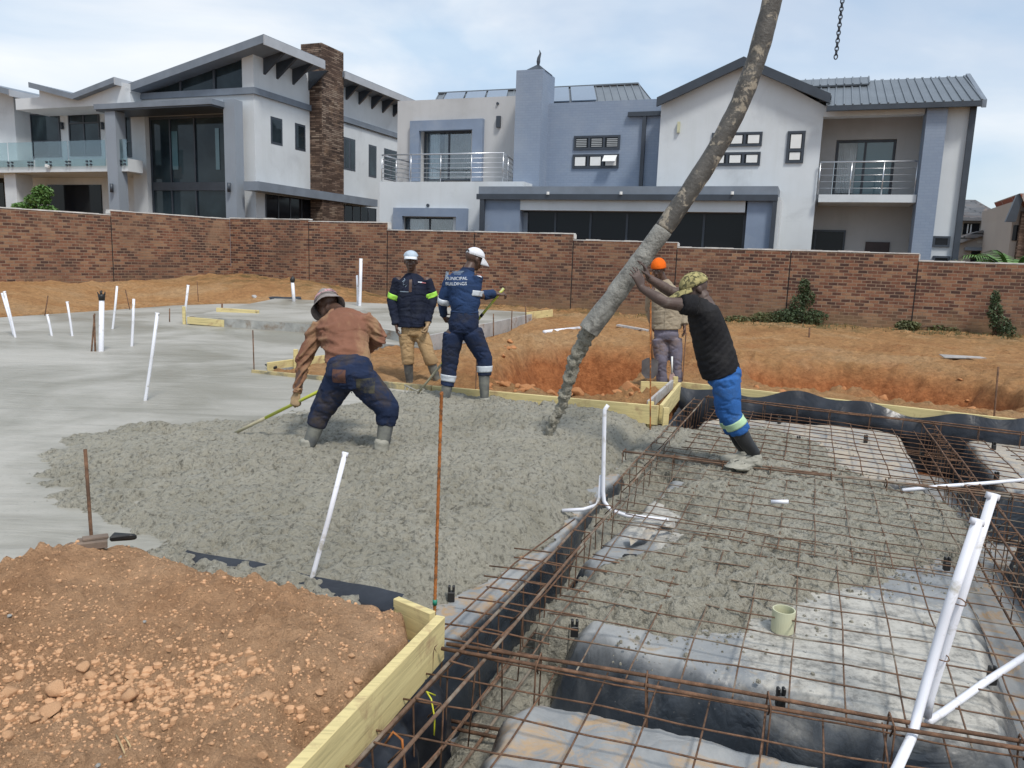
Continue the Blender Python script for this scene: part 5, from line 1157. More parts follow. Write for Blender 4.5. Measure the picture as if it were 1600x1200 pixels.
# right roof: eave from px1295 to 1535 at v~162; ridge at v~122
te, tr = -.45, 3.1
e0, e1_, ze = s_(1292, 163, te), s_(1534, 163, te), zt_(1410, 161, te)
k0, k1, kz = s_(1262, 125, tr), s_(1524, 123, tr), zt_(1400, 124, tr)
A1, B1 = H2.W(e0, te, ze), H2.W(e1_, te, ze)
mb = MB(); ribbed(mb, H2, (A1, B1, H2.W(e1_ - .05, tr, kz), H2.W(e0, tr, kz)), .24)
ribbed(mb, H2, (H2.W(e1_, tr * 2 - te, ze), H2.W(e0, tr * 2 - te, ze), H2.W(e0, tr, kz), H2.W(e1_ - .05, tr, kz)), .4)
zf_ = lambda t: ze + (kz - ze) * (t - te) / (tr - te)
ribbed(mb, H2, (H2.W(gr - 1.6, .25, zf_(.25)), H2.W(e0 + .02, .25, zf_(.25)), H2.W(e0 + .02, tr, kz - .004), H2.W(gr - 1.6, tr, kz - .004)), .24)
kx = s_(1357, 124, tr); ribbed(mb, H2, (H2.W(gr - 1.2, tr - 1.0, kz - .3), H2.W(kx, tr - 1.0, kz - .3), H2.W(kx, tr, kz + .12), H2.W(gr - 1.2, tr, kz + .12)), .24)
mb.build('roof', M['roofmetal'], T)
mb = MB(); mb.beam(A1 - Vector((0, 0, .1)), B1 - Vector((0, 0, .1)), .13, .12); mb.build('gutter', M['darktrim'], T)
mb = MB(); mb.prism([B1 + Vector((0, 0, .02)), H2.W(e1_, tr, kz + .08), H2.W(e1_, tr * 2 - te, ze), H2.W(e1_, tr * 2 - te, ze - .22), H2.W(e1_, tr, kz - .16), B1 - Vector((0, 0, .2))], H2.e1 * .12); mb.build('barge_board', M['fascia'], T)
mb = MB(); mb.prism([H2.W(a1 - .3, -.04, zz - .01), H2.W(a1 - .3, tr, kz - .1), H2.W(a1 - .3, 6.4, zz - .01)], H2.e1 * .29); mb.build('end_gable', M['plaster'], T)
hb(0, 'balcony_lintel_shadow_board', 'plaster_b', 1287, 180, 1446, 184, .36, tw_ + .0) if False else None
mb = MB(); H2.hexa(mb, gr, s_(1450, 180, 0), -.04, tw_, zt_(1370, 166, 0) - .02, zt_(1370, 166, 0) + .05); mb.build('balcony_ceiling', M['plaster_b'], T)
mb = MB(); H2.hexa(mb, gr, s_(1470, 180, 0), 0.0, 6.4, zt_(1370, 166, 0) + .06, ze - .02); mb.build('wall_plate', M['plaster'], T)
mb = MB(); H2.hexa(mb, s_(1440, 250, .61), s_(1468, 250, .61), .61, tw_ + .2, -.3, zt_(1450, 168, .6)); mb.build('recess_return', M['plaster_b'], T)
# armchair on the balcony (white/brown)
hb(0, 'x', 'white', 0, 0, 1, 1, 0, 1) if False else None

# ================= HOUSE 1 (white/grey modern, left)
cx = -0.3333 * 31
H1 = Frame((cx, 31.0), AX)
T = thing('house', H1.W(-3, 1, 0), 'pale grey modern house on the left with stone-clad chimney and tall glass front', 'house')
S1 = lambda u, v, t=0.0: H1.px(u, v, t)[0]
Z1 = lambda u, v, t=0.0: H1.px(u, v, t)[1]
zband = Z1(392, 142)
ug = H1.rect(229, 182, 351, 345, .25)
zl = Z1(300, 178, 0)
# front mass with glazed opening
aL = S1(203, 160); aG0, aG1 = S1(229, 260), S1(352, 260)
TD = 12.9
mb = MB()
H1.hexa(mb, aL, aG0, 0, 5, -.3, zband); H1.hexa(mb, aG1, 0, 0, TD, -.3, zband); H1.hexa(mb, aG0, aG1, 0, 5, zl, zband); H1.hexa(mb, aG0, aG1, 2.2, 5, -.3, zl)
mb.build('front_wall', M['plaster'], T)
f = win(T, H1, (aG0 + .01, aG1 - .01, 0.2, zl - .02), .28, 1, 1, 'glass', fw=.1, name='tall_window')
mb = MB()
for u in (267, 305): a = S1(u, 250, .2); H1.hexa(mb, a - .03, a + .03, .18, .275, .3, zl - .12)
z = Z1(290, 288, .2); H1.hexa(mb, aG0 + .1, aG1 - .1, .16, .275, z - .25, z + .08); mb.build('mullions', M['darktrim'], f)
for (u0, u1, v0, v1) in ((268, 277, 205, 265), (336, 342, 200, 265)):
    r = H1.rect(u0, v0, u1, v1, .2); mb = MB(); H1.hexa(mb, r[0], r[1], .222, .232, r[2], r[3]); mb.build('reflected_sky_pane', M['teal'], f)  # thin teal strips on the glass, sky reflection put into the colour
# clerestory block
zc0 = zband; rt = -.6
mb = MB(); cl = [(203, 150), (378, 141), (378, 78), (225, 131), (203, 139)]
hL, hR = Z1(203, 141), Z1(400, 72)
mb.prism([H1.W(aL, 0, zc0), H1.W(S1(225, 140), 0, zc0), H1.W(S1(225, 140), 0, Z1(225, 133)), H1.W(aL, 0, hL)], H1.e2 * 5)
aR = S1(378, 110)
mb.build('clerestory_wall', M['plaster'], T); mb = MB(); mb.prism([H1.W(aR, 0, zc0), H1.W(0, 0, zc0), H1.W(0, 0, hR), H1.W(aR, 0, Z1(378, 78))], H1.e2 * TD * .42)
mb.build('clerestory_wall', M['plaster'], T)
a2 = S1(225, 140)
mb = MB(); mb.prism([H1.W(a2, .12, zc0), H1.W(aR, .12, zc0), H1.W(aR, .12, Z1(378, 79)), H1.W(a2, .12, Z1(225, 133))], H1.e2 * .05); cg = mb.build('clerestory_window', M['glass'], T)
mb = MB()
for u, vt in ((279, 113), (332, 95)): a = S1(u, 120); H1.hexa(mb, a - .05, a + .05, .06, .12, zc0, Z1(u, vt))
mb.beam(H1.W(a2, .09, Z1(225, 133)), H1.W(aR, .09, Z1(378, 80)), .06, .12); H1.hexa(mb, a2, aR, .06, .12, zc0, zc0 + .1); mb.build('clerestory_frame', M['darktrim'], cg)
mb = MB(); H1.hexa(mb, aL - .05, 0.10, -.10, -.001, zband - .12, zband + .12); H1.hexa(mb, .001, 0.10, 0, TD, zband - .12, zband + .12); mb.build('string_course', M['fascia'], T)
# main mono pitch roof
r0, r1 = (S1(196, 137, rt), Z1(196, 132, rt)), (S1(412, 62, rt), Z1(412, 53, rt))
dr = H1.pxs(506, 106, r1[0])[0]
mb = MB(); mb.prism([H1.W(r0[0], rt, r0[1] - .3), H1.W(r1[0], rt, r1[1] - .3), H1.W(r1[0], rt, r1[1]), H1.W(r0[0], rt, r0[1])], H1.e2 * (dr - rt)); mb.build('roof', M['fascia'], T)
mb = MB(); H1.hexa(mb, r1[0] + .001, r1[0] + .06, rt - .02, dr + .02, r1[1] - .38, r1[1] - .04); mb.build('roof_fascia', M['fascia_l'], T)
def bracket(t, zt, dz=.6, ln=.5, a0=0.0):
    mb = MB(); mb.prism([H1.W(a0 + .001, t, zt - dz), H1.W(a0 + .001, t, zt), H1.W(a0 + ln, t, zt)], H1.e2 * .12); mb.build('eave_bracket', M['darktrim'], T)
for k in range(4): bracket(H1.pxs((411, 431, 456, 481)[k], 90, .0)[0], r1[1] - .36, .75, r1[0] - .02)
# side wall (rear half, lower roof)
zr2 = H1.pxs(600, 150, 0)[1]
t2, t3 = H1.pxs(540, 150, 0)[0], TD + 1.5
zs = H1.pxs(560, 138, 0)[1]
mb = MB(); mb.prism([H1.W(-4, t2 - .4, zband - .2), H1.W(0, t2 - .4, zband - .2), H1.W(0, t2 - .4, zs), H1.W(-4, t2 - .4, zs - 1.2)], H1.e2 * (t3 - t2 + .4)); mb.build('rear_wall', M['plaster'], T)
H1.rects
mb = MB(); H1.hexa(mb, -5, 0, TD, t3, -.3, zband - .2); mb.build('rear_lower_wall', M['plaster'], T)
q0 = H1.pxs(545, 113, .75); q1 = H1.pxs(645, 155, .75)
mb = MB(); mb.prism([H1.W(-4, q0[0] - .3, q0[1] - 1.3), H1.W(.75, q0[0] - .3, q0[1] - .25), H1.W(.75, q0[0] - .3, q0[1]), H1.W(-4, q0[0] - .3, q0[1] - 1.05)], H1.e2 * (t3 - q0[0] + .8)); mb.build('roof', M['fascia'], T)
mb = MB(); H1.hexa(mb, .751, .80, q0[0] - .35, t3 + .5, q0[1] - .34, q0[1] - .04); mb.build('roof_fascia', M['fascia_l'], T)
for u in (540, 560, 580, 597, 614): bracket(H1.pxs(u, 140, 0)[0], q0[1] - .36, .6, .7)
# stone chimney
ct0 = H1.pxs(500, 200, .75)[0]; c_a = .62
ct0 = H1.pxs(503, 200, c_a)[0]; ct1 = H1.pxs(537, 200, c_a)[0]; cz = H1.pxs(503, 67, c_a)[1]
q = ray(470, 75); k = (ct0 - (Vector((0, 0, 0)) - H1.O).dot(H1.e2)) / q.dot(H1.e2); cl_ = (Vector((0, 0, 0)) + q * k - H1.O).dot(H1.e1)
mb = MB(); H1.hexa(mb, .002, c_a, ct0, ct1, -.3, cz); H1.hexa(mb, cl_, .0, ct0, ct1, r1[1] - .8, cz - .001); mb.build('stone_chimney', M['stone'], T)
# side windows
for (u0, v0, u1, v1, nx) in ((423, 184, 441, 226, 1), (461, 194, 477, 235, 1), (537, 216, 555, 266, 2), (576, 227, 588, 277, 1), (600, 234, 620, 282, 2)):
    ta, tb_, z0, z1 = H1.rects(u0, v0, u1, v1, 0.0)
    mb = MB(); H1.hexa(mb, -.02, .012, ta, tb_, z0, z1); f = mb.build('window', M['darktrim'], T)
    for k in range(nx):
        w_ = (tb_ - ta) / nx; mb = MB(); H1.hexa(mb, .013, .018, ta + w_ * k + .09, ta + w_ * (k + 1) - .09, z0 + .09, z1 - .09); mb.build('glass_pane', M['glass'], f)
# side canopy and ground floor glass
c0, c1 = H1.pxs(409, 284, .7), H1.pxs(590, 315, .7)
mb = MB(); H1.hexa(mb, 0.003, .7, c0[0] - .2, min(c1[0], t3 + 2), c0[1] - .34, c0[1]); mb.build('canopy', M['fascia'], T)
g0, g1, g2, g3 = H1.pxs(415, 320, 0)[0], H1.pxs(488, 320, 0)[0], H1.pxs(538, 320, 0)[0], H1.pxs(587, 330, 0)[0]
for a, b in ((g0, g1), (g2, min(g3, t3 - .2))):
    mb = MB(); H1.hexa(mb, -.02, .01, a, b, -.2, c0[1] - .36); f = mb.build('sliding_door', M['glassdark'], T)
    mb = MB()
    n = 4
    for k in range(n + 1): x = a + (b - a) * k / n; H1.hexa(mb, .011, .03, x - .03, x + .03, -.2, c0[1] - .36)
    mb.build('door_frame', M['darktrim'], f)
# front canopy and pillars
tcn = -1.5
k0, k1, kz = S1(146, 163, tcn), S1(330, 160, tcn), Z1(240, 158, tcn)
mb = MB(); H1.hexa(mb, k0, k1, tcn, -.05, kz - .2, kz); mb.build('entrance_canopy', M['fascia'], T)
mb = MB(); H1.hexa(mb, k0 + .05, k1 - .05, tcn + .05, -.06, kz - .26, kz - .201); mb.build('canopy_soffit', M['darktrim'], T)
a0, a1 = S1(167, 250, -1.4), S1(183, 250, -1.4)
mb = MB(); H1.hexa(mb, a0, a1, -1.4, H1.pxs(198, 250, a1)[0], -.3, kz - .27); mb.build('pillar', M['plaster_d'], T)
a0, a1 = S1(351, 250, -.8), S1(368, 250, -.8)
mb = MB(); H1.hexa(mb, a0, a1, -.8, H1.pxs(381, 250, a1)[0], -.3, Z1(360, 155, -.8)); mb.build('pillar', M['plaster_d'], T)
for (u, v, t) in ((177, 294, -1.42), (360, 293, -.82)):
    p = H1.px(u, v, t); mb = MB(); q = H1.W(p[0], t - .08, p[1]); mb.tube([q - Vector((0, 0, .17)), q + Vector((0, 0, .17))], .07, 8); mb.build('wall_lamp', M['darktrim'], T, True)
p = H1.px(378, 320, -.1); mb = MB(); q = H1.W(p[0], -.1, p[1]); mb.beam(q - Vector((0, 0, .15)), q + Vector((0, 0, .15)), .2, .1); mb.build('wall_lamp', M['darktrim'], T)
# left wing
tl = 1.0
zW = Z1(110, 150, tl); 
x0, x1 = S1(-60, 250, tl), S1(203, 250, tl)
ww = [H1.rect(50, 178, 95, 246, tl), H1.rect(109, 175, 157, 244, tl), H1.rect(-40, 178, -5, 246, tl), H1.rect(197, 180, 207, 246, tl)]
mb = MB(); H1.hexa(mb, x0 - 8, x1 + .3, tl, tl + 5, -.3, Z1(110, 169, tl) + .5); mb.build('wing_wall', M['plaster'], T)
for i, r in enumerate(ww):
    f = win(T, H1, r, tl, 1 if i != 1 else 2, 1, 'glass', fw=.07, dep=.06)
    z = r[2] + (r[3] - r[2]) * (.37 if i != 1 else .75); mb = MB(); H1.hexa(mb, r[0] + .05, r[1] - .05, tl - .065, tl - .03, z - .03, z + .03); mb.build('transom', M['darktrim'], f)
for u in (99, 162): p = H1.px(u, 197, tl); mb = MB(); q = H1.W(p[0], tl - .08, p[1]); mb.tube([q - Vector((0, 0, .15)), q + Vector((0, 0, .15))], .07, 8); mb.build('wall_lamp', M['darktrim'], T, True)
# upper parapet + soffit projecting forward
tf = -.6
r = H1.rect(24, 146, 170, 168, tf); mb = MB(); H1.hexa(mb, r[0], S1(204, 160, tf), tf, tl, r[2], r[3] - .1)
mb.prism([H1.W(S1(61, 140, tf), tf, r[3] - .1), H1.W(S1(204, 140, tf), tf, r[3] - .1), H1.W(S1(204, 140, tf), tf, Z1(204, 131, tf)), H1.W(S1(178, 127, tf), tf, Z1(178, 127, tf)), H1.W(S1(112, 149, tf), tf, Z1(112, 149, tf)), H1.W(S1(61, 137, tf), tf, Z1(61, 137, tf))], H1.e2 * 4)
mb.build('upper_fascia_wall', M['plaster'], T)
mb = MB()
for (ua, va, ub, vb) in ((44, 128, 112, 146), (112, 146, 178, 120)):
    a = (S1(ua, va, tf - .3), Z1(ua, va, tf - .3)); b = (S1(ub, vb, tf - .3), Z1(ub, vb, tf - .3))
    mb.prism([H1.W(a[0], tf - .3, a[1] - .22), H1.W(b[0], tf - .3, b[1] - .22), H1.W(b[0], tf - .3, b[1]), H1.W(a[0], tf - .3, a[1])], H1.e2 * 5)
mb.build('butterfly_roof', M['fascia'], T)
a = (S1(178, 120, tf - .3), Z1(178, 120, tf - .3)); mb = MB(); H1.hexa(mb, a[0] + .002, a[0] + .06, tf - .32, 3.5, a[1] - .3, a[1] - .02); mb.build('roof_fascia', M['fascia_l'], T)
# far left roof piece
a, b = (S1(-60, 128, tf), Z1(-60, 120, tf)), (S1(14, 140, tf), Z1(14, 139, tf))
mb = MB(); mb.prism([H1.W(a[0], tf, a[1] - .25), H1.W(b[0], tf, b[1] - .25), H1.W(b[0], tf, b[1]), H1.W(a[0], tf, a[1])], H1.e2 * 5); mb.build('roof', M['fascia'], T)
mb = MB(); H1.hexa(mb, b[0] + .002, b[0] + .06, tf - .02, 4.4, b[1] - .3, b[1] - .02); mb.build('roof_fascia', M['fascia_l'], T)
r = H1.rect(-120, 150, 24, 250, tf + .8); mb = MB(); H1.hexa(mb, r[0], r[1], tf + .8, tl, Z1(10, 146, tf + .8) - 3.3, Z1(10, 144, tf + .8)); mb.build('left_block', M['plaster'], T)
# balcony
tbz = -1.2
r = H1.rect(-40, 250, 168, 269, tbz); mb = MB(); H1.hexa(mb, r[0] - 6, S1(183, 260, tbz) , tbz, tl, r[2], r[3]); H1.hexa(mb, S1(183, 260, tbz) + .002, S1(200, 260, tbz), tbz, tbz + .75, r[2], r[3]); mb.build('balcony_slab', M['plaster'], T)
gb = thing('glass_balustrade', H1.W(r[0], tbz, r[3]), 'frameless glass balustrade with paired steel discs on the left house balcony', 'railing')
for (ua, ub) in ((-70, -22), (-20, 12), (14, 52), (54, 106), (108, 165), (184, 199)):
    a, b = S1(ua, 240, tbz - .03), S1(ub, 240, tbz - .03); zt = Z1(90, 221, tbz); mb = MB(); H1.hexa(mb, a, b, tbz - .05, tbz - .035, r[3] - .28, zt); mb.build('glass_panel', M['clear'], gb)
for u in (14, 20, 46, 51, 74, 80, 105, 110, 137, 143, 190, 196):
    for dz in (0, .13):
        p = S1(u, 250, tbz); q = H1.W(p, tbz - .08, r[3] - .22 + dz); mb = MB(); mb.tube([q, q + H1.e2 * .08], .04, 8); mb.build('disc_fixing', M['darktrim'], gb)
# ground floor recess
zu = r[2]
mb = MB(); H1.hexa(mb, S1(8, 300, -.9), S1(26, 300, -.9), -.9, -.1, -.3, zu - .002); mb.build('porch_pier', M['plaster'], T)
r2 = H1.rect(77, 289, 160, 345, tl); mb = MB(); H1.hexa(mb, r2[0], r2[1], tl - .05, tl - .002, -.2, r2[3]); mb.build('garage_door', M['glassdark'], T)
r2 = H1.rect(-60, 275, 8, 345, tl); mb = MB(); H1.hexa(mb, r2[0], r2[1], tl - .05, tl - .002, -.2, r2[3]); mb.build('garage_door', M['glassdark'], T)
p = H1.px(75, 259, tbz); q = H1.W(p[0], tbz - .1, p[1]); mb = MB(); mb.beam(q, q + H1.e1 * .18 - Vector((0, 0, .05)), .1, .1); mb.build('camera_box', M['white'], T)

# ================= distant houses on the right
D1f = Frame((0, 62), AX)
T = thing('house', D1f.W(30, 2, 0), 'distant beige house with grey tiled hip roof and a small porch gable', 'house', 'distant houses')
def db(name, mat, u0, v0, u1, v1, t0, t1, fr=D1f, down=None):
    a0, a1, z0, z1 = fr.rect(u0, v0, u1, v1, t0)
    if down is not None: z0 = down
    mb = MB(); fr.hexa(mb, a0, a1, t0, t1, z0, z1); return mb.build(name, M[mat], T)
M['beige'] = sm('beige plaster', (0.42, 0.40, 0.36), 0.9, 0.06, .5, 20, .1); M['beige_d'] = sm('taupe plaster', (0.34, 0.31, 0.28), 0.9, 0.06, .5, 20, .1)
M['tile_grey'] = brick_mat('grey roof tile', [(0, (.13, .14, .155)), (1, (.22, .225, .235))], (.05, .055, .06), 2.4, .3, .05, .8)
M['tile_red'] = brick_mat('red roof tile', [(0, (.26, .075, .05)), (1, (.38, .13, .08))], (.45, .40, .36), 2.4, .35, .05, .8)
db('wall', 'beige', 1480, 340, 1563, 420, 0, 8, down=-1)
S2 = lambda u, v, t=0: D1f.px(u, v, t)[0]; Z2 = lambda u, v, t=0: D1f.px(u, v, t)[1]
e0, e1_, ze = S2(1400, 340, -.8), S2(1573, 340, -.8), Z2(1540, 340, -.8); kz = Z2(1520, 313, 5)
mb = MB(); q = [D1f.W(e0, -.8, ze), D1f.W(e1_, -.8, ze), D1f.W(e1_, 9, ze), D1f.W(e0, 9, ze), D1f.W(e0 + 4, 4.5, kz), D1f.W(S2(1524, 313, 4.5), 4.5, kz)]
mb.add(q + [p - Vector((0, 0, .2)) for p in q[:4]], [(0, 1, 5, 4), (1, 2, 5), (2, 3, 4, 5), (3, 0, 4), (6, 9, 8, 7), (6, 7, 1, 0), (7, 8, 2, 1)]); mb.build('roof', M['tile_grey'], T)
db('window', 'glassdark', 1505, 349, 1530, 366, -.06, 0); f = db('window', 'white', 1535, 347, 1554, 370, -.06, 0)
for (u0, v0, u1, v1) in ((1537, 349, 1552, 357), (1537, 360, 1552, 368)): db('glass_pane', 'glass', u0, v0, u1, v1, -.09, -.061)
for u in (1511, 1516): db('window_bar', 'white', u, 350, u + 2, 365, -.1, -.061)
mb = MB(); tP = -4
a0, a1, am = S2(1500, 381, tP), S2(1572, 381, tP), S2(1533, 362, tP); mb.prism([D1f.W(a0 - .5, tP, -1), D1f.W(a1, tP, -1), D1f.W(a1, tP, Z2(1568, 381, tP)), D1f.W(am, tP, Z2(1533, 364, tP)), D1f.W(a0 - .5, tP, Z2(1500, 379, tP))], D1f.e2 * 3.9); mb.build('porch_wall', M['beige_d'], T)
mb = MB(); pa, pm, pb2 = D1f.W(a0 - .7, tP - .3, Z2(1500, 378, tP)), D1f.W(am, tP - .3, Z2(1533, 360, tP)), D1f.W(a1 + .6, tP - .3, Z2(1574, 381, tP))
mb.prism([pa, pm, pm - Vector((0, 0, .35)), pa - Vector((0, 0, .35))], D1f.e2 * 4.2); mb.prism([pm, pb2, pb2 - Vector((0, 0, .35)), pm - Vector((0, 0, .35))], D1f.e2 * 4.2); mb.build('porch_roof', M['tile_grey'], T)
db('porch_opening', 'glassdark', 1516, 393, 1575, 420, tP - .02, tP + .1, down=-1); db('porch_lintel', 'fascia', 1508, 387, 1576, 392, tP - .4, tP + .05)
db('niche', 'beige', 1527, 376, 1537, 380, tP - .05, tP)
D2f = Frame((0, 50), AX)
T = thing('house', D2f.W(31, 2, 0), 'distant taupe house with red tiled roof at the right edge', 'house', 'distant houses')
S3 = lambda u, v, t=0: D2f.px(u, v, t)[0]; Z3 = lambda u, v, t=0: D2f.px(u, v, t)[1]
pk = (S3(1586, 304), Z3(1586, 305)); lo = (S3(1572, 340), Z3(1572, 338)); W_ = pk[0] - lo[0]
mb = MB(); mb.prism([D2f.W(lo[0] + .3, 0, -1), D2f.W(lo[0] + 12, 0, -1), D2f.W(lo[0] + 12, 0, lo[1]), D2f.W(pk[0] + 10, 0, pk[1] - .3), D2f.W(pk[0], 0, pk[1] - .3), D2f.W(lo[0] + .3, 0, lo[1])], D2f.e2 * 8); mb.build('wall', M['beige_d'], T)
mb = MB(); mb.prism([D2f.W(lo[0] - .1, -.5, lo[1] - .3), D2f.W(pk[0], -.5, pk[1]), D2f.W(pk[0] + .3, -.5, pk[1]), D2f.W(lo[0] + .35, -.5, lo[1] - .3)], D2f.e2 * .3); mb.build('barge_board', M['darktrim'], T)
mb = MB(); mb.prism([D2f.W(pk[0] + .1, -.55, pk[1] + .05), D2f.W(pk[0] + 12, -.55, pk[1] + .05), D2f.W(pk[0] + 12, -.9, pk[1] - 2.4), D2f.W(pk[0] + 1.3, -.9, pk[1] - 2.4)], D2f.e2 * 6); mb.build('roof', M['tile_red'], T)
r = D2f.rect(1582, 352, 1592, 376, 0); mb = MB(); D2f.hexa(mb, r[0], r[1], -.05, 0, r[2], r[3]); mb.build('window', M['glassdark'], T)
r = D2f.rect(1592, 330, 1620, 400, -.3); mb = MB(); D2f.hexa(mb, r[0], r[1], -.4, -.001, -1, r[3]); mb.build('stone_pier', M['stone'], T)

# ================= PLANTS
def leaf_cloud(n, cen, rad, size, seed=0, aspect=2.6, droop=0.3, fn=None):
    r_ = random.Random(seed); mb = MB()
    for k in range(n):
        while True:
            p = Vector((r_.uniform(-1, 1), r_.uniform(-1, 1), r_.uniform(-1, 1)))
            if p.length < 1 and (r_.random() < .35 + .65 * p.length): break
        if fn and not fn(p, r_): continue
        q = Vector(cen) + Vector((p.x * rad[0], p.y * rad[1], p.z * rad[2])); s = size * r_.uniform(.6, 1.3)
        d = Vector((r_.uniform(-1, 1), r_.uniform(-1, 1), r_.uniform(-droop - .4, .7))).normalized(); sd_ = d.cross(Vector((r_.uniform(-1, 1), r_.uniform(-1, 1), r_.uniform(-1, 1)))).normalized()
        a = d * s * aspect / 2; b = sd_ * s / 2
        mb.add([q - a, q - a * .1 + b, q + a, q - a * .1 - b], [(0, 1, 2, 3)])
    return mb
def shrub(name, label, loc, h, parts, mat, size, seed, cat='shrub', group='shrubs along the back wall', n=900, stems=6):
    t = thing(name, loc, label, cat, group); mb = MB(); r_ = random.Random(seed)
    for (dx, dz, rx, rz, f) in parts: mb2 = leaf_cloud(int(n * f), Vector(loc) + Vector((dx, 0, dz)), (rx, rx * .6, rz), size, seed + int(dz * 10)); mb.add(mb2.v, mb2.f)
    mb.build('foliage', M[mat], t)
    mb = MB()
    for k in range(stems):
        pt = r_.choice(parts); e = Vector(loc) + Vector((pt[0] + r_.uniform(-.5, .5) * pt[2], r_.uniform(-.1, .1), pt[1] + r_.uniform(0, .8) * pt[3])); mb.tube([Vector(loc) + Vector((r_.uniform(-.05, .05), 0, -.05)), Vector(loc).lerp(e, .5) + Vector((r_.uniform(-.1, .1), 0, .05)), e], [.018, .012, .004], 5)
    mb.build('stem', M['twig'], t, True)
    return t
def gbase(u, v, off=0.35):
    a = WF.px(u, v)[0]; p = WF.W(a, -off, 0); return Vector((p.x, p.y, gz(p.x, p.y)))
b = gbase(1250, 505); shrub('wall_shrub', 'tall dark green shrub against the wall behind the man in the black shirt', b, 1, [(.02, .95, .16, .28, .35), (.14, .7, .22, .25, .4), (-.12, .5, .22, .3, .35), (-.35, .2, .45, .2, .5), (.4, .2, .35, .18, .35), (.1, .25, .5, .2, .4)], 'leaf_d', .030, 3, n=1500, stems=16)
b = gbase(1550, 525); shrub('wall_shrub', 'narrow dark shrub against the wall near the right edge', b, 1, [(-.12, .9, .12, .26, .3), (-.08, .6, .2, .25, .4), (0.08, .3, .28, .2, .4), (.25, .15, .25, .15, .25)], 'leaf_d', .030, 5, n=1400, stems=14)
b = gbase(1205, 500); shrub('wall_shrub', 'low leafy weed patch left of the tall dark shrub', b, .4, [(0, .15, .6, .16, 1), (-.9, .08, .4, .1, .4)], 'leaf_o', .03, 7, n=1300)
b = gbase(1415, 520); shrub('wall_shrub', 'small weed tuft at the wall foot by the last step', b, .3, [(0, .1, .35, .13, 1), (.9, .06, .4, .07, .4)], 'leaf_o', .04, 9, n=500)
b = gbase(1090, 492); shrub('wall_shrub', 'small weed tuft at the wall foot behind the camouflage cap', b, .3, [(0, .1, .5, .13, 1)], 'leaf_o', .04, 11, n=400)
q = H1.W(S1(55, 310, -3.2), -3.2, 0); zt = Z1(60, 290, -3.2)
q.z = 0.6; hh = zt - .6
shrub('garden_tree', 'young bright green bamboo-like tree behind the left wall', q, 1, [(.3, hh - .25, .42, .28, .35), (.1, hh - .55, .5, .22, .3), (-.45, hh - .85, .5, .2, .3), (.45, hh - .95, .45, .2, .25), (-.2, hh - 1.15, .6, .2, .3)], 'leaf_b', .075, 13, cat='tree', group='garden plants behind the wall', n=1500)
# palm-like plants on the right
def palm(label, base, n, ln, mat, seed, wid=.05, name='garden_palm', up=.9):
    r_ = random.Random(seed); t = thing(name, base, label, 'plant', 'garden plants behind the wall')
    for k in range(n):
        a = r_.uniform(0, 6.28); e = up * r_.uniform(.5, 1.1); pts = []; l_ = ln * r_.uniform(.7, 1.1)
        for i in range(7): f = i / 6; pts.append(Vector(base) + Vector((math.cos(a) * l_ * f * .8, math.sin(a) * l_ * f * .8, l_ * (e * f - .7 * f * f))))
        mb = MB()
        for i in range(6):
            d = (pts[i + 1] - pts[i]).normalized(); s = d.cross(Vector((0, 0, 1))).normalized(); w0 = wid * math.sin(math.pi * (i + .6) / 7.2); w1 = wid * math.sin(math.pi * (i + 1.6) / 7.6)
            mb.add([pts[i] - s * w0, pts[i] + s * w0, pts[i + 1] + s * w1, pts[i + 1] - s * w1], [(0, 1, 2, 3)])
            if wid > .05:
                for sg in (-1, 1):
                    for j in range(3):
                        c = pts[i].lerp(pts[i + 1], j / 3); ee = c + s * sg * .3 + d * .18 - Vector((0, 0, .12)); mb.add([c, c + d * .04, ee], [(0, 1, 2)])
        mb.build('frond', M[mat], t)
    return t
wz = WF.W(WF.px(1595, 410)[0], 1.3, 0); palm('bright green feathery palm behind the wall at the right edge', Vector((wz.x + .15, wz.y, 1.35)), 34, 1.5, 'leaf_b', 3, .06, up=1.2)
wz = WF.W(WF.px(1524, 410)[0], 1.5, 0); palm('small spiky grey-green aloe plant peeking over the wall', Vector((wz.x, wz.y, 1.55)), 16, .55, 'leaf_o', 5, .02, up=1.3)
# weeds as ground cover at the wall foot
mb = MB(); r_ = random.Random(77)
for k in range(5200):
    s = r_.uniform(WF.px(620, 450)[0], 17); off = abs(r_.gauss(0, .9)) + .02; p = WF.W(s, -off, 0)
    dens = vn(np.array([s * .8]), np.array([off * .8]), 3)[0]
    if r_.random() > dens * (1.25 if s > 4 else .45) - .2: continue
    z = gz(p.x, p.y) if k % 1 == 0 else 0; h = r_.uniform(.03, .11); a = r_.uniform(0, 6.28); w_ = .010
    d = Vector((math.cos(a), math.sin(a), 0)); mb.add([Vector((p.x, p.y, z - .01)) - d * w_, Vector((p.x, p.y, z - .01)) + d * w_, Vector((p.x, p.y, z + h)) + Vector((r_.uniform(-.05, .05), r_.uniform(-.05, .05), 0))], [(0, 1, 2)])
tag(mb.build('weeds', M['leaf_o'], None), 'thin patchy grass and weeds along the foot of the back wall', 'grass', kind='stuff')
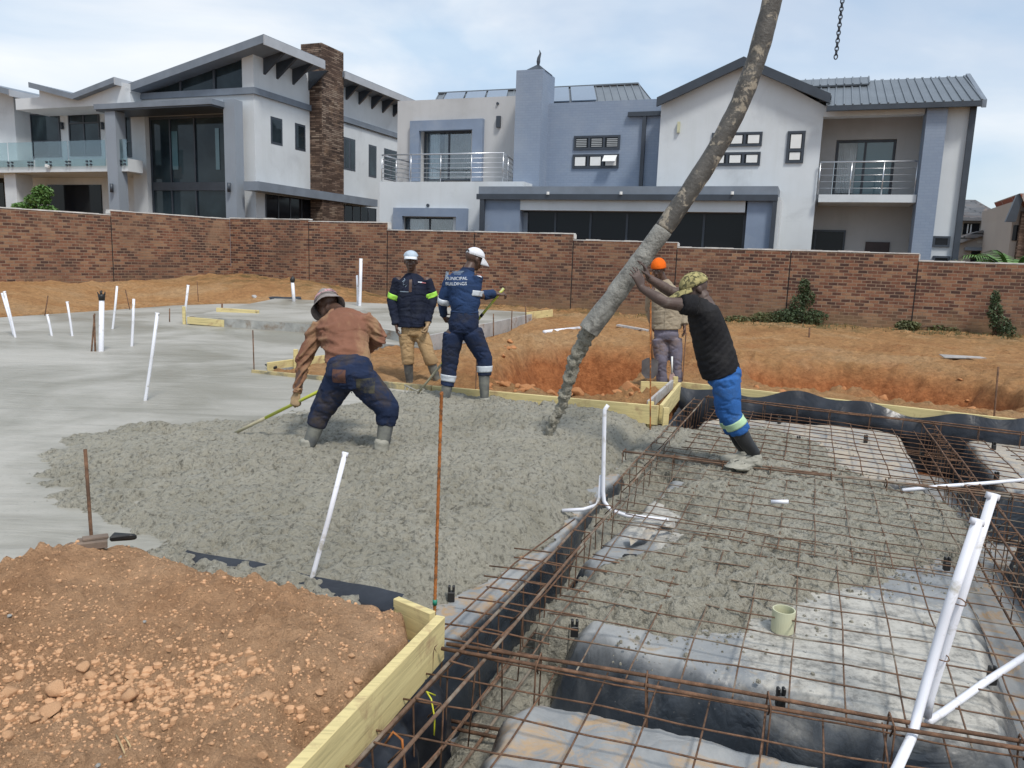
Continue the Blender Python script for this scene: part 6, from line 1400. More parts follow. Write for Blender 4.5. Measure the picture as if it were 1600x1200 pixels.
# ================================================================== PEOPLE
M['skin'] = sm('dark brown skin', (0.085, 0.046, 0.032), 0.48, 0.25, 9, 120, 0.15, 0.002)
M['skin_dusty'] = sm('dusty dark brown skin', (0.085, 0.055, 0.045), 0.6, 0.25, 9, 120, 0.2, 0.002, dirt=(0.15, 0.12, 0.10), dsc=12, dlo=0.55, dhi=0.75)
M['eye'] = sm('eye white', (0.45, 0.42, 0.38), 0.3, 0.02, 3, 10, 0); M['iris'] = sm('dark iris', (0.01, 0.007, 0.005), 0.2, 0.02, 3, 10, 0)
M['lip'] = sm('lip', (0.075, 0.032, 0.028), 0.4, 0.1, 9, 60, 0)
def cloth(name, col, dirt=None, dsc=3.0, dlo=.5, dhi=.7, var=.22): return sm(name, col, 0.92, var, 4, 13, 0.5, 0.025, dirt=dirt, dsc=dsc, dlo=dlo, dhi=dhi, spec=0.15)
M['tan_shirt'] = cloth('sun-bleached brown jersey', (0.20, 0.095, 0.062), (0.40, 0.27, 0.15), 1.5, .42, .62)
M['jeans'] = cloth('dark stained denim', (0.018, 0.028, 0.062), (0.055, 0.045, 0.038), 4.0, .5, .66, .4)
M['navy'] = cloth('navy workwear', (0.014, 0.018, 0.034), (0.03, 0.035, 0.05), 5, .5, .75, .3)
M['khaki'] = cloth('khaki trousers', (0.36, 0.245, 0.13), (0.20, 0.12, 0.065), 4, .55, .75)
M['overall'] = cloth('blue overall', (0.024, 0.048, 0.115), (0.020, 0.030, 0.055), 2.2, .48, .68, .3)
M['overall_d'] = cloth('darker stained overall trousers', (0.017, 0.027, 0.060), (0.035, 0.035, 0.042), 3.2, .5, .7, .3)
M['beigeshirt'] = cloth('beige work shirt', (0.32, 0.27, 0.20), (0.24, 0.19, 0.13), 4, .5, .75, .15)
M['greyjeans'] = cloth('washed grey violet trousers', (0.155, 0.145, 0.185), (0.24, 0.16, 0.10), 3.5, .5, .72, .3)
M['blackshirt'] = cloth('faded black t-shirt', (0.016, 0.016, 0.018), (0.035, 0.034, 0.034), 3, .5, .8, .3)
M['royal'] = cloth('royal blue work trousers', (0.030, 0.110, 0.32), (0.05, 0.10, 0.20), 4, .52, .75, .3)
M['boot'] = sm('black rubber boot', (0.018, 0.019, 0.021), 0.4, 0.3, 6, 40, 0.2, 0.004, dirt=(0.11, 0.11, 0.10), dsc=5, dlo=0.5, dhi=0.66)
M['boot_cem'] = sm('cement-caked rubber boot', (0.075, 0.08, 0.082), 0.6, 0.4, 6, 40, 0.4, 0.006, dirt=(0.19, 0.19, 0.16), dsc=4, dlo=0.42, dhi=0.6)
M['cem'] = sm('wet cement coating', (0.29, 0.28, 0.235), 0.6, 0.2, 8, 40, 0.7, 0.01)
M['glove'] = sm('tan leather glove', (0.33, 0.23, 0.13), 0.85, 0.3, 20, 60, 0.5, 0.005)
M['capwhite'] = cloth('white cap', (0.66, 0.67, 0.70), None, 3, .5, .7, .06); M['capblue'] = cloth('pale blue grey cap', (0.42, 0.50, 0.58), (0.30, 0.36, 0.42), 8, .5, .7, .1)
M['capvisor'] = cloth('pale visor', (0.62, 0.65, 0.68), (.40, .44, .5), 9, .5, .7, .1)
M['beanie'] = cloth('orange beanie', (0.72, 0.13, 0.012), None, 3, .5, .7, .15)
M['camo'] = sm('camouflage cap', (0.34, 0.30, 0.14), 0.9, 0.3, 26, 50, 0.4, 0.005, dirt=(0.10, 0.095, 0.05), dsc=30, dlo=0.5, dhi=0.54, spec=.1)
M['buckethat'] = cloth('grey bucket hat', (0.24, 0.215, 0.205), (0.14, 0.12, 0.11), 10, .5, .7, .15)
M['hatband'] = cloth('pink white hat stripe', (0.50, 0.30, 0.31), (0.08, 0.05, 0.06), 22, .5, .6, .15)
M['reflect'] = sm('silver reflective tape', (0.50, 0.54, 0.58), 0.35, 0.08, 5, 20, 0.1); M['reflect_y'] = sm('lime reflective tape', (0.36, 0.72, 0.08), 0.5, 0.2, 12, 20, 0.1)
M['reflect_g'] = sm('pale green silver tape', (0.38, 0.55, 0.34), 0.45, 0.2, 12, 20, 0.1)
M['printwhite'] = sm('white print', (0.58, 0.62, 0.66), 0.8, 0.25, 40, 20, 0); M['printpink'] = sm('pink print', (0.55, 0.20, 0.22), 0.8, 0.2, 10, 20, 0); M['printfade'] = sm('faded print', (0.20, 0.25, 0.31), 0.8, 0.3, 30, 20, 0)
M['yellowpole'] = sm('lime yellow handle', (0.46, 0.50, 0.05), 0.5, 0.15, 5, 30, 0.1, dirt=(0.40, 0.40, 0.30), dsc=6, dlo=.5, dhi=.7); M['polecem'] = sm('cement-smeared handle', (0.36, 0.33, 0.22), 0.7, 0.2, 9, 40, 0.3, .003)

def ell(bm, c, ax, ay, az, rx, ry, rz, n=2):
    """ellipsoid with centre c and axes"""
    m = bmesh.ops.create_icosphere(bm, subdivisions=n, radius=1)
    for v in m['verts']:
        v.co = Vector(c) + ax * (v.co.x * rx) + ay * (v.co.y * ry) + az * (v.co.z * rz)
def loft(bm, st, side=None, n=16, dome=0.5):
    """stations (P, a, b): a = half width along side, b = half depth. Closed, with rounded ends"""
    P_ = [Vector(s[0]) for s in st]; m = len(st); rings = []
    side0 = side
    for i in range(m):
        d = (P_[min(i + 1, m - 1)] - P_[max(i - 1, 0)]).normalized()
        s = (side0 if side0 is not None else (Vector((1, 0, 0)) if abs(d.x) < .8 else Vector((0, 1, 0))))
        s = (s - d * s.dot(d)).normalized(); t = d.cross(s)
        rings.append([P_[i] + s * (math.cos(2 * math.pi * k / n) * st[i][1]) + t * (math.sin(2 * math.pi * k / n) * st[i][2]) for k in range(n)])
        if i == 0: d0 = d
        if i == m - 1: d1 = d
    if dome > 0:
        c = P_[0]; pre = [[c + (q - c) * 0.72 - d0 * st[0][2] * dome * .7 for q in rings[0]], [c + (q - c) * 0.3 - d0 * st[0][2] * dome * .95 for q in rings[0]]]
        c2 = P_[-1]; post = [[c2 + (q - c2) * 0.72 + d1 * st[-1][2] * dome * .7 for q in rings[-1]], [c2 + (q - c2) * 0.3 + d1 * st[-1][2] * dome * .95 for q in rings[-1]]]
        rings = pre[::-1] + rings + post
    vs = [[bm.verts.new(q) for q in r] for r in rings]
    for i in range(len(vs) - 1):
        for k in range(n): bm.faces.new((vs[i][k], vs[i][(k + 1) % n], vs[i + 1][(k + 1) % n], vs[i + 1][k]))
    bm.faces.new(vs[0][::-1]); bm.faces.new(vs[-1])
def fuse(name, bm, voxel, mat, parent, smooth=3, wr=0.0, wsc=9.0, seed=0, wdir=None):
    """voxel-fuse the shapes of bm into one continuous surface"""
    bmesh.ops.recalc_face_normals(bm, faces=bm.faces)
    off = wloc(parent); bmesh.ops.translate(bm, verts=bm.verts, vec=-off)
    me = bpy.data.meshes.new(name); bm.to_mesh(me); bm.free()
    o = bpy.data.objects.new('tmp', me); C.objects.link(o)
    r = o.modifiers.new('r', 'REMESH'); r.mode = 'VOXEL'; r.voxel_size = voxel; r.adaptivity = 0
    if smooth: s = o.modifiers.new('s', 'SMOOTH'); s.factor = 0.6; s.iterations = smooth
    dg = bpy.context.evaluated_depsgraph_get(); dg.update()
    m2 = bpy.data.meshes.new_from_object(o.evaluated_get(dg)); bpy.data.objects.remove(o); m2.name = name
    if wr > 0:
        nv = len(m2.vertices); co = np.empty(nv * 3); m2.vertices.foreach_get('co', co); co = co.reshape(-1, 3)
        nr = np.empty(nv * 3); m2.vertex_normals.foreach_get('vector', nr); nr = nr.reshape(-1, 3)
        x, y, z = co[:, 0], co[:, 1], co[:, 2]
        f = np.abs(fbm(x * wsc * .6 + z * wsc * .9 + seed, z * wsc * 1.2 - x * wsc * .5 + y * wsc * .8, 31 + seed, 4)) ** 0.75
        g = fbm(x * 3.2 + y * 2 + seed, z * 3.4 + y * 1.4, 77 + seed, 2)
        co = co + nr * (1.3 * wr * g - wr * 2.6 * (0.34 - f) * (f < 0.34))[:, None]
        m2.vertices.foreach_set('co', co.ravel())
    m2.materials.clear(); m2.update()
    if name in ('jersey', 't_shirt', 'jacket', 'shirt'):      # stretched cloth folds running in arcs across the back
        nv = len(m2.vertices); co = np.empty(nv * 3); m2.vertices.foreach_get('co', co); co = co.reshape(-1, 3); nr = np.empty(nv * 3); m2.vertex_normals.foreach_get('vector', nr); nr = nr.reshape(-1, 3)
        x, y, z = co[:, 0], co[:, 1], co[:, 2]; k_ = {'jersey': .0085, 't_shirt': .0026, 'jacket': .0022, 'shirt': .0010}[name]; wl = .062
        g = fbm(x * 4 + seed, z * 4 + y * 3, 3 + seed, 3); ph = (z * .9 - y * .35 + 1.4 * (x + .05) ** 2 + .055 * g + .25 * x * g) / wl * 2 * math.pi
        co = co + nr * ((np.sin(ph) + .45 * np.sin(ph * 1.9 + 1)) * k_ * np.clip((.62 if name == 'jersey' else .35) + 1.6 * fbm(x * 3, z * 3.4 + y * 2, 13 + seed, 2), 0, 1))[:, None]; m2.vertices.foreach_set('co', co.ravel()); m2.update()
    return link_mesh(name, m2, M[mat], parent, True)
def hand(bm, w, d, n, th, curl=0.5, L=0.185, spread=0.12, thumb_open=0.6, fat=1.0):
    """w wrist, d direction to the fingers, n palm normal (out of the palm), th towards the thumb side"""
    d = d.normalized(); n = (n - d * n.dot(d)).normalized(); th = (th - d * th.dot(d) - n * th.dot(n)).normalized()
    k = L / 0.185
    loft(bm, [(w - d * .01, .026 * fat, .020 * fat), (w + d * .03 * k, .034 * fat, .018 * fat), (w + d * .07 * k, .041 * fat, .016 * fat), (w + d * .095 * k, .040 * fat, .013 * fat)], th, 12, .5)
    for i, (off, ln, ad) in enumerate(((.030, .072, .10), (.010, .080, .03), (-.011, .074, -.05), (-.030, .058, -.14))):
        b = w + d * (.088 - .006 * abs(i - 1)) * k + th * off * k; dd = (d + th * ad * spread * 8).normalized(); r0 = .0088 * fat; pts = [(b - dd * .015, r0, r0), (b, r0, r0)]
        a = 0; p = b
        for sgm, (fr, cc) in enumerate(((.45, .55), (.3, .9), (.25, .7))):
            a += curl * cc * (1 + .08 * i); v = dd * math.cos(a) + n * math.sin(a); p = p + v * ln * fr * k; r0 *= .93; pts.append((p, r0, r0))
        loft(bm, pts, th, 8, .9)
    b = w + d * .022 * k + th * .026 * k; v1 = (d * .75 + th * thumb_open + n * .25).normalized(); v2 = (d * .85 + th * thumb_open * .45 + n * (.3 + curl * .4)).normalized()
    loft(bm, [(b - v1 * .012, .013 * fat, .013 * fat), (b + v1 * .034 * k, .0115 * fat, .0115 * fat), (b + v1 * .034 * k + v2 * .030 * k, .0098 * fat, .0098 * fat), (b + v1 * .034 * k + v2 * .052 * k, .008, .008)], n, 8, .9)
def headshape(bm, c, f, up, neck, face=True):
    f = f.normalized(); up = (up - f * up.dot(f)).normalized(); r = f.cross(up).normalized()
    c = Vector(c)
    ell(bm, c + up * .025 - f * .012, r, f, up, .076, .096, .092, 3)
    ell(bm, c + f * .028 - up * .02, r, f, up, .063, .066, .085, 3)
    ell(bm, c + f * .035 - up * .072, r, f, up, .048, .050, .040, 2)
    ell(bm, c + f * .062 - up * .098, r, f, up, .026, .024, .018, 2)      # chin
    for s in (-1, 1):
        ell(bm, c + f * .058 + r * s * .036 - up * .028, r, f, up, .022, .024, .020, 2)   # cheek
        ell(bm, c + f * .080 + r * s * .028 + up * .022, r, f, up, .024, .012, .009, 2)   # brow
        ell(bm, c - f * .005 + r * s * .079 - up * .010, (r * s * .35 - f * .2).normalized(), f, up, .011, .020, .031, 2)   # ear
        ell(bm, c + f * .099 + r * s * .013 - up * .037, r, f, up, .011, .012, .009, 2)   # nostril
    loft(bm, [(c + f * .082 + up * .012, .009, .009), (c + f * .097 - up * .012, .012, .012), (c + f * .108 - up * .034, .015, .014)], r, 10, .8)
    ell(bm, c + f * .090 - up * .064, r, f, up, .026, .013, .0065, 2); ell(bm, c + f * .087 - up * .077, r, f, up, .022, .013, .007, 2)
    loft(bm, [(c - up * .05 - f * .012, .056, .058), (Vector(neck).lerp(c, .45), .054, .056), (Vector(neck), .062, .062)], r, 16, .4)
    return f, up, r
def eyes(par, c, f, up, r):
    c = Vector(c)
    for s in (-1, 1):
        bm = bmesh.new(); ell(bm, c + f * .0835 + r * s * .030 + up * .002, r, f, up, .0125, .0085, .0065, 2); o_ = wloc(par); bmesh.ops.translate(bm, verts=bm.verts, vec=-o_)
        me = bpy.data.meshes.new('eye'); bm.to_mesh(me); bm.free(); e = link_mesh('eye', me, M['eye'], par, True)
        bm = bmesh.new(); ell(bm, c + f * .0905 + r * s * .030 + up * .001, r, f, up, .0055, .0022, .0055, 2); bmesh.ops.translate(bm, verts=bm.verts, vec=-o_)
        me = bpy.data.meshes.new('iris'); bm.to_mesh(me); bm.free(); link_mesh('iris', me, M['iris'], e, True)
def dome_mesh(name, par, c, f, up, rad, zlow, mat, squash=1.0, brim=None, zt=None, vis=None, n=28, m=12, wr=0.003, seed=1):
    """cap crown: half ellipsoid with optional visor (vis: length, droop) or all-round brim (brim: width, drop)"""
    f = f.normalized(); up = (up - f * up.dot(f)).normalized(); r = f.cross(up).normalized(); rx, ry, rz = rad; mb = MB(); vs = []; fs = []
    prof = []
    for i in range(m + 1):
        a = math.pi / 2 * (1 - i / m) ; prof.append((math.cos(a), math.sin(a)))
    prof = prof + [(1.0, zlow)]
    if brim: prof += [(1.0 + brim[0] * .35, zlow - brim[1] * .45), (1.0 + brim[0], zlow - brim[1])]
    for (pr_, ph) in prof:
        for k in range(n):
            t = 2 * math.pi * k / n; w_ = 1 + wr * 10 * math.sin(3 * t + ph * 4 + seed) * (.3 + pr_ * .7) * .35
            vs.append(Vector(c) + r * (rx * pr_ * math.cos(t) * w_) + f * (ry * pr_ * math.sin(t) * w_) + up * (rz * ph + (wr * math.sin(5 * t + seed) if brim else 0)))
    for i in range(len(prof) - 1):
        for k in range(n): fs.append((i * n + k, (i + 1) * n + k, (i + 1) * n + (k + 1) % n, i * n + (k + 1) % n))
    mb.add(vs, fs); o = mb.build(name, M[mat], par, True)
    sd_ = o.modifiers.new('t', 'SOLIDIFY'); sd_.thickness = 0.004; sd_.offset = 1
    if vis:
        mb = MB(); vs = []; fs = []; na = 14; nb = 6
        for i in range(na + 1):
            t = R(90 - 62 + 124 * i / na)
            for j in range(nb + 1):
                s = j / nb; ln = vis[0] * s * math.sin((t - R(28)) / R(124) * math.pi) ** .45 if 0 < i < na else 0
                vs.append(Vector(c) + r * (rx * math.cos(t) * (1 + .05 * s)) + f * (ry * math.sin(t) + ln) + up * (rz * zlow + .004 - vis[1] * s * s - .022 * math.cos(t) ** 2 * s - vis[2] * s))
        for i in range(na):
            for j in range(nb): a = i * (nb + 1) + j; fs.append((a, a + 1, a + nb + 2, a + nb + 1))
        mb.add(vs, fs); v = mb.build('visor', M[vis[3] if len(vis) > 3 else mat], o, True); v.modifiers.new('t', 'SOLIDIFY').thickness = 0.005
    return o
def band(par, a, b, ra, rb, mat, side=None, name='reflective_band', fit=None):
    """short ring around a limb; follows the garment surface when fit (an object) is given"""
    n = 28; a = Vector(a); b = Vector(b); d = (b - a).normalized(); s = (Vector((1, 0, 0)) if abs(d.x) < .8 else Vector((0, 1, 0))); s = (s - d * s.dot(d)).normalized(); t = d.cross(s)
    tree = None
    if fit is not None:
        w0 = wloc(fit); me = fit.data; tree = BVHTree.FromPolygons([v.co + w0 for v in me.vertices], [list(p.vertices) for p in me.polygons])
    vs = []
    m = 5
    for i in range(m + 1):
        c = a.lerp(b, i / m)
        for k in range(n):
            dr = s * math.cos(2 * math.pi * k / n) + t * math.sin(2 * math.pi * k / n); rr = ra
            if tree:
                h = tree.ray_cast(c + dr * .22, -dr, .22); rr = (.22 - h[3]) if h[0] is not None and h[3] < .2 else ra
                rr = min(rr, ra * 1.22)
            vs.append(c + dr * (rr + .001))
    fs = [(i * n + k, i * n + (k + 1) % n, (i + 1) * n + (k + 1) % n, (i + 1) * n + k) for i in range(m) for k in range(n)]
    mb = MB(); mb.add(vs, fs); o = mb.build(name, M[mat], par, True); md = o.modifiers.new('t', 'SOLIDIFY'); md.thickness = .004; md.offset = 1
    return o
def arm(bm, s, e, w, k=1.0, r=(.050, .043, .040, .027)):
    s, e, w = Vector(s), Vector(e), Vector(w)
    loft(bm, [(s, r[0] * k, r[0] * k), (s.lerp(e, .45), r[0] * k * .98, r[0] * k * .98), (e, r[1] * k, r[1] * k), (e.lerp(w, .3), r[2] * k * 1.05, r[2] * k * 1.05), (w, r[3] * k, r[3] * k)], None, 14, .6)
def sleeve(bm, s, e, w, r0=.068, r1=.055, r2=.045, end=1.0):
    s, e, w = Vector(s), Vector(e), Vector(w); q = [(s, r0, r0 * 1.05), (s.lerp(e, .5), r0 * .95, r0 * .95), (e, r1, r1 * 1.02)]
    if end > 0.3: q += [(e.lerp(w, .5 * end), (r1 + r2) / 2, (r1 + r2) / 2), (e.lerp(w, end), r2, r2)]
    loft(bm, q, None, 16, .15)
def leg(bm, h, k, a, s=1.0):
    h, k, a = Vector(h), Vector(k), Vector(a)
    loft(bm, [(h, .082 * s, .086 * s), (h.lerp(k, .5), .072 * s, .074 * s), (k, .054 * s, .056 * s), (k.lerp(a, .35), .053 * s, .057 * s), (a, .036 * s, .038 * s)], None, 16, .6)
def trouser(bm, h, k, a, r=(.105, .095, .082, .078, .075), end=1.0):
    h, k, a = Vector(h), Vector(k), Vector(a); e = k.lerp(a, end)
    loft(bm, [(h, r[0], r[0] * 1.05), (h.lerp(k, .5), r[1], r[1]), (k, r[2], r[2] * 1.03), (k.lerp(e, .5), r[3], r[3]), (e, r[4], r[4])], None, 18, .12)
def boot(par, top, ank, fwd, mat='boot', h=.0, L=.27, cem=None, name='boot'):
    """wellington boot from the calf (top) to the ankle and a foot pointing fwd"""
    top, ank = Vector(top), Vector(ank); f = Vector(fwd).normalized(); bm = bmesh.new(); u = Vector((0, 0, 1)); r = f.cross(u)
    loft(bm, [(top, .062, .066), (top.lerp(ank, .5), .055, .058), (ank + Vector((0, 0, .02)), .045, .050), (ank - Vector((0, 0, .03)), .044, .055)], r, 18, .1)
    loft(bm, [(ank - f * .045 - u * .045, .036, .034), (ank + f * .02 - u * .04, .043, .042), (ank + f * .10 - u * .052, .048, .032), (ank + f * .16 - u * .058, .042, .026)], r, 16, .7)
    b = fuse(name, bm, .009, mat, par, 2)
    if cem:
        bm = bmesh.new(); loft(bm, [(ank + u * cem, .056, .060), (ank - u * .04, .056, .064)], r, 18, .2)
        loft(bm, [(ank - f * .05 - u * .05, .046, .040), (ank + f * .02 - u * .045, .054, .050), (ank + f * .10 - u * .055, .056, .040), (ank + f * .17 - u * .06, .048, .034)], r, 16, .7)
        fuse('cement_coating', bm, .010, 'cem', b, 2, .006, 14, 3)
    return b

Zu = Vector((0, 0, 1))
# ---------------------------------------------------------------- person 1: bent man with bucket hat, seen from behind
D = 5.80
T = thing('person', (P(545, 700, D).x, D, -0.08), 'bent man in brown jersey, stained dark jeans and bucket hat raking concrete, seen from behind', 'person')
pel, wst, chs, nck = P(547, 585, D), P(546, 560, D + .06), P(536, 515, D + .26), P(527, 487, D + .42)
hd = P(511, 474, D + .50); hf = Vector((-.55, .45, -.70)); hu = Vector((-.45, .75, .50))
hipL, hipR = P(527, 592, D), P(569, 592, D); knL, knR = P(502, 645, D + .04), P(606, 640, D + .02); anL, anR = P(479, 706, D), P(596, 711, D - .03)
shL, shR = P(501, 507, D + .30), P(566, 494, D + .30); elL, elR = P(474, 563, D + .24), P(590, 530, D + .34)
hB = G(362, 679, .03); wrL = P(464, 615, D + .17); hL_ = P(461, 630, D + .17); wrR = P(563, 556, D + .5)
side = (hipR - hipL).normalized()
bm = bmesh.new(); headshape(bm, hd, hf, hu, nck)
loft(bm, [(pel, .14, .11), (wst, .13, .095), (chs, .16, .11), (nck.lerp(chs, .25), .13, .08), (nck, .06, .06)], side, 18, .4)
arm(bm, shL, elL, wrL); arm(bm, shR.lerp(elR, .15) - Zu * .02, elR, wrR, .9); leg(bm, hipL, knL, anL); leg(bm, hipR, knR, anR)
hand(bm, wrR, Vector((-.8, .1, -.5)), Vector((0, .3, -1)), Vector((0, -1, 0)), 1.2)
body = fuse('body', bm, .0075, 'skin', T, 2)
bm = bmesh.new(); hand(bm, wrL - Vector((0, 0, .0)), (P(459, 640, D + .15) - wrL), Vector((.35, .9, 0)), Vector((-.9, .3, .2)), 1.35, .18, .05, .5, 1.12)
loft(bm, [(wrL.lerp(elL, .14), .034, .034), (wrL, .031, .031)], None, 12, .2)
fuse('glove', bm, .005, 'glove', T, 2)
bm = bmesh.new()
loft(bm, [(wst - Zu * .05 + Vector((0, -.01, 0)), .178, .135), (wst + Zu * .01, .175, .14), (wst.lerp(chs, .5), .185, .145), (chs, .205, .145), (chs.lerp(nck, .45), .205, .125), (chs.lerp(nck, .8), .14, .09), (nck, .070, .066)], side, 24, .15)
sleeve(bm, shL, elL, wrL, .074, .060, .043); sleeve(bm, shR, elR, wrR, .086, .068, .048)
shirt = fuse('jersey', bm, .0085, 'tan_shirt', T, 2, .012, 5.5, 2)
band(shirt, wst + Zu * .0, wst - Zu * .03, .19, .19, 'tan_shirt', name='hem', fit=shirt)
for (c_a, c_b) in ((wrL.lerp(elL, .02), wrL.lerp(elL, .16)),): band(shirt, c_a, c_b, .05, .05, 'tan_shirt', name='cuff', fit=shirt)
bm = bmesh.new(); bend = Vector((0, -.03, 0))
loft(bm, [(wst - Zu * .015, .160, .125), (wst.lerp(pel, .5) + bend, .176, .145), (pel + bend, .186, .155), (pel - Zu * .06 + bend * .5, .165, .14)], side, 24, .3)
trouser(bm, hipL + Vector((.01, 0, -.01)), knL, anL, (.118, .108, .092, .084, .072), .34); trouser(bm, hipR - Vector((.01, 0, .01)), knR, anR, (.118, .108, .092, .084, .074), .34)
pants = fuse('jeans', bm, .0085, 'jeans', T, 3, .010, 8, 5)
def surf_patch(par, fit, c, wdt, hgt, mat, name, dirn=Vector((0, 1, 0)), up=Zu, off=.004, rot=0.0):
    w0 = wloc(fit); tree = BVHTree.FromPolygons([v.co + w0 for v in fit.data.vertices], [list(p.vertices) for p in fit.data.polygons])
    d = dirn.normalized(); r = d.cross(up).normalized(); u = r.cross(d); n = 8; mb = MB(); vs = []; fs = []
    r, u = r * math.cos(rot) + u * math.sin(rot), u * math.cos(rot) - r * math.sin(rot)
    for i in range(n + 1):
        for j in range(n + 1):
            q = Vector(c) + r * wdt * (i / n - .5) + u * hgt * (j / n - .5) - d * .4; h = tree.ray_cast(q, d, 1.0)
            vs.append((h[0] if h[0] is not None else q + d * .4) - d * off)
    for i in range(n):
        for j in range(n): a = i * (n + 1) + j; fs.append((a, a + 1, a + n + 2, a + n + 1))
    mb.add(vs, fs); return mb.build(name, M[mat], par, True)
M['patch_brown'] = cloth('brown mud stain', (0.115, 0.06, 0.045), (0.03, 0.03, 0.05), 8, .5, .6, .3); M['patch_grey'] = cloth('grey green back pocket', (0.065, 0.062, 0.045), (0.02, 0.025, 0.045), 9, .45, .6, .3)
surf_patch(pants, pants, P(537, 583, D), .105, .10, 'patch_brown', 'back_pocket'); surf_patch(pants, pants, P(576, 599, D), .13, .115, 'patch_grey', 'back_pocket')
surf_patch(pants, pants, P(550, 590, D), .008, .24, 'jeans', 'centre_seam', off=.007)
boot(T, knL.lerp(anL, .30), anL, Vector((-.35, 1, 0)), 'boot_cem', cem=.10); boot(T, knR.lerp(anR, .30), anR, Vector((.15, 1, 0)), 'boot_cem', cem=.12)
hat = dome_mesh('bucket_hat', T, hd + hu.normalized() * .015, hf, hu, (.092, .112, .118), .0, 'buckethat', brim=(.40, .62), wr=.007)
f_, u_ = hf.normalized(), (hu - hf.normalized() * hu.dot(hf.normalized())).normalized(); r__ = f_.cross(u_)
mb = MB(); n = 32; vs = [hd + u_ * (.015 + z) + r__ * (.0955 * k_ * math.cos(2 * math.pi * i / n)) + f_ * (.1145 * k_ * math.sin(2 * math.pi * i / n)) for z, k_ in ((.018, 1.01), (.048, .93)) for i in range(n)]
mb.add(vs, [(i, (i + 1) % n, n + (i + 1) % n, n + i) for i in range(n)]); mb.build('hat_band', M['hatband'], hat, True)
# his rake
pH = hL_ ; far = hL_ + (hL_ - hB).normalized() * 0.62
T2 = thing('rake', hB, 'rake with yellow handle held by the bent man, its head buried in fresh concrete', 'rake')
mb = MB(); mb.tube([hB, hB.lerp(hL_, .55)], .0135, 10); mb.build('handle_end', M['polecem'], T2, True)
mb = MB(); mb.tube([hB.lerp(hL_, .55), far], .0135, 10); mb.build('handle', M['yellowpole'], T2, True)
mb = MB(); a = hB + Vector((-.02, 0, -.01)); mb.beam(a + Vector((-.06, .16, 0)), a + Vector((.04, -.16, 0)), .02, .02); mb.build('rake_head', M['cem'], T2)

# ---------------------------------------------------------------- person 2: man in navy jacket, facing us
D = 9.5
T = thing('person', (P(648, 600, D).x, D, -0.10), 'standing man in navy work jacket, khaki trousers and pale cap, facing the camera', 'person')
hd = P(642, 408, D - .02); nck = P(644, 427, D + .02); chs = P(645, 450, D); wst = P(646, 490, D); pel = P(647, 515, D)
hf = Vector((0.02, -1, -.08)); hu = Zu
shL, shR = P(618, 434, D), P(671, 434, D); elL, elR = P(613, 468, D + .03), P(676, 466, D + .02); wrL, wrR = P(619, 508, D - .05), P(668, 506, D - .12)
hipL, hipR = P(636, 523, D), P(659, 523, D); knL, knR = P(637, 556, D - .03), P(671, 557, D - .05); anL, anR = P(640, 598, D), P(683, 597, D)
shL += Vector((.04, 0, -.025)); shR -= Vector((.04, 0, .025))
side = Vector((1, 0, 0)); bm = bmesh.new(); f_, u_, r_ = headshape(bm, hd, hf, hu, nck)
loft(bm, [(pel, .13, .10), (wst, .12, .09), (chs, .15, .105), (chs.lerp(nck, .5), .11, .07), (nck, .056, .056)], side, 18, .4)
arm(bm, shL, elL, wrL); arm(bm, shR, elR, wrR); leg(bm, hipL, knL, anL); leg(bm, hipR, knR, anR)
hand(bm, wrL, P(621, 524, D - .07) - wrL, Vector((1, .1, 0)), Vector((0.1, -1, 0)), .45)
body = fuse('body', bm, .007, 'skin', T, 2); eyes(body, hd, f_, u_, r_)
bm = bmesh.new(); hand(bm, wrR, P(665, 526, D - .17) - wrR, Vector((-.9, -.2, 0)), Vector((-.3, -1, 0)), 1.0, .19, .08, .5, 1.2); loft(bm, [(wrR.lerp(elR, .1), .04, .04), (wrR, .034, .034)], None, 12, .2); fuse('glove', bm, .0055, 'glove', T, 2)
bm = bmesh.new()
loft(bm, [(P(647, 510, D), .205, .15), (wst, .195, .14), (P(645, 468, D), .195, .14), (chs, .195, .135), (P(645, 440, D), .175, .115), (P(644, 433, D + .02), .12, .085), (nck + Zu * .005, .068, .066)], side, 24, .08)
sleeve(bm, shL, elL, wrL, .072, .064, .052, .97); sleeve(bm, shR, elR, wrR, .072, .064, .052, .95)
jk = fuse('jacket', bm, .009, 'navy', T, 3, .010, 8, 9)
surf_patch(jk, jk, P(643.5, 446, D), .035, .15, 'skin', 'open_neck', off=.003)
for s, (u0, v0) in ((-1, (638, 432)), (1, (650, 432))):
    surf_patch(jk, jk, P(u0, v0 + 5, D), .05, .12, 'navy', 'collar', off=.010, rot=s * .35)
surf_patch(jk, jk, P(634, 455, D), .11, .012, 'printfade', 'pocket_flap', off=.006); surf_patch(jk, jk, P(658, 453, D), .11, .10, 'navy', 'chest_pocket', off=.008)
surf_patch(jk, jk, P(658, 440.5, D), .05, .012, 'printwhite', 'printed_mark', off=.008, rot=-.1); surf_patch(jk, jk, P(663.5, 441.5, D), .05, .010, 'printpink', 'printed_mark', off=.009, rot=-.1)
for (u0, v0, rr, ww) in ((634, 437, .7, .07), (636, 438, -.8, .07), (635, 444, .2, .05), (633.5, 440, 1.1, .05), (637, 446, .9, .04)): surf_patch(jk, jk, P(u0, v0, D), ww, .008, 'printfade', 'printed_mark', off=.006, rot=rr)
surf_patch(jk, jk, P(645, 482, D), .012, .42, 'navy', 'button_placket', off=.007)
for (s, e) in ((shL, elL), (shR, elR)): band(jk, s.lerp(e, .70), s.lerp(e, .95), .075, .07, 'reflect_y', fit=jk)
bm = bmesh.new(); loft(bm, [(P(647, 500, D), .155, .12), (pel, .165, .13), (pel - Zu * .06, .15, .12)], side, 22, .3)
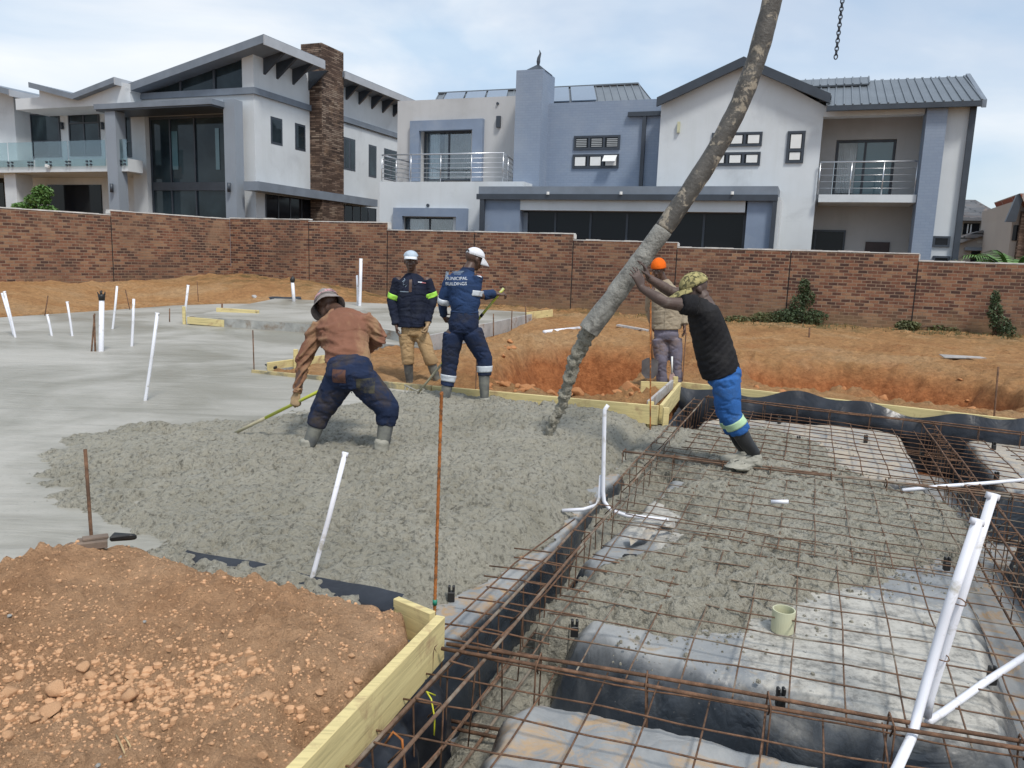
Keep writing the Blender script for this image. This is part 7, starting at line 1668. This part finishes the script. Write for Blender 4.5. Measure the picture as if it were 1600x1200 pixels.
trouser(bm, hipL, knL, anL, (.100, .096, .086, .086, .082), .28); trouser(bm, hipR, knR, anR, (.100, .096, .086, .09, .088), .28); fuse('trousers', bm, .009, 'khaki', T, 3, .012, 9, 12)
boot(T, knL.lerp(anL, .2), anL, Vector((-.1, -1, 0)), 'boot_cem'); boot(T, knR.lerp(anR, .2), anR, Vector((.3, -1, 0)), 'boot_cem')
dome_mesh('cap', T, hd + Zu * .052, Vector((.08, -1, -.05)), Zu, (.087, .104, .074), .10, 'capblue', vis=(.075, .012, .012, 'capvisor'))

# ---------------------------------------------------------------- person 3: man in blue overalls, back to us
D = 8.1
T = thing('person', (P(728, 630, D).x, D, -0.1), 'man in blue overalls with printed back, white cap and reflective bands', 'person')
hd = P(741, 404, D + .08); nck = P(731, 424, D + .03); chs = P(724, 445, D); wst = P(726, 486, D); pel = P(723, 508, D)
hf = Vector((.80, .55, -.28)); hu = Vector((.30, .10, 1))
shL, shR = P(701, 428, D), P(749, 428, D); elL, elR = P(691, 470, D + .02), P(742, 463, D - .02); wrL, wrR = P(693, 494, D + .25), P(775, 459, D + .12)
hipL, hipR = P(708, 520, D), P(737, 519, D); knL, knR = P(704, 568, D + .02), P(756, 561, D + .03); anL, anR = P(695, 627, D - .02), P(757, 626, D)
shL += Vector((.035, 0, -.03)); shR -= Vector((.035, 0, .03))
side = Vector((1, .15, 0)).normalized(); bm = bmesh.new(); headshape(bm, hd, hf, hu, nck)
loft(bm, [(pel, .13, .10), (wst, .12, .09), (chs, .15, .105), (chs.lerp(nck, .6), .13, .08), (nck, .058, .058)], side, 18, .4)
arm(bm, shL, elL, wrL); arm(bm, shR, elR, wrR); leg(bm, hipL, knL, anL); leg(bm, hipR, knR, anR)
hand(bm, wrR, Vector((1, .25, .02)), Vector((.1, .3, -1)), Vector((0, 1, .1)), .9, .18); hand(bm, wrL, Vector((.3, 1, -.6)), Vector((1, 0, 0)), Vector((0, .2, 1)), 1.1, .18)
body = fuse('body', bm, .007, 'skin', T, 2)
bm = bmesh.new()
loft(bm, [(wst - Zu * .05, .158, .125), (wst + Zu * .0, .150, .12), (wst + Zu * .08, .168, .135), (chs, .185, .135), (P(727, 436, D + .01), .155, .118), (P(730, 429, D + .02), .105, .085), (nck + Zu * .012, .072, .072)], side, 24, .08)
sleeve(bm, shL, elL, wrL, .070, .062, .05, .9); sleeve(bm, shR, elR, wrR, .074, .066, .05, .92)
ov = fuse('overall_top', bm, .0085, 'overall', T, 3, .009, 8, 15)
band(ov, shL.lerp(elL, .86), elL.lerp(wrL, .12), .07, .066, 'reflect', fit=ov)
band(ov, shR.lerp(elR, .72), shR.lerp(elR, 1.0), .073, .07, 'reflect', fit=ov)
bm = bmesh.new()
loft(bm, [(wst + Zu * .005, .150, .12), (wst - Zu * .04, .158, .13), (pel, .166, .15), (pel - Zu * .07, .15, .13)], side, 24, .2)
trouser(bm, hipL, knL, anL, (.112, .108, .095, .088, .082), .60); trouser(bm, hipR, knR, anR, (.112, .106, .092, .086, .08), .40)
op = fuse('overall_trousers', bm, .0085, 'overall_d', T, 3, .010, 8, 18)
band(op, knL.lerp(anL, .30), knL.lerp(anL, .47), .087, .084, 'reflect', fit=op); band(op, knR.lerp(anR, .16), knR.lerp(anR, .31), .088, .084, 'reflect', fit=op)
band(op, wst + Zu * .012, wst - Zu * .012, .152, .152, 'overall', name='waist_gather', fit=op)
boot(T, knL.lerp(anL, .52), anL, Vector((-.2, 1, 0)), 'boot_cem', cem=.03); boot(T, knR.lerp(anR, .34), anR, Vector((.3, 1, 0)), 'boot_cem', cem=.03)
bm = bmesh.new(); loft(bm, [(nck + Zu * .0, .075, .075), (nck + Zu * .04, .068, .068)], side, 18, .05); fuse('collar', bm, .007, 'overall_d', ov, 1)
dome_mesh('cap', T, hd + hu.normalized() * .03, hf, hu, (.087, .106, .084), .02, 'capwhite', vis=(.090, .02, .04))
f3 = hf.normalized(); c3 = hd + hu.normalized() * .045 - f3 * .104
mb = MB(); mb.tube([c3 + f3.cross(Zu).normalized() * (.028 * math.cos(a)) + Zu * (.018 * math.sin(a)) for a in np.linspace(0, math.pi, 8)] , .008, 6); mb.build('cap_opening', M['iris'], T, True)
# printed back
def text_on(par, fit, txt, c, size, mat, dirn, up=Zu, off=.004, name='printed_text', rot=0.0, shear=0.0):
    cu = bpy.data.curves.new('t', 'FONT'); cu.body = txt; cu.size = size; cu.align_x = 'CENTER'; cu.align_y = 'CENTER'; cu.offset = 0
    o = bpy.data.objects.new('t', cu); C.objects.link(o); dg = bpy.context.evaluated_depsgraph_get(); dg.update()
    me = bpy.data.meshes.new_from_object(o.evaluated_get(dg)); bpy.data.objects.remove(o); me.name = name
    bm = bmesh.new(); bm.from_mesh(me); bmesh.ops.triangulate(bm, faces=bm.faces); bmesh.ops.subdivide_edges(bm, edges=[e for e in bm.edges if e.calc_length() > size * .25], cuts=2); bm.to_mesh(me); bm.free()
    w0 = wloc(fit); tree = BVHTree.FromPolygons([v.co + w0 for v in fit.data.vertices], [list(p.vertices) for p in fit.data.polygons])
    d = dirn.normalized(); r = d.cross(up).normalized(); u = r.cross(d); o_ = wloc(par)
    r, u = r * math.cos(rot) + u * math.sin(rot), u * math.cos(rot) - r * math.sin(rot)
    for v in me.vertices:
        q = Vector(c) + r * v.co.x + u * v.co.y - d * .4; h = tree.ray_cast(q, d, 1.0); v.co = (h[0] if h[0] is not None else q + d * .4) - d * off - o_
    me.materials.clear(); return link_mesh(name, me, M[mat], par)
dv = Vector((.02, 1, 0))
text_on(ov, ov, 'MUNICIPAL', P(714, 435, D), .046, 'printwhite', dv, rot=.05); text_on(ov, ov, 'BUILDINGS', P(714, 443, D), .046, 'printwhite', dv, rot=.05)
text_on(ov, ov, 'City Council', P(715, 427.5, D), .034, 'printfade', dv, rot=.05) if False else None
surf_patch(ov, ov, P(698.5, 429, D), .030, .062, 'printfade', 'printed_crest', dirn=dv, rot=-.1)
for k in range(3): surf_patch(ov, ov, P(716, 424.0 + 2.0 * k, D), .13 - .03 * k, .005, 'printfade', 'printed_line', dirn=dv, rot=.06)
surf_patch(ov, ov, P(747, 431, D), .05, .016, 'printwhite', 'sleeve_badge', dirn=Vector((-.35, 1, 0)), rot=-.35, off=.006); surf_patch(ov, ov, P(748, 429.5, D), .04, .010, 'printpink', 'sleeve_badge', dirn=Vector((-.35, 1, 0)), rot=-.35, off=.007)
# his rake: handle from the right hand down past his front to the head on the left
hh = P(795, 447, D + .16); rb_ = G(655, 612, .06)
mb0 = P(776, 464, D + .14)
T2 = thing('rake', rb_, 'rake with yellow handle held by the man in blue overalls, bent tines in the concrete', 'rake')
mb = MB(); mb.tube([rb_, rb_.lerp(mb0, .3)], .013, 10); mb.build('handle_end', M['polecem'], T2, True)
mb = MB(); mb.tube([rb_.lerp(mb0, .3), mb0, mb0 + (mb0 - rb_).normalized() * .12], .0145, 10); hn = mb.build('handle', M['yellowpole'], T2, True)
mb = MB(); d_ = (mb0 - rb_).normalized(); c_ = rb_.lerp(mb0, .80); mb.tube([c_, c_ + d_ * .04], .017, 10); mb.build('grip_band', M['black'], hn, True)
mb = MB(); ax = Vector((.93, -.1, -.10)).normalized()
mb.tube([rb_ - ax * .17 + Zu * .05, rb_ - ax * .06 + Zu * .015, rb_, rb_ + ax * .18 - Zu * .01], .010, 6)
for k in range(9):
    q = rb_ + ax * (-.15 + .042 * k) + Zu * (.035 if k < 2 else .0); mb.tube([q, q + Vector((-.01, -.03, -.03)), q + Vector((.0, -.045, -.075))], [.007, .006, .004], 5)
mb.build('rake_head', M['cem'], T2, True)

# ---------------------------------------------------------------- person 4: orange beanie
D = 9.85
T = thing('person', (P(1043, 600, D).x, D, -0.1), 'man in orange beanie, beige shirt and washed grey trousers standing behind the pit corner', 'person')
hd = P(1029, 420, D - .03); nck = P(1036, 440, D + .02); chs = P(1040, 462, D); wst = P(1041, 500, D); pel = P(1041, 523, D)
hf = Vector((-.45, -.85, -.35)); hu = Vector((-.05, -.1, 1))
shL, shR = P(1014, 449, D), P(1065, 449, D); elL, elR = P(1015, 482, D + .1), P(1069, 484, D + .02); wrL, wrR = P(1020, 505, D + .12), P(1069, 508, D - .06)
hipL, hipR = P(1030, 530, D), P(1053, 530, D); knL, knR = P(1033, 565, D - .02), P(1056, 565, D - .02); anL, anR = P(1034, 600, D), P(1058, 600, D)
shL += Vector((.04, 0, -.025)); shR -= Vector((.04, 0, .025))
side = Vector((1, 0, 0)); bm = bmesh.new(); f_, u_, r_ = headshape(bm, hd, hf, hu, nck)
loft(bm, [(pel, .13, .10), (wst, .12, .09), (chs, .15, .105), (chs.lerp(nck, .5), .11, .07), (nck, .056, .056)], side, 18, .4)
arm(bm, shL, elL, wrL); arm(bm, shR, elR, wrR); leg(bm, hipL, knL, anL); leg(bm, hipR, knR, anR)
hand(bm, wrR, P(1070, 520, D - .08) - wrR, Vector((-1, 0, 0)), Vector((-.1, -1, 0)), .5); hand(bm, wrL, Vector((.1, -.3, -1)), Vector((1, 0, 0)), Vector((0, -1, 0)), .5)
body = fuse('body', bm, .0075, 'skin', T, 2); eyes(body, hd, f_, u_, r_)
bm = bmesh.new()
loft(bm, [(P(1041, 514, D), .195, .14), (wst, .19, .14), (P(1041, 480, D), .19, .135), (chs, .19, .13), (P(1039, 454, D), .165, .115), (P(1038, 447, D + .01), .115, .085), (nck + Zu * .01, .07, .068)], side, 24, .08)
sleeve(bm, shL, elL, wrL, .070, .060, .052, .95); sleeve(bm, shR, elR, wrR, .070, .060, .052, .95)
sh = fuse('shirt', bm, .009, 'beigeshirt', T, 3, .009, 8, 22)
surf_patch(sh, sh, P(1037, 487, D), .012, .42, 'beigeshirt', 'button_placket', off=.007); surf_patch(sh, sh, P(1052, 457, D), .08, .012, 'beigeshirt', 'pocket_flap', off=.007, rot=.2)
bm = bmesh.new(); loft(bm, [(P(1041, 506, D), .15, .12), (pel, .162, .13), (pel - Zu * .06, .15, .12)], side, 22, .3)
trouser(bm, hipL, knL, anL, (.102, .096, .086, .08, .078), .95); trouser(bm, hipR, knR, anR, (.102, .096, .086, .08, .078), .95); fuse('trousers', bm, .009, 'greyjeans', T, 3, .010, 6, 25)
boot(T, knL.lerp(anL, .6), anL, Vector((-.2, -1, 0)), 'boot'); boot(T, knR.lerp(anR, .6), anR, Vector((.2, -1, 0)), 'boot')
dome_mesh('beanie', T, hd + u_ * .028, f_ + u_ * .18, hu - hf * .22, (.090, .112, .110), -.12, 'beanie')
# shovel and small tool in front of him
mb = MB(); q = P(1018, 590, D - .3); T2 = thing('shovel', q, 'shovel standing blade down against the legs of the man in the beanie', 'shovel')
mb.tube([P(1016, 480, D - .25), P(1018, 560, D - .28)], .016, 8); mb.build('handle', M['rust'], T2, True)
mb = MB(); bl = [(-.10, .0), (-.105, .16), (-.04, .20), (.04, .20), (.105, .16), (.10, .0), (.05, -.06), (-.05, -.06)]; mb.prism([P(1015, 584, D - .28) + Vector((x, .01 * abs(x) * 10, z)) for x, z in bl], Vector((0, .008, 0))); mb.build('blade', sm('grey steel blade', (.14, .13, .13), .5, .3, 5, 20, .2, metal=.5), T2)
T2 = thing('trowel', P(1051, 590, D - .35), 'white handled pointing trowel stuck upright beside the grey plank', 'trowel')
mb = MB(); mb.tube([P(1050, 557, D - .35), P(1050, 583, D - .35)], .012, 8); mb.build('handle', M['white'], T2, True)
mb = MB(); mb.prism([P(1050, 579, D - .35), P(1057, 590, D - .35), P(1053, 602, D - .35), P(1046, 599, D - .35), P(1046, 588, D - .35)], Vector((0, .01, 0))); mb.build('blade', sm('pinkish steel blade', (.42, .30, .28), .5, .3, 5, 20, .2), T2)

# ---------------------------------------------------------------- person 5: black shirt, leaning, pushing the hose
D = 6.02
T = thing('person', (P(1172, 715, D).x, D, -0.08), 'leaning man in black t-shirt, royal blue trousers and camouflage cap pushing the concrete hose', 'person')
hd = P(1086, 451, D + .02); nck = P(1098, 466, D); chs = P(1104, 495, D); wst = P(1117, 550, D); pel = P(1131, 583, D)
hf = Vector((-.90, -.12, -.42)); hu = Vector((-.36, 0, .92))
shN, shF = P(1083, 478, D - .16), P(1092, 470, D + .19); elN, elF = P(1040, 473, D - .12), P(1048, 456, D + .18); wrN, wrF = P(1002, 450, D - .02), P(1013, 434, D + .14)
hipN, hipF = P(1133, 590, D - .09), P(1133, 590, D + .10); knN, knF = P(1140, 648, D - .10), P(1136, 645, D + .12); anN, anF = P(1178, 712, D - .09), P(1164, 708, D + .14)
side = Vector((0, 1, 0)); bm = bmesh.new(); headshape(bm, hd, hf, hu, nck)
loft(bm, [(pel, .13, .11), (wst, .13, .105), (chs, .155, .11), (chs.lerp(nck, .6), .13, .08), (nck, .060, .060)], side, 18, .4)
ra = (.054, .045, .043, .029)
arm(bm, shN, elN, wrN, 1, ra); arm(bm, shF, elF, wrF, 1, ra); leg(bm, hipN, knN, anN); leg(bm, hipF, knF, anF)
hand(bm, wrN, P(992, 422, D - .02) - wrN, Vector((-.55, .8, .1)), Vector((.8, .5, .1)), .30, .20, .16, .75, 1.05)
hand(bm, wrF, P(1004, 408, D + .10) - wrF, Vector((-.85, -.1, .3)), Vector((-.3, -.9, .0)), .35, .20, .14, .6, 1.05)
body = fuse('body', bm, .0065, 'skin_dusty', T, 2)
bm = bmesh.new()
loft(bm, [(P(1127, 583, D), .185, .150), (P(1119, 560, D), .18, .155), (P(1112, 530, D), .185, .150), (P(1103, 503, D), .20, .135), (P(1098, 483, D), .205, .115), (P(1096, 473, D), .13, .085), (nck + Vector((0, 0, .0)), .072, .070)], side, 26, .08)
sleeve(bm, shN + Vector((.02, .03, 0)), shN.lerp(elN, .42), shN.lerp(elN, .43), .084, .080, .080, .2); sleeve(bm, shF + Vector((.02, -.03, 0)), shF.lerp(elF, .42), shF.lerp(elF, .43), .084, .080, .080, .2)
fuse('t_shirt', bm, .0085, 'blackshirt', T, 3, .007, 5, 31)
bm = bmesh.new(); loft(bm, [(P(1126, 566, D), .155, .125), (pel, .165, .135), (pel - Zu * .07 + Vector((.01, 0, 0)), .155, .13)], side, 24, .3)
trouser(bm, hipN, knN, anN, (.108, .100, .090, .088, .086), .42); trouser(bm, hipF, knF, anF, (.108, .100, .090, .086, .084), .42)
tr = fuse('trousers', bm, .0085, 'royal', T, 3, .011, 8, 35)
band(tr, knN.lerp(anN, .12), knN.lerp(anN, .27), .094, .090, 'reflect_g', fit=tr); band(tr, knF.lerp(anF, .12), knF.lerp(anF, .27), .092, .088, 'reflect_g', fit=tr)
boot(T, knN.lerp(anN, .40), anN, Vector((-.85, -.15, 0)), 'boot'); boot(T, knF.lerp(anF, .40), anF, Vector((-.95, .1, 0)), 'boot', cem=.02)
bm = bmesh.new(); f = Vector((-.97, -.15, 0)).normalized(); ell(bm, anN + f * .07 - Zu * .055, f, f.cross(Zu), Zu, .145, .060, .048, 3); ell(bm, anN - Zu * .03, f, f.cross(Zu), Zu, .062, .056, .060, 3); ell(bm, anN + f * .13 - Zu * .085, f, f.cross(Zu), Zu, .12, .10, .035, 3)
fuse('cement_coating', bm, .009, 'cem', T, 2, .016, 12, 4)
dome_mesh('cap', T, hd + hu.normalized() * .028, hf, hu, (.092, .116, .100), .05, 'camo', vis=(.135, .008, .015), wr=.004)

# ================================================================== CONCRETE HOSE, STREAM, CHAIN
DH = 6.25
hp = [(1140, -760), (1190, -500), (1217, -280), (1220, -130), (1210, -20), (1194, 50), (1176, 110), (1152, 170), (1122, 228), (1090, 280), (1055, 332), (1018, 384), (985, 428), (955, 470), (934, 497), (920, 517)]
pts = [P(u, v, DH + .10 * (i - 3) / 13) for i, (u, v) in enumerate(hp)]
def cat(pts, n=6):
    out = []
    for i in range(len(pts) - 1):
        p0 = pts[max(i - 1, 0)]; p1 = pts[i]; p2 = pts[i + 1]; p3 = pts[min(i + 2, len(pts) - 1)]
        for k in range(n):
            t = k / n; out.append(0.5 * ((2 * p1) + (p2 - p0) * t + (2 * p0 - 5 * p1 + 4 * p2 - p3) * t * t + (3 * p1 - p0 - 3 * p2 + p3) * t ** 3))
    return out + [pts[-1]]
cp = cat(pts, 14); T = thing('concrete_hose', cp[-1], 'thick worn black concrete pump hose hanging diagonally, cement grey at its lower end', 'hose')
M['hose'] = sm('worn rubber hose', (0.075, 0.070, 0.062), 0.6, 0.4, 7, 40, 0.8, 0.012, dirt=(0.30, 0.26, 0.20), dsc=10, dlo=0.53, dhi=0.60)
M['hose_c'] = sm('hose under grey cement', (0.25, 0.245, 0.22), 0.6, 0.35, 6, 30, 1.0, 0.02, dirt=(0.14, 0.135, 0.12), dsc=9, dlo=0.48, dhi=0.6)
def skinned(name, pts, rads, mat, par, n=28, amp=.003, seed=0, sc=12):
    mb = MB(); mb.tube(pts, rads, n); o = mb.build(name, M[mat], par, True); me = o.data
    nv = len(me.vertices); co = np.empty(nv * 3); me.vertices.foreach_get('co', co); co = co.reshape(-1, 3); nr = np.empty(nv * 3); me.vertex_normals.foreach_get('vector', nr); nr = nr.reshape(-1, 3)
    g = fbm(co[:, 0] * sc + co[:, 1] * sc * .7 + seed, co[:, 2] * sc - co[:, 1] * sc, 5 + seed, 4); co += nr * (g * amp)[:, None]; me.vertices.foreach_set('co', co.ravel()); me.update(); return o
k0 = int(len(cp) * .70)
skinned('hose_body', cp[:k0 + 1], [.075 + .002 * math.sin(i * .37) for i in range(k0 + 1)], 'hose', T, amp=.005)
skinned('hose_end', cp[k0:], [.075 + .014 * min(1, i / 60) + .0015 * math.sin(i * .5) for i in range(len(cp) - k0)], 'hose_c', T, amp=.008, seed=3)
st = [(926, 505), (915, 528), (903, 552), (893, 580), (884, 610), (874, 640), (862, 664), (856, 684), (852, 694)]
sp_ = cat([P(u, v, DH + .10 + .03 * i) for i, (u, v) in enumerate(st)], 10)
rs = [.066 - .034 * (i / len(sp_)) ** .8 + (.03 if i > len(sp_) - 8 else 0) * .5 for i in range(len(sp_))]
o = skinned('concrete_stream', sp_, rs, 'fresh', None, 26, .034, 8, 30)
tag(o, 'ropy stream of wet grey concrete falling from the hose end', 'concrete', kind='stuff')
# chain
T = thing('chain', P(1306, 88, 6.2), 'short length of steel chain hanging at the top of the picture', 'chain')
cps = [P(1321 - (v + 40) * .117, v, 6.2) for v in np.arange(-330, 92, 6.2)]
for i in range(len(cps) - 1):
    a, b = cps[i], cps[i + 1]; d = (b - a).normalized(); s = Vector((1, 0, 0)) if i % 2 else Vector((0, 1, 0)); ln = (b - a).length * .68; mb = MB()
    mb.tube([a.lerp(b, .5) + d * (ln * math.cos(t)) + s * (.013 * math.sin(t)) for t in np.linspace(0, 2 * math.pi, 13)], .0046, 6); mb.build('chain_link', M['darktrim'], T, True)
